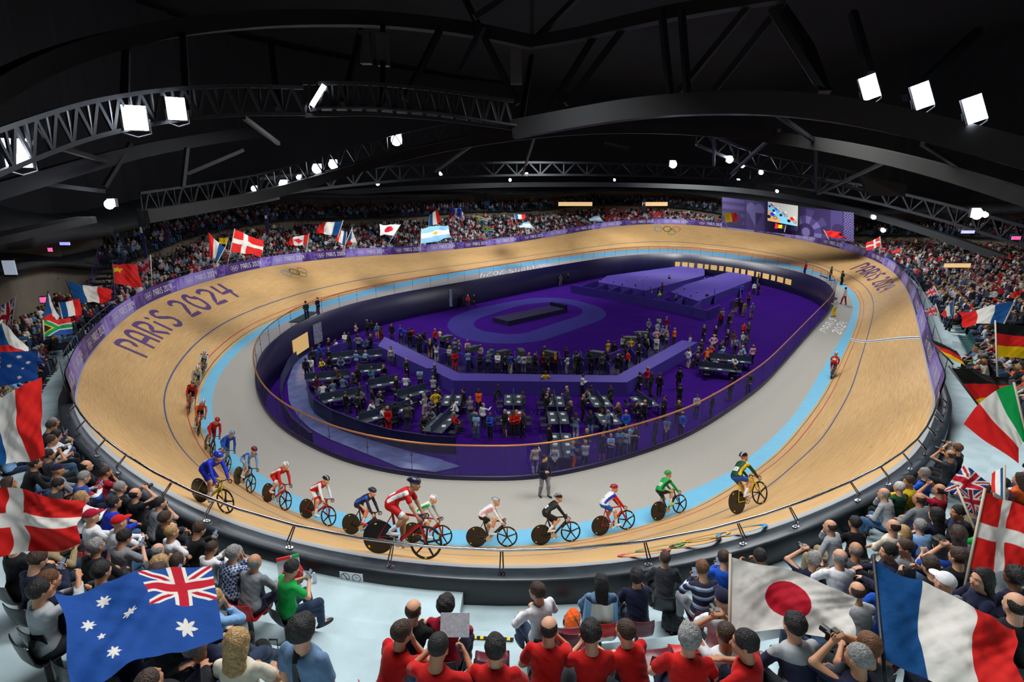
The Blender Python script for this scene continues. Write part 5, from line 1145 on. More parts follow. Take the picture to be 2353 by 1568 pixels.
 ('C',1830,245,'stand_hips','pink','black','bald',w7,PI,dict(tie=True)),('C',1720,290,'stand','charcoal','darkgrey','short',w7,.2),('C',1690,360,'stand_cross','darkgrey','black','short',w7,1.),('C',1605,380,'stand_hips','white','beige','short',w7,-1.2),('C',1810,320,'stand_phone','orange','charcoal','bob',w7,-1),('C',1910,350,'stand_cross','lightblue','charcoal','short',w7,.3),
 ('C',2030,260,'stand_back','steel','charcoal','bald',w7,.4),('C',2180,350,'stand','pink','black','bald',w7,.2),('C',2130,235,'stand_walk','darkgrey','charcoal','short',w7,2.),
 ('D',1895,1180,'stand_hips','crimson','black','short',w8,.3),('D',1915,1160,'stand','lightgrey','black','bald',w8,.6),('D',1970,1200,'stand_back','black','charcoal','cap',w8,.2),('D',2000,1160,'stand_cross','grey','tan','short',w8,1.),('D',2035,1055,'stand','brown','tan','short',w8,-1),('D',2080,1070,'stand_back','navy','black','cap',w8,.4),('D',2112,1085,'stand_front','tan','tan','short',w8,PI),
 ('D',2150,1000,'stand_cross','maroon','navy','short',w8,PI),('D',2180,1105,'stand_back','lightblue','tan','bob',w8,.1),('D',2090,905,'stand_hips','blue','navy','short',w8,.3),('D',2200,890,'stand','white','black','cap',w8,PI),('D',2240,900,'stand_walk','black','black','short',w8,1.6),('D',2238,800,'stand_back','charcoal','grey','short',w8,1.),('D',1780,690,'stand_cross','tan','khaki','short',w8,PI),
 ('D',1435,815,'stand_back','black','black','short',w8,.5),('D',1775,985,'stand','charcoal','black','short',w8,.3),('D',1375,900,'stand_phone','maroon','charcoal','short',w8,.8),('D',345,820,'stand','crimson','tan','short',w9,PI),('D',398,815,'stand_cross','navy','charcoal','bob',w9,PI),('D',460,815,'stand_back','darkgrey','grey','short',w9,.3),('D',488,800,'stand_hips','red','charcoal','short',w9,0),('D',528,800,'stand','black','black','short',w9,PI),
 ('A',1588,1055,'stand','black','black','short',w9,PI,dict(coat=True)),('A',1675,1030,'stand_phone','white','charcoal','short',w9,-1.2),('A',1742,1018,'stand_hips','crimson','charcoal','bald',w9,PI),('A',1850,980,'stand_hips','blue','navy','short',w9,PI),('A',1888,1010,'stand_cross','black','black','bob',w9,2.),('A',1943,1020,'stand_cross','red','darkgrey','bald',w9,PI),('A',1998,1005,'stand_front','black','black','short',w9,PI,dict(coat=True)),
 ('A',2183,855,'stand_front','darkgrey','darkgrey','short',w9,PI),('A',2215,850,'stand_cross','black','black','short',w9,PI),('A',2252,845,'stand','navy','black','short',w9,PI),('A',1080,1270,'stand_hips','black','charcoal','short',w9,.5),('A',1040,1260,'stand','charcoal','black','short',w9,1.),
]
for r in INF:
    ex = r[9] if len(r) > 9 else {}; pose = r[3] if r[3] in POSES else 'stand_phone'
    ex = dict(ex); ex.pop('tie', None)
    infield_person(r[0], r[1], r[2], pose, r[4], r[5], r[6], r[7], r[8], dz=.3 if r[7] == w2 else 0, sleeve='short' if r[4] in ('lightblue', 'steel', 'yellow') and not ex.get('coat') else 'long', **ex)
SEAT = [('B',620,420,'yellow','bald',w1),('B',710,400,'black','bald',w1),('B',775,240,'white','short',w1),('B',690,240,'black','short',w1),('B',805,400,'steel','bald',w1),('B',1020,360,'lightblue','bald',w1),('B',1040,230,'denim','cap',w1),('B',735,520,'white','short',w1),('B',800,540,'brown','long',w1),('B',820,610,'steel','short',w1),('B',905,570,'charcoal','short',w1),
 ('B',735,640,'steel','short',w1),('B',640,670,'white','crop',w1),('B',740,735,'white','short',w1),('B',1195,480,'black','short',w1),('B',1385,590,'white','short',w3),('B',1130,780,'grey','bob',w1),('B',1185,740,'black','short',w1),('B',1060,830,'white','short',w1),('B',1165,890,'white','short',w4),('B',1385,770,'white','short',w4),('B',1615,890,'grey','short',w4),('B',1620,800,'grey','crop',w4),('B',1690,700,'charcoal','short',w3),
 ('B',1840,830,'white','cap',w4),('B',1810,950,'red','bob',w4),('B',1550,960,'charcoal','short',w4),('B',2235,680,'navy','short',w4),('C',725,720,'grey','crop',w4),('C',740,690,'charcoal','short',w4),('C',920,720,'charcoal','bob',w4),('C',910,680,'navy','short',w4),('C',990,860,'brown','long',w4),('C',850,880,'brown','short',w4),('C',300,720,'black','short',w4),('C',1130,830,'black','short',w4),
 ('C',1700,380,'black','bald',w7),('C',1760,400,'brown','long',w7),('C',1860,420,'lightgrey','short',w7),('C',2005,400,'white','short',w7),('C',1945,370,'crimson','bob',w7),('C',2060,350,'grey','short',w7),('C',1885,250,'charcoal','short',w7),('C',2115,300,'lightblue','bald',w7),('C',2035,480,'charcoal','short',w7),('C',1775,330,'orange','bob',w7),
 ('D',820,830,'lime','helmet',w8),('D',930,850,'lime','cap',w8),('D',1015,880,'lime','helmet',w8),('D',1050,850,'navy','short',w8),('D',1135,890,'white','helmet',w8),('D',1170,840,'charcoal','short',w8),('D',1200,880,'navy','short',w8),('D',1270,910,'white','helmet',w8),('D',1360,950,'lime','short',w8),('D',1495,960,'steel','short',w8),('D',1560,920,'blue','short',w8),('D',1630,990,'white','helmet',w8),('D',1690,950,'lime','short',w8),('D',1750,820,'black','short',w8),('D',1830,800,'lightblue','short',w8),('D',1245,800,'black','short',w8)]
for (c, x, y, top, hair, wh) in SEAT:
    infield_person(c, x, y, rnd.choice(['sit', 'sit_lean', 'sit_chin', 'sit_clasp']), top, rnd.choice(['charcoal', 'navy', 'black']), hair, wh)
# man standing on the grey apron
p = at_z(1249, 1141, 0); o, J = person('stand_front', top='navy', bottom='grey', hair='short', hairc='black', coat=True, lod=1, P=std(hL=(-.22, .1, .85), hR=(.12, .25, 1.18), fL=(-.16, .1, 0), fR=(.12, -.1, 0), hyaw=.3), pkey='apron_man')
put(o, p[0], p[1], 0, PI + .5, 1.07); tag(o, 'man in navy blazer and grey trousers standing on the grey apron before the glass', 'person')
for (px, py, t, b, ps, yw, lab) in [(706, 736, 'darkgreen', 'black', 'stand_back', .3, 'person in dark green with a backpack standing on the far left apron'), (733, 727, 'black', 'darkgrey', 'stand_cross', 2.8, 'person in black beside the dark mat on the far left apron'), (1938, 700, 'white', 'crimson', 'stand_walk', .4, 'person in white and crimson walking on the right apron'),
    (1916, 728, 'lightgrey', 'yellow', 'stand_phone', .5, 'person in light grey top and yellow trousers on the right apron'), (1907, 645, 'darkgreen', 'darkgreen', 'stand', 1.4, 'person all in dark green standing at the far right apron'), (1932, 656, 'darkgreen', 'black', 'stand_chin', -1.4, 'small person in dark green at the edge of the blue band'), (1849, 632, 'red', 'navy', 'stand', .5, 'person in red and navy at the far end of the apron')]:
    p = at_z(px, py, 0); o, J = person(ps, top=t, bottom=b, hair='short', lod=2); put(o, p[0], p[1], 0, yw, 1.05); tag(o, lab, 'person')
for (a, b, lab) in [((676, 742), (720, 718), 'long dark green mat lying on the far left apron'), ((1551, 574), (1580, 574), 'dark green mat on the far blue band'), ((1742, 594), (1772, 598), 'dark green mat on the far right of the blue band'), ((1891, 634), (1908, 641), 'dark green board beside the person all in dark green')]:
    A, B = at_z(*a, 0), at_z(*b, 0); tag(slab(A, B, 1.0, .06, .012).build('landing_mat', [mat('dark_green_mat', (38, 58, 44), .8)]), lab, 'mat')
# ------------------------------------------------------------------ spectators: placed on the terraces where the photograph shows their heads
def on_terrace(px, py, hh, t0=3.0, t1=160):
    d = ray(px, py); t = t0; prev = None
    while t < t1:
        p = d * t + V3(0, 0, CAMZ); i, dd = stand_sd(p[0], p[1])
        if dd > .15 or prev is not None:
            e = p[2] - (stand_z(i, max(dd, .2)) + hh)
            if e < 0: return p[0], p[1], i, max(dd, .2)
            prev = e
        t += .04 if t < 15 else .15
    return None
M_sr = mat('seat_red_plastic', (190, 22, 20), .3); M_sm = mat('seat_maroon_plastic', (92, 14, 32), .3); M_sk = mat('seat_black_plastic', (26, 28, 30), .35); M_st = mat('seat_teal_plastic', (40, 92, 96), .5)
def shell():
    prof = [(.24, .43), (.20, .455), (.05, .435), (-.10, .43), (-.19, .455), (-.235, .54), (-.26, .68), (-.275, .80)]; V = []; n = 9
    for th in (0, 1):
        for k, (y, z) in enumerate(prof):
            for j in range(n):
                u = (j / (n - 1) - .5) * 2; w_ = .225 * (1 - .06 * (k in (0, 7)) * abs(u)); lift = .035 * u * u
                yy, zz = (y, z + lift) if k < 4 else (y + lift, z + lift * .4)
                if th: yy -= .012 * (k > 3); zz -= .014 * (k <= 4)
                V.append((u * w_, yy, zz))
    m = len(prof); F = []
    for th in (0, 1):
        for k in range(m - 1):
            for j in range(n - 1):
                a = th * m * n + k * n + j; q = (a, a + 1, a + n + 1, a + n); F.append(q if th else q[::-1])
    E = [k * n for k in range(m)] + [(m - 1) * n + j for j in range(1, n)] + [k * n + n - 1 for k in range(m - 2, -1, -1)] + [j for j in range(n - 2, 0, -1)]
    for a, b in zip(E, E[1:] + E[:1]): F.append((a, b, b + m * n, a + m * n))
    return MB().add(V, F)
def stadium_seat(x, y, z, rz, m, lab, grp='seats on the near terraces'):
    e = empty('stadium_seat', (x, y, z), rz)
    for nm, fn, mm in (('shell', shell, m), ('bracket', lambda: MB().box((0, -.05, .21), (.05, .06, .42)).box((0, -.05, .40), (.34, .06, .03)), M_metal)):
        if nm not in CH: CH[nm] = fn().build(nm, [mm], e, smooth=(nm == 'shell')).data; o = e.children[-1]
        else: o = bpy.data.objects.new(nm, CH[nm]); COL.objects.link(o); o.parent = e
        o.material_slots[0].link = 'OBJECT'; o.material_slots[0].material = mm
    return tag(e, lab, 'seat', grp)
PLACED = []; HELD = []
TGT = V3(6, 30, 0)
def spectator(px, py, pose, top, bottom='navy', hair='short', hc='brown', lab=None, yaw=None, lod=0, seat='black', where='', scale=1.06, dyaw=0., **ex):
    hh = (1.62 if pose.startswith('stand') else 1.17) * scale
    r = on_terrace(px, py, hh)
    if r is None: return None
    x, y, i, dd = r; z = stand_z(i, dd); fem = hair in ('long', 'bob')
    if not pose.startswith('stand') and dd < .62: x += OUT[i][0] * (.62 - dd); y += OUT[i][1] * (.62 - dd); dd = .62
    if yaw is None:
        a = OUT[i] * -1; g = unit(V3(*(TGT - V3(x, y, 0))[:2], 0)); q = unit(a * .6 + g * .6); yaw = math.atan2(-q[0], q[1]) + dyaw + rnd.uniform(-.15, .15)
    kw = dict(top=top, bottom=bottom, hair=hair, hairc=hc, female=ex.pop('female', fem), lod=lod, skin=ex.pop('skin', 'light'), **ex)
    o, J = person(pose, **kw)
    put(o, x, y, z, yaw, scale); PLACED.append((x, y))
    if lab: HELD.append((o, pose, lab, scale))
    if lab: tag(o, lab, 'person')
    else: label_person(o, pose, kw, where, (px, py), 'person')
    if seat and not pose.startswith('stand'):
        c, s_ = math.cos(yaw), math.sin(yaw); stadium_seat(x, y, z, yaw, dict(black=M_sk, red=M_sr, maroon=M_sm)[seat], seat + ' seat of the ' + shorten(lab, 12) if lab else seat + ' stadium seat in the rows, occupied')
    return o
def shade_stripes(name, cols, freq):
    m = bpy.data.materials.new(name); m.use_nodes = True; N = m.node_tree.nodes; L = m.node_tree.links; tc = N.new('ShaderNodeTexCoord'); sp = N.new('ShaderNodeSeparateXYZ'); L.new(tc.outputs['Object'], sp.inputs[0])
    mu = N.new('ShaderNodeMath'); mu.operation = 'MULTIPLY'; mu.inputs[1].default_value = freq; L.new(sp.outputs[2], mu.inputs[0]); fr = N.new('ShaderNodeMath'); fr.operation = 'FRACT'; L.new(mu.outputs[0], fr.inputs[0])
    r = N.new('ShaderNodeValToRGB'); r.color_ramp.interpolation = 'CONSTANT'; e = r.color_ramp.elements; e[0].color = (*lin(cols[0]), 1); e[1].position = .6; e[1].color = (*lin(cols[1]), 1)
    if len(cols) > 2: x_ = e.new(.8); x_.color = (*lin(cols[2]), 1)
    L.new(fr.outputs[0], r.inputs[0]); L.new(r.outputs[0], N['Principled BSDF'].inputs['Base Color']); N['Principled BSDF'].inputs['Roughness'].default_value = .85; return m
def shade_check(name, c1, c2, f):
    m = bpy.data.materials.new(name); m.use_nodes = True; N = m.node_tree.nodes; L = m.node_tree.links; tc = N.new('ShaderNodeTexCoord'); ck = N.new('ShaderNodeTexChecker'); ck.inputs['Scale'].default_value = f; ck.inputs[1].default_value = (*lin(c1), 1); ck.inputs[2].default_value = (*lin(c2), 1)
    L.new(tc.outputs['Object'], ck.inputs[0]); L.new(ck.outputs[0], N['Principled BSDF'].inputs['Base Color']); N['Principled BSDF'].inputs['Roughness'].default_value = .85; return m
MST = shade_stripes('navy_striped_knit', [(28, 34, 62), (120, 140, 190), (220, 224, 232)], 7.); MCK = shade_check('blue_check_cotton', (190, 200, 220), (50, 66, 110), 26); MSW = shade_stripes('white_navy_knit', [(170, 172, 176), (34, 38, 66)], 2.2)
MTR = shade_stripes('tricolour_jacket', [(34, 70, 150), (220, 222, 228), (190, 30, 40)], 3.2)
FG = [ # px, py of the head, pose, top, bottom, hair, hair colour, seat, label, extras
 (1247,1377,'sit_side','white','darkdenim','short','brown','maroon','person in white long-sleeved shirt with a blue back panel, reclining beside the barrier wall',dict(dyaw=.5)),
 (1383,1352,'sit','steel','navy','long','black','red','woman with long black hair wrapped in a pale blue and white sun flag',dict()),
 (1469,1347,'sit_chin','navy','darkdenim','curly','black','maroon','person in navy polo with curly black hair resting chin on hand by the barrier',dict(sleeve='short')),
 (1533,1303,'sit_lean','charcoal','black','crop','brown','black','person in plain charcoal jacket sitting closest to the barrier, head before the coping',dict(coat=True)),
 (1622,1326,'sit_phone','navy','grey','short','auburn','maroon','person in navy and pale blue striped jumper',dict(topmat=MST)),
 (1668,1300,'sit_phone','blue','charcoal','short','brown','black','person in bright blue jacket beside the pole of the large white and red flag',dict(coat=True)),
 (1664,1398,'sit','white','black','cap','black','black','person in white shirt and black cap, half hidden by the flag with the red disc',dict(sleeve='short')),
 (938,1428,'sit_clasp','black','black','bald','brown','black','person in black polo with thinning brown hair on the pale landing',dict(sleeve='long')),
 (1018,1420,'sit_clasp','crimson','navy','curly','black','black','person in crimson jumper with dark curly hair next to the black polo',dict()),
 (888,1482,'sit_chin','red','denim','short','brown','red','person in red shirt resting chin on hand, leftmost of the red shirts',dict(sleeve='short',dyaw=-.6)),
 (994,1522,'sit_paper','red','denim','crop','black','red','person in red shirt reading a white newspaper',dict(sleeve='short')),
 (1133,1532,'sit_lean','red','darkdenim','short','black','maroon','person in red shirt with black hair between the newspaper reader and the bald one',dict(sleeve='short')),
 (1256,1482,'sit_chin','red','charcoal','bald','black','red','balding person in red shirt with a pale sheet in front',dict(sleeve='short')),
 (1364,1488,'sit_phone','red','charcoal','curly','black','maroon','person in red shirt with black curly hair looking at a phone',dict(sleeve='short')),
 (1469,1484,'sit_lean','red','charcoal','crop','brown','maroon','person in red shirt and glasses turned to the left, holding a pen',dict(sleeve='short',dyaw=.5)),
 (1590,1512,'sit_lean','red','navy','curly','grey','red','person in red shirt with tousled greying hair',dict(sleeve='short')),
 (1737,1502,'sit_side','red','navy','short','black','red','person in red shirt with glasses under the flag with the red disc',dict(sleeve='short',dyaw=.6)),
 (1672,1478,'sit_camera','white','navy','crop','brown','red','person in white and red raising both hands below the flag with the red disc',dict()),
 (650,1322,'sit_phone','green','darkdenim','short','black','black','person in bright green polo shirt sitting on the pale landing',dict(sleeve='short',dyaw=-.5)),
 (692,1455,'stand','steel','navy','curly','black',None,'person in grey blue polo with a black strap across the back, standing nearest the camera',dict(sleeve='short',dyaw=0)),
 (537,1505,'sit','cream','tan','bob','blond','black','woman with wavy blond hair and cream top',dict(sleeve='short')),
 (497,1432,'sit_slouch','navy','darkdenim','short','grey','black','grey-haired person in navy jacket lying back with face up',dict(coat=True)),
 (515,1292,'sit_chin','blue','charcoal','short','grey','black','grey-haired person in blue checked shirt',dict(topmat=MCK)),
 (563,1312,'sit_lean','grey','navy','bald','grey','red','balding person in plain grey shirt left of the green polo',dict()),
 (440,1228,'sit_phone','black','black','short','brown','black','person in black jacket holding a phone near the black barrier',dict(coat=True)),
 (386,1238,'sit','white','navy','crop','blond','red','blond child in white T-shirt',dict(sleeve='short')),
 (362,1202,'sit_clasp','black','navy','short','brown','black','person in black pullover with white collar behind the blond child',dict()),
 (344,1168,'sit_chin','grey','charcoal','crop','black','black','person in grey T-shirt and dark glasses by the barrier on the left',dict(sleeve='short')),
 (308,1147,'sit_camera','black','black','bald','black','black','balding person in black jacket raising a camera',dict(coat=True)),
 (283,1122,'sit','black','black','short','grey','black','grey-haired person in black coat left of the camera user',dict(coat=True)),
 (242,1090,'sit_chin','crimson','denim','crop','brown','black','person in crimson T-shirt and jeans with hand at the mouth',dict(sleeve='short')),
 (207,1072,'sit','black','charcoal','bald','black','black','balding person in black behind the crimson T-shirt',dict()),
 (174,1108,'sit_phone','blue','navy','crop','grey','black','person in blue white and red tracksuit top with glasses',dict(topmat=MTR)),
 (124,1088,'sit','grey','charcoal','cap','black','red','person in grey top wearing a dark blue cap',dict()),
 (106,1052,'sit_camera','charcoal','black','short','black','red','person in dark patterned top behind the dark blue cap',dict()),
 (50,1074,'sit_lean','black','denim','short','black','black','person in black suit jacket and jeans above the big white cross flag',dict(coat=True)),
 (140,1000,'sit_phone','white','black','long','black','red','woman with long dark hair in white top by the left barrier',dict()),
 (102,1018,'sit_clasp','white','denim','short','brown','black','person in white T-shirt and jeans right of the large three-striped flag',dict(sleeve='short')),
 (146,975,'sit_phone','navy','denim','short','brown','black','person in navy jumper two rows above the woman in white',dict()),
 (143,966,'sit_lean','khaki','charcoal','crop','grey','black','person in khaki jacket by the left rail',dict()),
 (266,1252,'sit_phone','grey','denim','short','black','red','person in grey T-shirt and jeans with a dark shoulder strap',dict(sleeve='short')),
 (188,1276,'sit_lean','black','black','short','grey','black','person in black suit with greying hair above the blue star flag',dict(coat=True)),
 (222,1330,'sit','charcoal','black','short','black','black','person with black hair and glasses just behind the blue star flag',dict()),
 (253,1214,'sit_clasp','white','navy','cap','brown','red','person in white shirt and red cap clasping hands',dict(capc='red')),
 (200,1198,'sit','white','denim','cap','brown','red','person in white and red shirt wearing a crimson cap',dict(capc='crimson')),
 (232,1168,'sit_lean','royal','denim','short','black','black','person in deep blue top partly behind the folded white and red cloth',dict()),
 (60,1308,'sit_phone','navy','darkdenim','short','brown','black','person in navy top with glasses at the left walkway',dict()),
 (78,1372,'sit_flag','lightgrey','charcoal','short','black','black','person in light grey jumper gripping the corner of the blue star flag',dict(dyaw=-.3)),
 (100,1352,'sit','navy','darkdenim','crop','auburn','black','auburn-haired child beside the blue star flag',dict()),
 (22,1262,'sit','black','navy','short','black','black','person in dark suit under the big white cross flag',dict(coat=True)),
 (345,1318,'sit_phone','lightblue','navy','bob','blond','black','blond woman at the upper edge of the blue star flag',dict()),
 (396,1498,'sit_slouch','black','navy','crop','brown','black','person in black jacket with red collar below the blue star flag',dict(coat=True)),
 (1873,1298,'sit_camera','navy','black','short','grey','black','person in navy jacket with raised hands behind the red disc flag',dict()),
 (1941,1302,'sit_clasp','white','khaki','bald','grey','black','grey-haired person in white shirt above the red disc flag',dict()),
 (1971,1278,'sit','darkgrey','charcoal','bald','grey','black','person in dark grey pullover between white shirt and printed jacket',dict()),
 (1932,1226,'sit_chin','lightgrey','khaki','bald','brown','black','person in light grey jumper with hand on chin by the right barrier',dict(dyaw=.3)),
 (1983,1218,'sit_lean','black','black','short','black','black','person in black jacket with white print on the back',dict(coat=True)),
 (2060,1277,'sit_side','navy','black','short','black','black','person in navy top looking left, left of the grey sweater',dict(dyaw=.5)),
 (2098,1270,'sit_side','grey','black','crop','brown','black','person in grey sweater sitting right of the navy top',dict(dyaw=.5)),
 (2054,1146,'sit_chin','lightgrey','denim','bald','grey','black','bald person in light grey cardigan by the right barrier',dict(dyaw=.3)),
 (2062,1124,'sit','darkgreen','black','crop','white','black','white-haired person in dark green jacket left of the yellow jacket',dict()),
 (2088,1108,'sit_side','yellow','black','short','brown','black','person in bright yellow jacket with dark collar',dict(dyaw=.3)),
 (2115,1090,'sit','blue','black','short','grey','black','person in blue jacket right of the yellow jacket',dict()),
 (2136,1160,'sit_lean','grey','navy','bald','brown','black','person in tweed grey jacket with crossed ankles',dict()),
 (2165,1136,'sit_camera','crimson','navy','bald','black','black','bald person in crimson holding a camera up near the crossed flag',dict()),
 (2158,1195,'sit','navy','navy','long','black','black','woman in navy with very long black hair seen from behind',dict()),
 (2216,1186,'sit_side','navy','black','short','black','black','person in navy suit left of the white cross flag pole',dict(dyaw=.6,coat=True)),
 (2210,1294,'sit_camera','black','black','short','brown','black','bearded person in black raising a camera at right',dict()),
 (2158,1322,'sit_paper','black','navy','short','brown','black','person in black holding open a white notebook',dict()),
 (2182,1358,'sit','lightgrey','navy','cap','black','black','person wearing a white cap above the large blue white red flag',dict(capc='white')),
 (2278,1342,'sit_side','navy','denim','long','black','black','woman with long black hair in pale jeans holding the white cross flag',dict(dyaw=.9)),
 (2345,1412,'sit','black','black','bald','black','black','bald person at the right picture edge beyond the large striped flag',dict()),
 (1758,1296,'sit_paper','black','black','short','black','black','person with black hair holding up a green leaflet',dict()),
 (1858,1475,'sit_lean','lightgrey','black','short','black','black','person in grey jumper with a navy band under the red disc flag',dict(topmat=MSW)),
 (1985,1534,'sit_camera','navy','darkdenim','crop','grey','black','person in navy suit with a camera and white cup at the bottom',dict(coat=True,dyaw=.6)),
 (2003,1512,'sit','darkgrey','navy','short','auburn','black','person in dark grey coat directly left of the large striped flag foot',dict()),
 (1998,1442,'sit_slouch','maroon','black','none','brown','black','person in maroon T-shirt bending forward left of the large striped flag',dict(sleeve='short')),
 (2158,1044,'sit_camera','charcoal','black','bald','brown','black','bald person in charcoal holding a large camera by the right barrier',dict()),
 (2178,1030,'sit_camera','black','black','short','auburn','black','auburn-haired person in black pointing a lens, right of the bald photographer',dict()),
]
for r in FG:
    px, py, pose, top, bot, hair, hc, seat, lab, ex = r; ex = dict(ex)
    spectator(px, py, pose, top, bot, hair, hc, lab, lod=(0 if py > 1270 and pose in ('sit_chin', 'sit_paper', 'sit_lean', 'sit_clasp', 'sit_phone', 'stand', 'sit') else 1), seat=seat, skin=rnd.choice(['light', 'light', 'tan']), **ex)
# more people of the side stands, nearest first
SIDE = []
def seat_list():
    out = []
    for k in range(NRM):
        acc = 0; off = (k % 2) * .27
        for i in range(NS):
            if k >= nrows(i): continue
            d0 = AIS + RUN * k + .38; p = RING[i] + OUT[i] * d0; q = RING[(i + 1) % NS] + OUT[(i + 1) % NS] * d0; L = np.linalg.norm((q - p)[:2])
            while acc < L:
                r = p + (q - p) * (acc / max(L, 1e-6)); out.append((r[0], r[1], row_z(i, k), i, k)); acc += .52
            acc -= L
    return out
TOPS = ['black', 'navy', 'charcoal', 'white', 'lightgrey', 'grey', 'red', 'blue', 'darkgrey', 'lightblue', 'black', 'navy', 'cream', 'maroon', 'steel', 'black', 'khaki', 'green', 'orange', 'white']
allseats = seat_list(); PL = np.array(PLACED); rest = []; near = []
for (x, y, z, i, k) in allseats:
    dep = y * cP - (z + 1 - CAMZ) * sP
    if dep < 2.5: continue
    u, v = proj((x, y, z + 1.1)); 
    if not (-60 < u < W + 60 and 380 < v < H + 120): continue
    if len(PL) and (((PL - [x, y]) ** 2).sum(1) < .42 ** 2).any(): continue
    near.append((dep, x, y, z, i, k, u, v))
near.sort(); cntn = 0
AISLE = lambda i: (S3[i] % 11.) < 1.0
for (dep, x, y, z, i, k, u, v) in near:
    if v > 1240 and 560 < u < 1900: continue      # the landings in front are sparsely filled in the photograph
    if dep < 5.5 or (u < 150 and v > 1330): continue
    if u < 1176 and v > 1120 and rnd.random() < .35: continue
    if AISLE(i): continue
    if 2150 < u < 2260 and 735 < v < 800: rest.append((x, y, z, i, k, 'seat')); continue
    if 1390 < u < 1540 and v < 502 and rnd.random() < .6: rest.append((x, y, z, i, k, 'rseat')); continue
    occ = rnd.random() < (.80 if v > 820 else .93)
    if not occ: continue
    if u > 1950 and v > 850 and k < 1: continue    # clear gangway behind the right barrier
    if cntn < 150 and v > 640:
        pose = rnd.choice(['sit', 'sit_lean', 'sit_chin', 'sit_phone', 'sit_clasp', 'sit_cross']) if rnd.random() < .93 else 'stand_cross'
        hair = rnd.choice(['short', 'short', 'crop', 'bald', 'curly', 'long', 'bob', 'cap']); top = rnd.choice(TOPS); bot = rnd.choice(['navy', 'black', 'darkdenim', 'charcoal', 'denim'])
        kw = dict(top=top, bottom=bot, hair=hair, hairc=rnd.choice(['brown', 'black', 'black', 'brown', 'grey', 'blond']), female=hair in ('long', 'bob'), lod=2, skin=rnd.choice(['light', 'light', 'tan', 'dark']), sleeve=rnd.choice(['long', 'long', 'short']))
        o, J = person(pose, name='spectator', **kw); g = unit(V3(*(TGT - V3(x, y, 0))[:2], 0)); q = unit(-OUT[i] * .6 + g * .6); put(o, x, y, z, math.atan2(-q[0], q[1]) + rnd.uniform(-.25, .25), rnd.uniform(.98, 1.06))
        side = 'left' if u < 1176 else 'right'
        rw = ['front row', 'second row', 'third row', 'fourth row', 'fifth row', 'sixth row'][k] if k < 6 else 'rear rows'
        label_person(o, pose, kw, rw + ', ' + side + ' stand', (u, v), 'spectator', 'spectators in the side stands'); cntn += 1
        PLACED.append((x, y))
        if not pose.startswith('stand'): SEATOF.append((o, stadium_seat(x, y, z, math.atan2(-q[0], q[1]), M_sk, 'black stadium seat occupied in the ' + side + ' stand, ' + rw, 'occupied black seats of the ' + side + ' stand')))
    else: rest.append((x, y, z, i, k, 'p'))
# the crowd nobody could count: one object of many small modelled people
tb = MB()
def tiny_person():
    v = []; f = []; g = []
    def ring(cx, cy, cz, rx, ry, n=6): return [(cx + rx * math.cos(2 * PI * j / n), cy + ry * math.sin(2 * PI * j / n), cz) for j in range(n)]
    def tube(rs, gi, n=6):
        b = len(v)
        for r in rs: v.extend(ring(*r, n=n))
        for k in range(len(rs) - 1):
            for j in range(n): f.append((b + k * n + j, b + k * n + (j + 1) % n, b + (k + 1) * n + (j + 1) % n, b + (k + 1) * n + j))
        f.append((b + (len(rs) - 1) * n, b + (len(rs) - 1) * n + 1, b + (len(rs) - 1) * n + 2, b + (len(rs) - 1) * n + 3)); f.append((b + (len(rs) - 1) * n, b + (len(rs) - 1) * n + 3, b + (len(rs) - 1) * n + 4, b + (len(rs) - 1) * n + 5)); g.extend([gi] * (len(v) - b))
    tube([(0, -.02, .45, .17, .13), (0, 0, .62, .16, .12), (0, .03, .88, .20, .12), (0, .03, .97, .17, .09), (0, .03, 1.0, .06, .06)], 0)
    tube([(0, .04, 1.0, .045, .05), (0, .05, 1.07, .07, .08), (0, .05, 1.15, .078, .095)], 2); tube([(0, .03, 1.13, .086, .10), (0, .02, 1.20, .08, .095), (0, .02, 1.245, .035, .04)], 3)
    for s in (-1, 1):
        b = len(v); v.extend([(s * .05, .0, .42), (s * .19, 0, .42), (s * .19, 0, .58), (s * .05, 0, .58), (s * .06, .46, .44), (s * .19, .46, .44), (s * .19, .46, .55), (s * .06, .46, .55), (s * .07, .42, .06), (s * .17, .42, .06), (s * .17, .52, .06), (s * .07, .52, .06)])
        f.extend([(b, b + 1, b + 5, b + 4), (b + 1, b + 2, b + 6, b + 5), (b + 2, b + 3, b + 7, b + 6), (b + 3, b, b + 4, b + 7), (b + 4, b + 5, b + 9, b + 8), (b + 6, b + 7, b + 11, b + 10), (b + 5, b + 6, b + 10, b + 9), (b + 7, b + 4, b + 8, b + 11)]); g.extend([1] * 12)
        b = len(v); v.extend([(s * .17, .03, .93), (s * .25, .03, .91), (s * .24, .10, .66), (s * .18, .12, .68), (s * .10, .34, .66), (s * .16, .36, .64)]); f.extend([(b, b + 1, b + 2, b + 3), (b + 3, b + 2, b + 5, b + 4)]); g.extend([0] * 6)
    return np.array(v), np.array(f), np.array(g)
TV, TF, TG = tiny_person()
SKC = [lin(c) for c in ((214, 160, 130), (200, 145, 115), (180, 126, 98), (120, 80, 60))]; HRC = [lin(c) for c in ((24, 20, 19), (62, 42, 30), (90, 62, 40), (150, 148, 146), (160, 125, 80))]
FARC = ['white', 'white', 'lightgrey', 'navy', 'black', 'red', 'grey', 'charcoal', 'denim', 'cream', 'black', 'black', 'pink', 'darkgrey', 'steel', 'navy', 'crimson', 'charcoal', 'black', 'lightgrey', 'darkdenim', 'maroon']
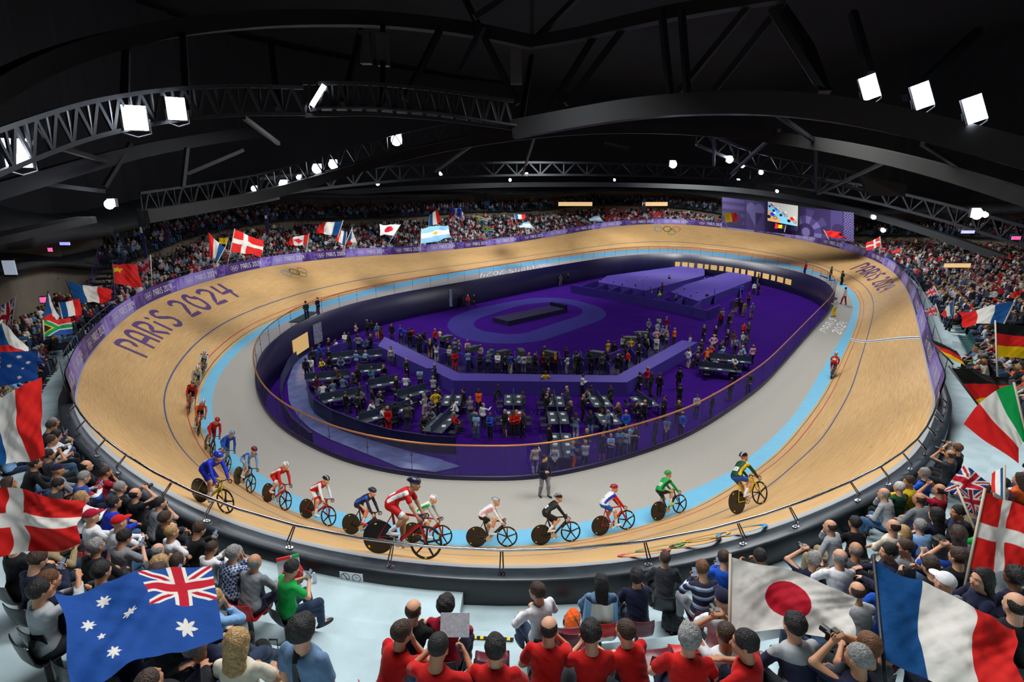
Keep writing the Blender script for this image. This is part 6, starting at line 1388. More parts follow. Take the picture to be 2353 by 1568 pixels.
def crowd_mesh(name, pts, tops, label=None):
    VV, FF_, CC = [], [], []; b = 0; n = len(TV)
    for (x, y, z, i, k, kind) in pts:
        g = unit(V3(*(TGT - V3(x, y, 0))[:2], 0)); q = unit(-OUT[i] * .7 + g * .5); a = math.atan2(-q[0], q[1]) + rnd.uniform(-.3, .3); c, s_ = math.cos(a), math.sin(a); sc_ = rnd.uniform(.95, 1.12)
        up = .38 if rnd.random() < .06 else 0
        V = TV * sc_; V = np.stack([V[:, 0] * c - V[:, 1] * s_ + x, V[:, 0] * s_ + V[:, 1] * c + y, V[:, 2] + z + up], 1)
        pal = np.array([lin(PAL[rnd.choice(tops)]), lin(PAL[rnd.choice(['navy', 'black', 'charcoal', 'denim'])]), rnd.choice(SKC), rnd.choice(HRC)]); VV.append(V); FF_.append(TF + b); CC.append(pal[TG]); b += n
    o = build(name, np.vstack(VV), np.vstack(FF_), mat('crowd_clothes', (255, 255, 255), .85, attr='Col', spec=.2), col=np.vstack(CC)); return tag(o, label, 'crowd', kind='stuff')
ppl = [r for r in rest if r[5] == 'p']
crowd_mesh('crowd', ppl, FARC, 'dense crowd of small spectators filling the lower stands round the track')
# distant upper deck; its shade is put into the crowd's dark clothes
up = []
for kq in range(4):
    acc = 0
    for i in FARI[:-1]:
        d0 = AIS + RUN * nrows(i) - .6 + kq * .85 + .35; p = RING[i] + OUT[i] * d0; j = (i + 1) % NS; q = RING[j] + OUT[j] * (AIS + RUN * nrows(j) - .6 + kq * .85 + .35); L = np.linalg.norm((q - p)[:2])
        while acc < L:
            if rnd.random() < .75 and (S3[i] % 14) > 1.2 and not (proj(p)[0] < 250 and i < 200):
                r = p + (q - p) * (acc / max(L, 1e-6)); up.append((r[0], r[1], ZU[i] + .1 + .32 * kq, i, kq, 'p'))
            acc += .62
        acc -= L
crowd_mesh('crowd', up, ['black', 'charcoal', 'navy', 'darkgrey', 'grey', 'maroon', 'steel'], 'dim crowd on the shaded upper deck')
def seats_mesh(kind, m, lab):
    s = shell(); SV = np.array(s.v); SFf = s.f; VV = []; FF_ = []; b = 0
    for (x, y, z, i, k, kd) in rest:
        if kd != kind: continue
        a = math.atan2(OUT[i][0], -OUT[i][1]); c, s_ = math.cos(a), math.sin(a); V = np.stack([SV[:, 0] * c - SV[:, 1] * s_ + x, SV[:, 0] * s_ + SV[:, 1] * c + y, SV[:, 2] + z], 1); VV.append(V); FF_ += [tuple(q + b for q in t) for t in SFf]; b += len(SV)
    if VV: tag(build('empty_seats', np.vstack(VV), FF_, m), lab, 'seats', kind='stuff')
seats_mesh('seat', M_st, 'block of empty teal seats in the right stand'); seats_mesh('rseat', M_sr, 'blocks of empty red seats at the far bend')
# empty near seats
for (px, py, m, nm, lab) in [(1312, 1432, M_sm, 'maroon', 'empty maroon seat beside the reclining person in white'), (1412, 1488, M_sm, 'maroon', 'empty maroon seat between two red shirts'), (1520, 1484, M_sm, 'maroon', 'empty maroon seat right of the person with glasses and pen'), (1590, 1470, M_sr, 'red', 'glossy empty red seat in front of the tousled grey head'), (1310, 1500, M_sr, 'red', 'empty red seat between the balding red shirt and the phone user'), (1130, 1490, M_sm, 'maroon', 'empty maroon seat in front of the black-haired red shirt'), (1640, 1465, M_sr, 'red', 'empty red seat at the foot of the red disc flag')]:
    r = on_terrace(px, py, .75)
    if r: stadium_seat(r[0], r[1], stand_z(r[2], r[3]), math.atan2(OUT[r[2]][0], -OUT[r[2]][1]), m, lab, 'empty seats near the barrier')
print('spectators', cntn, 'crowd', len(ppl), 'upper', len(up))
# ------------------------------------------------------------------ flags
fB, fW, fR, fN, fG, fY, fK, fC = [np.array(lin(c)) for c in ('#0a4a86', '#e8e2da', '#d0202c', '#1c3478', '#0a9a4a', '#f0c000', '#181818', '#86b8e0')]
fD = np.array(lin('#d8201c')); fP = np.array(lin('#c0142c')); fS = np.array(lin('#184a98'))
def pick(u, masks):
    """later masks paint over earlier ones"""
    c = np.zeros(u.shape + (3,)); 
    for m_, k in masks: c[m_] = k
    return c
def star(u, v, cx, cy, r, n, asp, inner=.42, rot_=0.):
    x = (u - cx) * asp; y = v - cy; a = np.arctan2(x, y) + rot_; rr = np.hypot(x, y); t = np.abs(((a / (2 * PI) * n) % 1) - .5) * 2; t = 1 - t
    return rr < r * (inner + (1 - inner) * (1 - t) ** 1.0) * np.where(True, 1, 1) * (1 - .0 * t)
def jack(u, v, fN=fN):
    """union cross pattern in 0..1 square, blue ground"""
    A = np.ones(u.shape, bool); d1 = np.abs((u - v)) / 1.414; d2 = np.abs((u + v - 1)) / 1.414
    m = [(A, fN), ((d1 < .085) | (d2 < .085), fW)]
    m.append((((d1 < .035) & True) | ((d2 < .035) & True), fP)); m += [((np.abs(u - .5) < .13) | (np.abs(v - .5) < .165), fW), ((np.abs(u - .5) < .075) | (np.abs(v - .5) < .10), fP)]
    return pick(u, m)
def fl(kind, u, v, asp):
    A = np.ones(u.shape, bool)
    tri = {'france': (fB, fW, fD), 'italy': (fG, fW, fD), 'belgium': (fK, fY, fD), 'romania': (fR, fR, fY)}
    if kind in tri: a, b, c = tri[kind]; return pick(u, [(A, a), (u > .333, b), (u > .667, c)])
    if kind == 'belgium_yr': return pick(u, [(A, fY), (u > .55, fD)])
    if kind == 'germany': return pick(u, [(A, fY), (v > .333, fD), (v > .667, fK)])
    if kind == 'denmark': return pick(u, [(A, fD), ((np.abs(u - .40) < .07) | (np.abs(v - .5) < .10), fW)])
    if kind == 'japan': return pick(u, [(A, fW), (np.hypot((u - .5) * asp, v - .5) < .30, fP)])
    if kind == 'uk': return jack(u, v)
    if kind == 'australia':
        c = pick(u, [(A, fS)]); k = (u < .5) & (v > .5); c[k] = jack(u[k] * 2, (v[k] - .5) * 2, fS)
        for (x, y, r, n) in ((.25, .24, .11, 7), (.75, .17, .06, 7), (.625, .55, .06, 7), (.75, .82, .06, 7), (.87, .62, .06, 7), (.80, .45, .035, 5)): c[star(u, v, x, y, r, n, asp)] = fW
        return c
    if kind == 'china': return pick(u, [(A, fD), (star(u, v, .17, .72, .15, 5, asp), fY)])
    if kind == 'red': return pick(u, [(A, fD)])
    if kind == 'yellow': return pick(u, [(A, fY), (np.hypot((u - .5) * asp, v - .5) < .2, fK), (np.hypot((u - .5) * asp, v - .5) < .15, fY)])
    if kind == 'canada':
        x, y = np.abs(u - .5) * asp, v - .5; leaf = ((x + np.abs(y) * .8 < .22) | ((x < .30 - np.abs(y - .02) * 1.6) & (y > -.12))) | ((x < .02) & (y > -.36) & (y < 0)); return pick(u, [(A, fW), ((u < .25) | (u > .75), fD), (leaf, fD)])
    if kind == 'argentina': return pick(u, [(A, fC), ((v > .333) & (v < .667), fW), (np.hypot((u - .5) * asp, v - .5) < .10, np.array(lin('#e0a020')))])
    if kind == 'czech': return pick(u, [(A, fW), (v < .5, fD), (u * 1.0 < .5 - np.abs(v - .5), fB)])
    if kind == 'safrica':
        t = np.abs(v - .5); g = (t < .11) | ((np.abs(t - (.5 - u * 1.0)) < .13) & (u < .5)); w_ = (t < .17) | ((np.abs(t - (.5 - u)) < .20) & (u < .5)); inn_ = (t < .5 - u - .13)
        return pick(u, [(A, fS), (v > .5, fD), (w_, fW), (u < .5 - t - .0 + .0, fG), (g, fG), (inn_, fY), (t < .5 - u - .21, fK)])
    if kind == 'pennant': return pick(u, [(A, fN), (v > .6, fD), (np.hypot((u - .5) * asp, (v - .7)) < .14, fW)])
    return pick(u, [(A, fW)])
M_flag = {}
def flag_mat():
    m = bpy.data.materials.new('flag_cloth'); m.use_nodes = True; N = m.node_tree.nodes; L = m.node_tree.links; b = N['Principled BSDF']; b.inputs['Roughness'].default_value = .8; b.inputs['Specular IOR Level'].default_value = .25
    a = N.new('ShaderNodeAttribute'); a.attribute_name = 'Col'; L.new(a.outputs['Color'], b.inputs['Base Color']); t = N.new('ShaderNodeBsdfTranslucent'); L.new(a.outputs['Color'], t.inputs[0]); mx = N.new('ShaderNodeMixShader'); mx.inputs[0].default_value = .25
    L.new(b.outputs[0], mx.inputs[1]); L.new(t.outputs[0], mx.inputs[2]); L.new(mx.outputs[0], N['Material Output'].inputs[0])
    nz = N.new('ShaderNodeTexNoise'); nz.inputs['Scale'].default_value = 6; tc = N.new('ShaderNodeTexCoord'); mp = N.new('ShaderNodeMapping'); mp.inputs['Scale'].default_value = (1, 1, .4); L.new(tc.outputs['Object'], mp.inputs[0]); L.new(mp.outputs[0], nz.inputs['Vector']); bp = N.new('ShaderNodeBump'); bp.inputs['Strength'].default_value = .8; bp.inputs['Distance'].default_value = .03; L.new(nz.outputs['Fac'], bp.inputs['Height']); L.new(bp.outputs[0], b.inputs['Normal']); return m
MF = flag_mat(); M_pole = mat('flag_pole', (176, 160, 140), .5); M_dpole = mat('dark_flag_pole', (34, 34, 36), .5)
def flag(kind, HT, FT, FB, HB, t, label, wave=1., n=None, pole=None, poledark=False, name='flag', slack=0., ph=0.):
    """corners in the photograph: hoist top, fly top, fly bottom, hoist bottom; t depth or four depths"""
    ts = t if isinstance(t, (tuple, list)) else (t, t * 1.02, t * .99, t * .97); P = [at_t(c[0], c[1], tt) for c, tt in zip((HT, FT, FB, HB), ts)]
    a = np.linalg.norm(P[1] - P[0]); b = np.linalg.norm(P[3] - P[0]); px = max(np.hypot(FT[0] - HT[0], FT[1] - HT[1]), np.hypot(FB[0] - HB[0], FB[1] - HB[1])); nu = int(np.clip(px * .75, 24, 300)) if n is None else n; nv = max(16, int(nu * .66))
    U, V_ = np.meshgrid(np.linspace(0, 1, nu), np.linspace(0, 1, nv), indexing='ij'); u, v = U.ravel(), V_.ravel()
    top = P[0][None] + (P[1] - P[0])[None] * u[:, None]; bot = P[3][None] + (P[2] - P[3])[None] * u[:, None]; X = bot + (top - bot) * v[:, None]
    nr = unit(np.cross(P[1] - P[0], P[0] - P[3])); A = .055 * min(a, b) * wave * 2
    wv = np.sin(u * 7.5 + v * 2.2 + ph) * .5 + np.sin(u * 13 - v * 5 + 1.3 + ph) * .22 + np.sin(v * 9 + u * 4 + ph * 2) * .16 + np.sin((u * 1.5 + v) * 17 + ph) * .09 + np.sin((u * 2.2 - v * 1.2) * 19 + 3 * np.sin(v * 4 + ph)) * .028
    env = np.clip(u * 2.2, 0, 1) ** .8; X = X + nr * (wv * env * A)[:, None]
    dn = unit(P[3] - P[0]); X = X + dn * ((np.sin(u * PI) * slack * b + np.sin(u * 9 + ph) * .025 * b * env * wave))[:, None]; du = unit(P[1] - P[0]); X = X + du * (np.sin(v * 7 + ph) * .02 * a * env * wave)[:, None]
    e = empty(name, tuple(P[3])); tag(e, label, 'flag')
    I, Jx = np.meshgrid(np.arange(nu - 1), np.arange(nv - 1), indexing='ij'); I, Jx = I.ravel(), Jx.ravel(); F = np.stack([I * nv + Jx, (I + 1) * nv + Jx, (I + 1) * nv + Jx + 1, I * nv + Jx + 1], 1)
    loc(build('cloth', X, F, MF, smooth=True, col=fl(kind, u, v, max(a / b, .5))), e)
    if pole is not False:
        d = P[3] - P[0]; L = pole if pole else .7; q = P[0] - unit(d) * .04 * b; q2 = P[3] + unit(d) * b * L; r_ = .014 + .012 * min(np.linalg.norm(P[0] - V3(0, 0, CAMZ)) / 30, 2)
        loc(MB().tube([q, q2], r_, 8).build('pole', [M_dpole if poledark else M_pole], smooth=True), e)
    return e
FL = [
 ('australia', (486,1300), (128,1364), (180,1590), (514,1466), (6.9,6.0,4.8,6.0), 'large blue flag with corner cross and white stars spread over the lower left rows', dict(wave=.9, pole=False, slack=-.05)),
 ('denmark', (-75,1108), (182,1150), (192,1252), (-65,1290), (7.4,7.2,6.9,7.), 'large red flag with white cross at the left edge above the lower rows', dict(wave=1.2, pole=.3)),
 ('france', (-62,958), (86,868), (108,1052), (-40,1078), 10.5, 'large blue white and red flag hanging at the left edge', dict(wave=1., ph=1.)),
 ('australia', (-85,815), (84,805), (88,876), (-80,895), 15, 'blue starred flag at the left edge above the large three-striped one', dict(wave=.4, ph=2)),
 ('czech', (3,738), (66,800), (60,822), (-45,812), 18, 'blue white and red flag drooping over the left edge of the upper left stand', dict(wave=.8)),
 ('uk', (36,681), (0,708), (0,762), (27,748), 21, 'crossed red white and blue flag at the far left under the beige wall', dict(wave=.6, poledark=True)),
 ('czech', (110,672), (134,728), (128,742), (99,736), 25, 'narrow red white and blue flag hanging beside the left concourse opening', dict(wave=.5, poledark=True)),
 ('france', (135,697), (183,687), (189,723), (143,731), 26, 'smaller blue white and red flag with a visible white pole in the left stand', dict(wave=.6)),
 ('safrica', (99,738), (163,731), (168,767), (101,774), 20, 'green yellow black red and blue flag low in the left stand', dict(wave=.4, pole=.2)),
 ('france', (153,646), (258,667), (254,692), (174,699), 29, 'blue white and red flag flying below the glass staircase', dict(wave=.8, poledark=True, pole=.5)),
 ('china', (259,607), (315,608), (327,662), (262,652), 34, 'red flag with a yellow star before the left staircase', dict(wave=.7, poledark=True)),
 ('uk', (346,588), (318,604), (324,640), (348,628), 36, 'crossed blue and red flag right of the red starred one', dict(wave=.7)),
 ('france', (517,570), (479,536), (482,590), (502,598), 43, 'red white and blue flag left of the white cross flag on the far straight', dict(wave=.5)),
 ('yellow', (525,546), (502,548), (505,560), (520,562), 50, 'small yellow flag with a dark emblem on the far straight', dict(wave=.4)),
 ('denmark', (539,528), (606,554), (602,590), (529,578), 44, 'red flag with white cross flying over the far left boards', dict(wave=.7)),
 ('canada', (710,538), (662,548), (666,566), (706,562), 56, 'red and white leaf flag over the red-clad crowd', dict(wave=.6)),
 ('france', (788,508), (731,514), (727,538), (778,540), 62, 'large blue white and red flag above the leaf flag crowd', dict(wave=.7)),
 ('france', (797,534), (778,527), (771,553), (793,564), 60, 'small blue white and red flag hanging under the large striped one', dict(wave=.4)),
 ('czech', (809,525), (821,562), (800,564), (794,561), 60, 'white blue and red pointed flag right of the two striped flags', dict(wave=.4)),
 ('japan', (920,517), (873,516), (873,540), (905,541), 66, 'white flag with red disc in the middle of the far stand', dict(wave=.5)),
 ('france', (988,494), (1006,481), (1014,512), (985,520), 76, 'blue white and red flag standing behind the pale blue and white one', dict(wave=.4)),
 ('argentina', (968,526), (1028,516), (1038,548), (967,560), 66, 'large pale blue and white sun flag in the far stand', dict(wave=.8)),
 ('safrica', (1091,495), (1120,500), (1122,512), (1096,507), 80, 'small green and yellow flag high in the far stand', dict(wave=.5)),
 ('safrica', (1112,519), (1136,521), (1134,535), (1114,534), 76, 'green black and yellow flag low over the far boards', dict(wave=.5)),
 ('uk', (1175,500), (1164,508), (1166,518), (1178,514), 82, 'tiny crossed red and blue flag in the far stand', dict(wave=.4)),
 ('france', (1181,492), (1207,494), (1206,503), (1184,504), 88, 'small blue white and red flag above the pale blue one near the bend', dict(wave=.4)),
 ('argentina', (1213,509), (1192,518), (1194,523), (1226,524), 84, 'pale blue and white flag low at the start of the far bend', dict(wave=.5)),
 ('argentina', (1376,495), (1352,502), (1356,508), (1386,509), 100, 'pale blue and white flag before the empty red seats', dict(wave=.5)),
 ('belgium_yr', (1662,488), (1694,491), (1697,507), (1668,512), 86, 'yellow and red flag left under the purple mural', dict(wave=.6)),
 ('belgium', (1806,518), (1782,514), (1780,524), (1804,527), 78, 'red yellow and black flag under the big screen', dict(wave=.5)),
 ('red', (1893,529), (1945,540), (1944,550), (1900,542), 72, 'plain red rippling flag under the purple mural', dict(wave=1.4)),
 ('denmark', (2022,544), (1990,560), (1990,577), (2025,566), 64, 'red flag with white cross at the right of the mural', dict(wave=.5)),
 ('uk', (2023,567), (2047,572), (2046,582), (2022,580), 62, 'blue and red crossed flag right of the small white cross flag', dict(wave=.5)),
 ('red', (2071,569), (2048,578), (2052,584), (2072,578), 60, 'small dark red flag in the upper right stand', dict(wave=.5)),
 ('uk', (2146,658), (2125,672), (2132,684), (2156,676), 34, 'crossed red and white flag in the right stand', dict(wave=.4)),
 ('uk', (2150,700), (2122,714), (2134,728), (2158,724), 30, 'crossed red and white flag just below the other one in the right stand', dict(wave=.4)),
 ('france', (2193,688), (2160,722), (2172,732), (2190,722), 29, 'narrow blue white and red flag beside the teal seats', dict(wave=.4, poledark=True)),
 ('france', (2332,693), (2203,718), (2214,750), (2308,742), 23, 'wide blue white and red flag over the teal seats', dict(wave=.7)),
 ('germany', (2287,740), (2398,760), (2400,824), (2290,820), 17, 'black red and gold flag on a tall pole at the right edge', dict(wave=.6, pole=.7)),
 ('germany', (2130,777), (2200,806), (2222,845), (2165,812), 19, 'small folded black red and gold flag low in the right stand', dict(wave=.4, poledark=True)),
 ('germany', (2183,845), (2322,868), (2318,925), (2268,958), 12.5, 'large black red and gold flag above the green white and red one', dict(wave=1., poledark=True, pole=.3)),
 ('italy', (2331,884), (2214,976), (2338,1066), (2362,1020), (10.5,10.8,10.2,10.3), 'green white and red flag at the right edge', dict(wave=.6, slack=-.15)),
 ('uk', (2276,1112), (2216,1068), (2166,1130), (2236,1142), 9.6, 'crossed blue red and white flag lying over the right rows', dict(wave=.7, pole=False)),
 ('france', (2308,1072), (2278,1088), (2278,1130), (2308,1144), 9.8, 'narrow red white and blue flag beside the crossed flag at right', dict(wave=.3)),
 ('uk', (2200,1122), (2260,1128), (2258,1190), (2222,1175), 8.8, 'crossed navy flag directly behind the white cross flag pole', dict(wave=.5)),
 ('denmark', (2262,1130), (2400,1185), (2395,1330), (2226,1306), (7.8,7.6,7.3,7.5), 'large red flag with white cross at the right edge', dict(wave=1., pole=.4)),
 ('japan', (1678,1280), (1968,1374), (1952,1468), (1676,1455), (6.6,6.3,5.9,6.2), 'large white flag with a red disc at the lower right', dict(wave=1.1, slack=-.06)),
 ('france', (2007,1284), (2340,1440), (2352,1620), (2030,1516), (6.2,5.6,4.9,5.4), 'largest flag, blue white and red, in the lower right corner', dict(wave=1.1, poledark=True, slack=.05)),
]
for k, r in enumerate(FL): flag(*r[:7], **{**dict(ph=k * .7), **r[7]})
# sun flag worn by the long-haired woman, folded cloths
def drape(px, py):
    r = on_terrace(px, py, 1.24)
    if r is None: return
    x, y, i, dd = r; z = stand_z(i, dd); g = unit(V3(*(TGT - V3(x, y, 0))[:2], 0)); q = unit(-OUT[i] * .6 + g * .6); a = math.atan2(-q[0], q[1]); nu, nv = 60, 40; U, Vv = np.meshgrid(np.linspace(-1, 1, nu), np.linspace(0, 1, nv), indexing='ij'); u, v = U.ravel(), Vv.ravel()
    th = u * 1.9; rx = .235 + .05 * (1 - v); X = np.stack([np.sin(th) * rx, -np.cos(th) * (rx - .07) - .02 + .012 * np.sin(u * 14 + v * 3), .42 + v * .60], 1) * 1.06; c, s_ = math.cos(a), math.sin(a)
    X = np.stack([X[:, 0] * c - X[:, 1] * s_ + x, X[:, 0] * s_ + X[:, 1] * c + y, X[:, 2] + z], 1); col = pick(u, [(u > -9, fC), (np.abs(u) < .38, fW)]); rr = np.hypot(u * 1.9 * .28, (v - .36) * .6); an = np.arctan2(u * .53, (v - .36) * .6)
    col[(rr < .12) & (np.abs(((an / (2 * PI) * 24) % 1) - .5) < .24)] = np.array(lin('#c08a20')); col[rr < .055] = np.array(lin('#b07a1c'))
    I, Jx = np.meshgrid(np.arange(nu - 1), np.arange(nv - 1), indexing='ij'); I, Jx = I.ravel(), Jx.ravel(); F = np.stack([I * nv + Jx, (I + 1) * nv + Jx, (I + 1) * nv + Jx + 1, I * nv + Jx + 1], 1)
    tag(build('flag_cape', X, F, MF, smooth=True, col=col), 'pale blue and white sun flag worn as a cape before the barrier', 'flag')
drape(1383, 1352)
# bunch of balloons
bp = at_t(1050, 494, 82)
for k in range(14):
    q = bp + V3(rnd.uniform(-.9, .9), rnd.uniform(-.4, .4), rnd.uniform(-.8, .8)); c = ['royal', 'royal', 'white', 'pink', 'crimson'][k % 5]
    b = MB().ball(q, (.34, .34, .40)).tube([q - V3(0, 0, .4), q - V3(0, 0, .46)], .03, 5).build('balloon', [mat('balloon_' + c, PAL[c], .3)], smooth=True); tag(b, cn(c) + ' balloon in the bunch above the far stand', 'balloon', cn(c) + ' balloons above the far stand')
# things carried and left about
def near_item(px, py, hh, fn, nm, lab, cat, rz=0):
    r = on_terrace(px, py, hh)
    if r is None: return
    x, y, i, d = r; o = fn(); o.location = (x, y, stand_z(i, d)); o.rotation_euler[2] = rz; tag(o, lab, cat)
def newspaper():
    e = empty('newspaper'); q = MB(); q.box((0, .42, 1.0), (.34, .01, .26), R=rot('X', -.6)); q.build('page', [mat('newsprint', (226, 232, 240), .8, noise=.15, nscale=26)], e); return e
near_item(1037, 1508, 1.0, newspaper, 'newspaper', 'white newspaper held by the red shirt in the middle of the bottom row', 'newspaper')
def backpack(c1, c2):
    def f():
        e = empty('backpack'); S = Sdf(); S.noise = .012; S.ell((0, 0, .2), (.2, .14, .24)); S.cut.append((V3(0, 0, .01), V3(0, 0, -1))); V, F = mesh_sdf(S, .015); build('bag', V, F, cloth(c1), e, smooth=True)
        S = Sdf(); S.noise = .006; S.ell((0, .11, .16), (.13, .07, .12)); V, F = mesh_sdf(S, .015); build('front_pocket', V, F, cloth(c2), e, smooth=True); MB().tube([(-.1, -.1, .36), (-.14, -.2, .3), (-.13, -.2, .12), (-.1, -.12, .04)], .014, 6).tube([(.1, -.1, .36), (.14, -.2, .3), (.13, -.2, .12), (.1, -.12, .04)], .014, 6).build('strap', [M_metal], e); return e
    return f
near_item(1545, 1425, .22, backpack('charcoal', 'black'), 'backpack', 'big black backpack with a small white tag on the floor behind the front row', 'bag', .3)
near_item(1316, 1412, .35, backpack('orange', 'black'), 'backpack', 'orange rucksack on the seat beside the reclining person in white', 'bag', 1.)
near_item(672, 1318, .25, backpack('red', 'navy'), 'backpack', 'red and navy bag against the barrier beside the green polo', 'bag', .6)
near_item(600, 1500, .25, backpack('black', 'charcoal'), 'camera_bag', 'black camera bag between the grey-haired lying person and the grey blue polo', 'bag', 1.8)
def bottle():
    e = empty('water_bottle'); b = MB().tube([(0, 0, 0), (0, 0, .15), (0, 0, .2), (0, 0, .21)], .035, 12, rs=[.036, .036, .016, .016]).build('body', [mat('clear_plastic', (200, 214, 222), .15, alpha=.6)], e, smooth=True); MB().tube([(0, 0, .21), (0, 0, .235)], .017, 10).build('cap', [M_white], e); return e
near_item(724, 1338, .02, bottle, 'water_bottle', 'clear water bottle standing at the foot of the barrier', 'bottle'); near_item(2081, 1245, .02, bottle, 'water_bottle', 'small clear water bottle on the right terrace', 'bottle')
def board_case():
    e = empty('display_case'); MB().box((0, 0, .33), (.42, .06, .34), R=rot('X', -.25)).build('white_face', [M_white], e); MB().box((-.08, .0, .51), (.26, .07, .05), R=rot('X', -.25)).build('red_strip', [cloth_gloss('red')], e); MB().box((.14, 0, .51), (.14, .07, .05), R=rot('X', -.25)).build('green_strip', [cloth_gloss('green')], e); return e
near_item(664, 1305, .3, board_case, 'display_case', 'white panel with red and green strips leaning beside the green polo', 'panel', .4)
# shoulder strap of the nearest standing person
r = on_terrace(692, 1455, 1.62 * 1.06)
if r:
    x, y, i, d = r; z = stand_z(i, d); st_ = [o for o in bpy.data.objects if o.get('label', '').startswith('person in grey blue polo with a black strap')][0]; pts = [(-.02, -.02, 1.52), (.01, -.115, 1.40), (.03, -.150, 1.25), (.06, -.135, 1.08), (.10, -.15, .95)]
    o = MB().tube(pts, .03, 6, flat=(1, .25)).build('shoulder_strap', [M_metal]); o.parent = st_
# cameras and phones in the hands of the near spectators
for (o, pose, lab, sc_) in HELD:
    c_ = o.matrix_world if False else None; short_ = 'the ' + shorten(lab, 10)
    if pose == 'sit_camera':
        e = empty('photo_camera', o.location, o.rotation_euler[2], sc_); b = MB().box((0, .30, 1.25), (.13, .07, .085)).box((0, .29, 1.30), (.05, .06, .03)); b.build('camera_body', [M_carbon], e); MB().tube([(0, .33, 1.25), (0, .42, 1.25)], .035, 14).build('lens', [M_metal], e, smooth=False)
        tag(e, 'black camera raised by ' + short_, 'camera', 'cameras held by spectators')
    elif pose == 'sit_phone':
        e = empty('smartphone', o.location, o.rotation_euler[2], sc_); MB().box((0, .415, .93), (.075, .012, .15), R=rot('X', -.7)).build('case', [M_carbon], e); MB().box((0, .408, .937), (.066, .004, .138), R=rot('X', -.7)).build('display', [mat('dim_phone_display', (120, 150, 190), .3, emit=.25)], e)
        tag(e, 'smartphone in the hands of ' + short_, 'phone', 'phones held by spectators')
# black and yellow tape on the step edge
A, B = [stand_z(*on_terrace(*q, .0)[2:]) for q in ((1088, 1468), (1178, 1474))]; a_ = on_terrace(1088, 1468, .01); b_ = on_terrace(1180, 1474, .01)
P0_, P1_ = V3(a_[0], a_[1], max(A, B) + .012), V3(b_[0], b_[1], max(A, B) + .012); m_ = MB(); u_ = (P1_ - P0_) / 12
for k in range(12): m_.box(P0_ + u_ * (k + .5), (np.linalg.norm(u_), .06, .015), math.atan2(u_[1], u_[0]), k % 2)
tag(m_.build('hazard_tape', [cloth_gloss('yellow'), cloth_gloss('black')]), 'black and yellow striped tape along the concrete step edge', 'tape')
# ------------------------------------------------------------------ roof: dark deck, curved trusses and beams
M_roof = mat('dark_roof_deck', (24, 26, 27), .9, noise=.3, nscale=.15); M_beam = mat('dark_steel_beam', (14, 16, 20), .6); M_brown = mat('brown_grey_arch', (22, 20, 18), .8); M_lbeam = mat('pale_edge_beam', (44, 46, 49), .7)
P = C3 * 1.0; cx_, cy_ = 6., 55.
a = np.linspace(0, 2 * PI, 72, endpoint=False); V = [V3(cx_, cy_, 34.)]; F = []
for k, (r, z) in enumerate(((30, 33), (60, 30.5), (100, 26))): V += [V3(cx_ + r * .85 * math.cos(t), cy_ + r * math.sin(t), z) for t in a]
F += [(0, 1 + j, 1 + (j + 1) % 72) for j in range(72)]
for k in range(2): F += [(1 + k * 72 + j, 1 + k * 72 + (j + 1) % 72, 1 + (k + 1) * 72 + (j + 1) % 72, 1 + (k + 1) * 72 + j) for j in range(72)]
tag(MB().add(V, F).build('ceiling', [M_roof]), kind='structure')
def spl(pts, n=40):
    A = np.array(pts, float); d = np.r_[0, np.cumsum(np.linalg.norm(np.diff(A[:, :2], axis=0), axis=1))]; t = np.linspace(0, d[-1], n); B = np.stack([np.interp(t, d, A[:, k]) for k in range(A.shape[1])], 1)
    for _ in range(6): B[1:-1] = (B[:-2] + 2 * B[1:-1] + B[2:]) / 4
    return B
def beam(pts, wd, hg, m, name='ceiling_beam', n=40, sm=True):
    """pts (px, py, depth) along the lower edge of a real beam; box section"""
    B = spl(pts, n) if sm else np.array(pts, float); Q = [at_t(*b) for b in B]; return tag(MB().tube(Q, 1, 4, flat=(wd * .71, hg * .71)).build(name, [m]), kind='structure')
M_truss = mat('truss_steel', (20, 23, 28), .6)
def truss(pts, h, m=None, n=18, ch=.16, web=.10, name='ceiling_truss', wd=0):
    B = spl(pts, n * 2 + 1); Q = [at_t(*b) for b in B]; T = [q + V3(0, 0, h) for q in Q]; b = MB(); b.tube(Q, 1, 4, flat=(ch, ch)); b.tube(T, 1, 4, flat=(ch, ch))
    for k in range(0, 2 * n, 2):
        b.tube([Q[k], T[k + 1]], 1, 4, flat=(web, web)); b.tube([T[k + 1], Q[k + 2]], 1, 4, flat=(web, web)); b.tube([Q[k], T[k]], 1, 4, flat=(web * .8, web * .8))
    return tag(b.build(name, [m or M_truss]), kind='structure')
# large arches
beam([(-80,245,26),(60,160,29),(200,108,32),(400,62,36),(620,42,40),(860,42,44),(1080,66,47),(1222,98,48)], 1.0, 1.0, M_brown); beam([(1222,98,48),(1330,80,46),(1500,38,42),(1700,2,38),(1800,-15,36)], 1.0, .9, M_brown)
beam([(-60,455,30),(60,420,33),(200,378,37),(330,345,41),(480,318,46),(620,300,50)], .5, .9, M_beam)
truss([(-60,425,21),(60,372,23.5),(200,318,26),(320,290,28),(430,272,30),(560,262,32),(700,262,35)], 1.5, ch=.14, n=16)
truss([(700,265,36),(850,262,38),(1000,272,40),(1180,296,42)], 1.9, ch=.16, n=14)
beam([(715,250,36),(850,250,38),(1000,262,40),(1180,290,42)], 1.6, .12, M_lbeam)
beam([(1180,298,42),(1300,276,41),(1450,250,39),(1600,238,36),(1780,236,33),(1950,255,31),(2120,290,29),(2250,325,27.5),(2420,372,26)], 1.2, 1.3, M_beam)
beam([(1180,282,42),(1300,262,41),(1450,234,39),(1600,222,36),(1780,218,33),(1950,234,31),(2120,268,29),(2250,300,27.5),(2420,346,26)], .2, .22, M_lbeam)
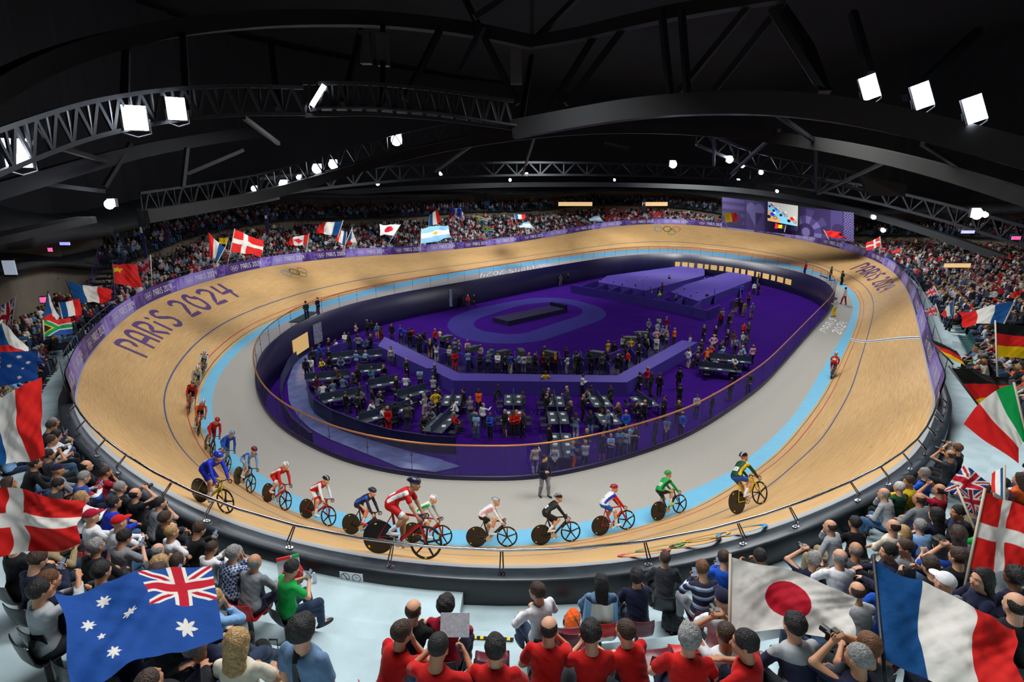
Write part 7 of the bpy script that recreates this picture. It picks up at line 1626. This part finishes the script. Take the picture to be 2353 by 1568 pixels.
beam([(330,498,40),(460,478,46),(620,450,52),(760,405,56),(900,362,58),(1050,330,58),(1250,302,56),(1420,292,54),(1600,296,50),(1800,316,45),(2000,350,40),(2200,402,36),(2420,475,32)], .8, .9, M_brown)
truss([(330,498,40),(460,472,46),(620,440,52),(760,392,56),(900,348,58),(1080,312,58)], 1.6, n=20, ch=.12, web=.08)
truss([(600,452,60),(760,430,66),(950,412,74),(1170,402,84),(1400,402,90),(1600,408,90),(1800,425,84),(2000,462,74),(2180,510,64),(2400,580,54)], 1.8, n=34, ch=.22, web=.14)
beam([(700,448,80),(950,432,92),(1170,424,100),(1450,424,104),(1700,434,96),(1900,466,84),(2100,520,70),(2353,610,58)], .8, .8, M_lbeam)
truss([(1600,332,60),(1720,385,64),(1850,405,66),(1990,440,62)], 1.6, n=8, ch=.2)
beam([(200,505,36),(120,520,33),(0,548,29),(-80,565,27)], 1.2, .4, M_lbeam); beam([(640,455,58),(560,470,54),(430,492,48),(345,500,44)], .3, .3, M_lbeam)
# webs rising from the arches into the dark roof
WEB = [((1222,98,48),(1222,-30,46)),((1222,98,48),(1340,-20,44)),((1060,-20,46),(1190,240,46)),((1380,60,46),(1240,285,45)),((1440,55,44),(1300,240,44)),((1520,25,40),(1540,222,40)),((1566,25,40),(1580,220,40)),((1720,15,38),(1560,210,42)),((1800,5,37),(1635,215,40)),((1770,20,36),(1890,210,36)),((1960,30,34),(2000,170,32)),((2250,70,32),(2080,225,31)),((1110,60,44),(1060,160,46)),((1010,70,44),(930,230,42)),((830,70,42),(790,240,38)),((620,90,38),(640,250,36)),((420,80,36),(430,260,32)),((290,120,34),(285,270,28)),((1222,130,48),(1195,300,44)),((880,60,44),(880,240,40)),((1090,40,44),(1180,-20,44)),
       ((560,270,38),(640,330,44)),((430,400,44),(560,345,46)),((240,430,38),(300,330,40)),((420,430,42),(430,340,42)),((1780,260,36),(1880,330,44)),((1790,300,44),(1680,400,60)),((1875,320,46),(1875,440,60)),((2060,360,42),(1880,445,60)),((2230,400,40),(2120,330,34)),((1640,300,50),(1640,380,62)),((70,420,34),(240,440,38)),((140,340,30),(240,370,38)),((1000,395,72),(1090,330,60)),((1200,402,84),(1230,310,60))]
for k, (a_, b_) in enumerate(WEB): beam([a_, b_], .38 if k < 21 else .26, .42 if k < 21 else .26, M_beam, name='ceiling_brace', sm=False)
beam([(1790,20,40),(1850,110,38),(1890,220,36)], .8, .8, mat('ribbed_duct', (40, 42, 46), .4, metal=.5), name='ceiling_duct')
for (px, py, t) in [(1186, 155, 40), (840, 110, 42), (880, 115, 42)]: p = at_t(px, py, t); tag(MB().box(p, (.8, .8, 2.2)).build('speaker_cabinet', [mat('grey_cabinet', (66, 68, 70), .7)]), 'grey loudspeaker cabinet hanging in the roof' + {1186: ' at the centre', 840: ', left one of the pair', 880: ', right one of the pair'}[px], 'speaker')
# pale panels in the roof at the right
for q in ([(1975,402,56),(2085,425,54),(2080,452,54),(2000,450,56)], [(1390,325,54),(1445,338,54),(1444,344,54),(1388,331,54)]):
    tag(MB().add([at_t(*p) for p in q] + [at_t(*p) + V3(0, .1, 0) for p in q], [(0, 1, 2, 3), (4, 5, 6, 7)]).build('ceiling_panel', [mat('pale_roof_panel', (70, 67, 62), .9)]), kind='structure')
# floodlights
M_lamp = mat('lamp_lens', (232, 240, 255), .4, emit=60.); M_hous = mat('lamp_housing', (150, 152, 156), .35, metal=.7)
def flood(px, py, t, wd, hg, rz, rx, lab, power=0):
    p = at_t(px, py, t); e = empty('floodlight', tuple(p)); e.rotation_euler = (rx, 0, rz)   # lens faces local -Y
    MB().box((0, -.02, 0), (wd, .04, hg)).build('lens', [M_lamp], e)
    b = MB(); b.box((0, .2, 0), (wd * .9, .4, hg * .9)); b.box((-wd / 2 - .02, .05, 0), (.04, .2, hg + .06)); b.box((wd / 2 + .02, .05, 0), (.04, .2, hg + .06)); b.build('housing', [M_hous], e)
    b = MB(); b.tube([(-wd / 2 - .08, .15, 0), (-wd / 2 - .08, .35, -hg * .55), (0, .4, -hg * .7), (wd / 2 + .08, .35, -hg * .55), (wd / 2 + .08, .15, 0)], .03, 6).build('bracket', [M_hous], e)
    return tag(e, lab, 'floodlight', 'floodlights on the roof beams')
aim = lambda px: math.atan2(-(px - 1176), 1300) 
flood(40, 352, 23.5, .85, 1.15, .55, -.2, 'glaring floodlight nearest the left edge on the left beam'); flood(310, 271, 27.5, 1.0, 1.15, .5, -.2, 'glaring floodlight, left one of the pair on the left beam'); flood(405, 250, 29, .85, 1.1, .5, -.2, 'glaring floodlight, right one of the pair on the left beam')
e = flood(731, 220, 35.5, .30, 1.5, .1, -.1, 'narrow tilted floodlight on the central walkway'); e.rotation_euler = (-.1, .6, .1)
for (px, lab) in ((1998, 'left one of the three on the right beam'), (2119, 'middle one of the three on the right beam'), (2239, 'rightmost of the three on the right beam')):
    e = flood(px, {1998: 201, 2119: 220, 2239: 251}[px], {1998: 30, 2119: 28.5, 2239: 27}[px], .78, 1.2, -.35, -.15, 'glaring rectangular floodlight, ' + lab); e.rotation_euler = (-.15, -.35, -.35)
SM = [(911, 322, 58, .75, 'round bright lamp above the pale beam left of centre'), (727, 388, 57, .6, 'left one of the two bright lamps on the pale beam'), (765, 378, 58, .6, 'right one of the two bright lamps on the pale beam'), (650, 424, 53, .5, 'bright lamp near the left tip of the pale beam'), (686, 408, 55, .25, 'small lamp between the bright ones on the pale beam'), (251, 470, 37, .4, 'lone lamp over the far left stand'), (1677, 367, 62, .5, 'star bright lamp right of centre'), (1706, 381, 64, .3, 'small lamp beside the star bright one'), (1749, 397, 66, .3, 'small lamp lower right of the star bright one'), (2246, 492, 48, .6, 'bright lamp over the right stand'), (2264, 494, 48, .28, 'small lamp touching the bright one over the right stand'),
      (583, 434, 52, .3, 'small square lamp at the left roof truss'), (868, 423, 80, .3, 'tiny lamp under the left centre roof'), (1013, 399, 86, .35, 'tiny lamp on the far truss left of centre'), (1210, 401, 92, .35, 'tiny lamp on the far truss at centre'), (1547, 378, 60, .5, 'small square white lamp box right of centre'), (1172, 414, 96, .3, 'tiny lamp below the far truss'), (1412, 414, 98, .25, 'tiny lamp low on the far truss right of centre'), (2008, 500, 66, .3, 'tiny pink-white lamp over the right stand'), (1697, 415, 88, .3, 'tiny oval lamp under the right truss'), (2030, 530, 60, .25, 'tiny lamp above the right upper deck'), (1786, 440, 84, .25, 'tiny violet lamp over the mural')]
for (px, py, t, s_, lab) in SM:
    p = at_t(px, py, t); e = empty('roof_lamp', tuple(p)); MB().ball((0, 0, 0), (s_ * .75, .25, s_ * .75), n=12, k=8).build('lens', [M_lamp], e, smooth=True); MB().box((0, .35, .1), (s_ * 1.3, .3, s_ * 1.3)).build('housing', [M_hous], e); tag(e, lab, 'lamp', 'small lamps under the roof')
# mural with the big screen
mu = [at_t(1660, 453, 93), at_t(1962, 489, 76), at_t(1962, 556, 76), at_t(1660, 521, 93)]
def quadgrid(name, Q, nu, nv, colf, m, off=0., par=None):
    U, V_ = np.meshgrid(np.linspace(0, 1, nu), np.linspace(0, 1, nv), indexing='ij'); u, v = U.ravel(), V_.ravel(); nn = unit(np.cross(Q[1] - Q[0], Q[3] - Q[0])); nn = nn if nn[1] < 0 else -nn
    X = (Q[3][None] + (Q[2] - Q[3])[None] * u[:, None]) * (1 - v)[:, None] + (Q[0][None] + (Q[1] - Q[0])[None] * u[:, None]) * v[:, None] + nn * off
    I, Jx = np.meshgrid(np.arange(nu - 1), np.arange(nv - 1), indexing='ij'); I, Jx = I.ravel(), Jx.ravel(); F = np.stack([I * nv + Jx, (I + 1) * nv + Jx, (I + 1) * nv + Jx + 1, I * nv + Jx + 1], 1)
    o = build(name, X, F, m, col=colf(u, v)); return loc(o, par) if par is not None else o
def mural(u, v):
    d, m_, l = np.array(lin((46, 28, 82))), np.array(lin((70, 54, 112))), np.array(lin((112, 102, 156))); c = np.tile(d, (len(u), 1)); x = u * 5.; y = v
    c[(x < 1.0) & (np.floor(v * 8) % 2 == 1)] = m_; c[(np.hypot(x - .55, y - .25) < .34)] = d; c[(x > 1.05) & (x < 1.85)] = m_
    h = (np.hypot(x - 1.28, y - .72) < .2) | (np.hypot(x - 1.62, y - .72) < .2) | ((np.abs(x - 1.45) < (y - .12) * .62) & (y < .72) & (y > .12)); c[h] = l; c[h & (x > 1.45) & (y < .6)] = d
    r = np.hypot(x - 3.4, y - .15); a = np.floor(np.arctan2(y - .15, x - 3.4) / PI * 8); c[(r < .80) & (r > .55)] = m_; c[(r < .8) & (r > .55) & (a % 2 == 0)] = d * 1.0; c[(r < .55) & (r > .3)] = l; c[(r < .55) & (r > .3) & (a % 2 == 0)] = m_; c[r < .15] = l
    c[(x > 4.25) & (x < 4.65)] = m_; c[(x > 4.25) & (np.hypot(x - 4.5, y - .35) < .2)] = d; k = (x > 4.68) & ((np.floor(x * 22) + np.floor(y * 22)) % 2 == 0); c[k] = l; return c
mb_ = empty('mural', tuple(mu[3])); tag(mb_, 'purple geometric mural with heart and fan shapes behind the far right bend', 'mural'); loc_o = quadgrid('print', mu, 260, 60, mural, mat('mural_print', (255, 255, 255), .8, attr='Col'), par=mb_)
loc(MB().add([p + V3(0, .25, 0) for p in mu] + [p + V3(0, .02, 0) for p in mu], [(0, 1, 2, 3), (0, 1, 5, 4), (1, 2, 6, 5), (2, 3, 7, 6), (3, 0, 4, 7)]).build('backing', [M_dark]), mb_)
scq = [at_t(1768, 464, 84.5), at_t(1837, 474, 80.5), at_t(1836, 521, 80.5), at_t(1767, 508, 84.5)]
def screen(u, v):
    c = np.tile(np.array(lin((160, 158, 152))), (len(u), 1)); w_ = v + u * 1.05; c[w_ < .98] = lin((106, 176, 208)); c[w_ < .62] = lin((196, 150, 96)); c[(w_ < .98) & (v + u * .55 < .42) & (u > .45)] = lin((106, 176, 208))
    for (x, y, s_, k) in ((.12, .86, .10, 'red'), (.27, .68, .11, 'blue'), (.14, .38, .16, 'royal'), (.52, .52, .12, 'steel'), (.80, .32, .14, 'red')):
        c[np.hypot((u - x - s_ * .15) / .8, v - y) < s_ * .62] = lin(PAL[k]); c[np.hypot(u - x - s_ * .6, v - y - s_ * .5) < s_ * .25] = lin(PAL['white'])
        for dx in (-.6, .75):
            q = np.hypot((u - x - dx * s_) / .75, v - y + s_ * .95); c[(q < s_ * .55) & ((q > s_ * .38) | (dx < 0))] = lin((16, 16, 18))
    return c
se = empty('big_screen', tuple(scq[3])); tag(se, 'large lit video screen showing racing cyclists in the middle of the mural', 'screen'); M_scr = mat('screen_picture', (255, 255, 255), .4, attr='Col', emit=.75)
quadgrid('picture', scq, 100, 72, screen, M_scr, .35, se); loc(MB().add([p - V3(0, .1, 0) for p in scq] + [p + V3(0, .2, 0) for p in scq], [(4, 5, 6, 7), (0, 1, 5, 4), (1, 2, 6, 5), (2, 3, 7, 6), (3, 0, 4, 7)]).build('casing', [M_dark]), se)
# lit concourse openings and doors in the far wall, small displays
M_conc2 = mat('lit_concourse', (236, 196, 140), .8, emit=.7); M_disp = mat('led_display', (150, 150, 255), .5, emit=1.2); M_disp2 = mat('pink_display', (230, 90, 150), .5, emit=1.)
def wallbox(px, py, w_px, h_px, t, m, nm, lab, cat, frame=True):
    p = at_t(px, py, t); k = t / FPX; e = empty(nm, tuple(p)); MB().box((0, 0, 0), (w_px * k, .08, h_px * k)).build('glow', [m], e)
    if frame: MB().box((0, .02, h_px * k * .55), (w_px * k * 1.08, .2, h_px * k * .12)).box((0, .02, -h_px * k * .55), (w_px * k * 1.08, .2, h_px * k * .12)).build('frame', [M_dark], e)
    return tag(e, lab, cat)
for (px, py, w_, h_, t, m, nm, lab, cat) in [(1322, 469, 78, 9, 112, M_conc2, 'lit_opening', 'long warm lit opening behind the far stand, left of the red seats', 'opening'), (1505, 469, 58, 9, 118, M_conc2, 'lit_opening', 'shorter warm lit opening behind the far stand, right of the red seats', 'opening'), (2200, 610, 60, 10, 50, M_conc2, 'lit_opening', 'dim warm opening under the right upper deck', 'opening'),
    (149, 560, 22, 7, 38, M_disp, 'led_display', 'small display with white specks on the left beige wall', 'screen'), (115, 574, 9, 9, 36, M_disp2, 'led_display', 'small pink and blue screen on the left beige wall', 'screen'), (99, 689, 12, 13, 27, M_disp2, 'led_display', 'pink screen beside the left concourse opening', 'screen'), (22, 615, 28, 34, 31, mat('pale_lit_room', (170, 180, 200), .8, emit=.5), 'lit_window', 'pale lit window high at the left edge', 'window'), (2224, 533, 30, 7, 50, M_disp, 'led_display', 'coloured scoreboard over the right stand', 'screen'), (2335, 547, 20, 8, 46, M_disp2, 'led_display', 'coloured scoreboard at the right edge', 'screen'),
    (1118, 467, 14, 10, 105, mat('blue_hanging_banner', (30, 60, 120), .8), 'hanging_banner', 'small blue banner hanging over the far stand', 'banner')]: wallbox(px, py, w_, h_, t, m, nm, lab, cat)
# staircase and glass balcony on the left, standing people on it, tall banners
def stair():
    A, B = at_t(205, 640, 39), at_t(262, 588, 44); A[2] = ZT[s_out(281, 736)] - .3; e = empty('staircase', tuple(A)); b = MB(); n = 12; d = B - A; s_ = unit(V3(-d[1], d[0], 0))
    for k in range(n): c = A + d * ((k + .5) / n); b.box(c, (np.linalg.norm(d[:2]) / n * 1.1, 1.5, .12), math.atan2(d[1], d[0]))
    loc(b.build('tread', [M_dark]), e); g = MB()
    for q in (-.75, .75): g.add([A + s_ * q, B + s_ * q, B + s_ * q + V3(0, 0, 1.1), A + s_ * q + V3(0, 0, 1.1)], [(0, 1, 2, 3)])
    loc(g.build('glass_side', [M_gn]), e); r_ = MB()
    for q in (-.75, .75): r_.tube([A + s_ * q + V3(0, 0, 1.1), B + s_ * q + V3(0, 0, 1.1)], .03, 6)
    loc(r_.build('handrail', [M_lbeam]), e); return tag(e, 'dark staircase with glass sides against the left beige wall', 'stairs')
stair()
for (px, py, t, hpx, wpx, lab) in [(327, 540, 42, 110, 8, 'tall dark blue banner on a pole at the left balcony'), (383, 535, 45, 42, 8, 'narrow red and blue banner right of the tall one'), (612, 505, 60, 60, 8, 'tall dark banner in the far left stand'), (1480, 470, 116, 26, 6, 'dark hanging banner between the lit openings')]:
    p = at_t(px, py, t); k = t / FPX; e = empty('hanging_banner', tuple(p)); MB().box((0, 0, 0), (wpx * k, .06, hpx * k)).build('cloth', [mat('dark_blue_banner', (26, 34, 80), .8)], e); MB().tube([(0, .08, -hpx * k * .7), (0, .08, hpx * k * .55)], .03, 6).build('pole', [M_dpole], e); MB().box((0, -.04, hpx * k * .1), (wpx * k * .6, .02, hpx * k * .12)).build('emblem', [M_white if px != 383 else cloth_gloss('red')], e); tag(e, lab, 'banner')
make_riders()
# ------------------------------------------------------------------ lights: added spots without fixtures over track, infield and near rows
def spot(x, y, z, tx, ty, tz, e, ang, size=1.2, blend=.35, c=(.97, 1, 1)):
    l = bpy.data.lights.new('added_spot', 'SPOT'); l.energy = e; l.spot_size = math.radians(ang); l.spot_blend = blend; l.shadow_soft_size = size; l.color = c
    o = bpy.data.objects.new('added_spot', l); COL.objects.link(o); o.location = (x, y, z); o.rotation_euler = (Vector((tx, ty, tz)) - Vector((x, y, z))).to_track_quat('-Z', 'Y').to_euler()
SP = [(-12, 24, 17.5, -13, 23, 0, 4800), (-17, 44, 17.5, -20, 45, 0, 7200), (-11, 64, 17.5, -14, 66, 0, 10500), (5, 86, 17.5, 4, 92, 0, 15000), (28, 98, 17.5, 32, 102, 0, 15500), (36, 74, 17.5, 40, 72, 0, 12000), (22, 42, 17.5, 26, 39, 0, 10500), (10, 20, 17.5, 10, 18, 0, 6600), (4, 40, 19, 4, 41, -3, 5000), (14, 66, 20, 14, 67, -3, 6500), (-1, 11, 19, -1, 6, 4, 7600)]
for q in SP: spot(*q, 118, size=4.)
finish_labels()
for p_, st_ in SEATOF: st_['label'] = 'black seat under ' + p_['label'].replace(' and blue denim', ' and denim').replace(' and dark denim', ' and denim').replace('sitting ', '')
sc.view_settings.exposure = .28
sc.cycles.use_adaptive_sampling = True; sc.cycles.adaptive_threshold = .03
sc.cycles.max_bounces = 4; sc.cycles.diffuse_bounces = 1; sc.cycles.glossy_bounces = 2; sc.cycles.transmission_bounces = 2; sc.cycles.transparent_max_bounces = 8
sc.cycles.adaptive_threshold = .05; sc.cycles.adaptive_min_samples = 12
print('LONG:', [(o.name, o['label']) for o in bpy.data.objects if len(str(o.get('label', '')).split()) > 16])
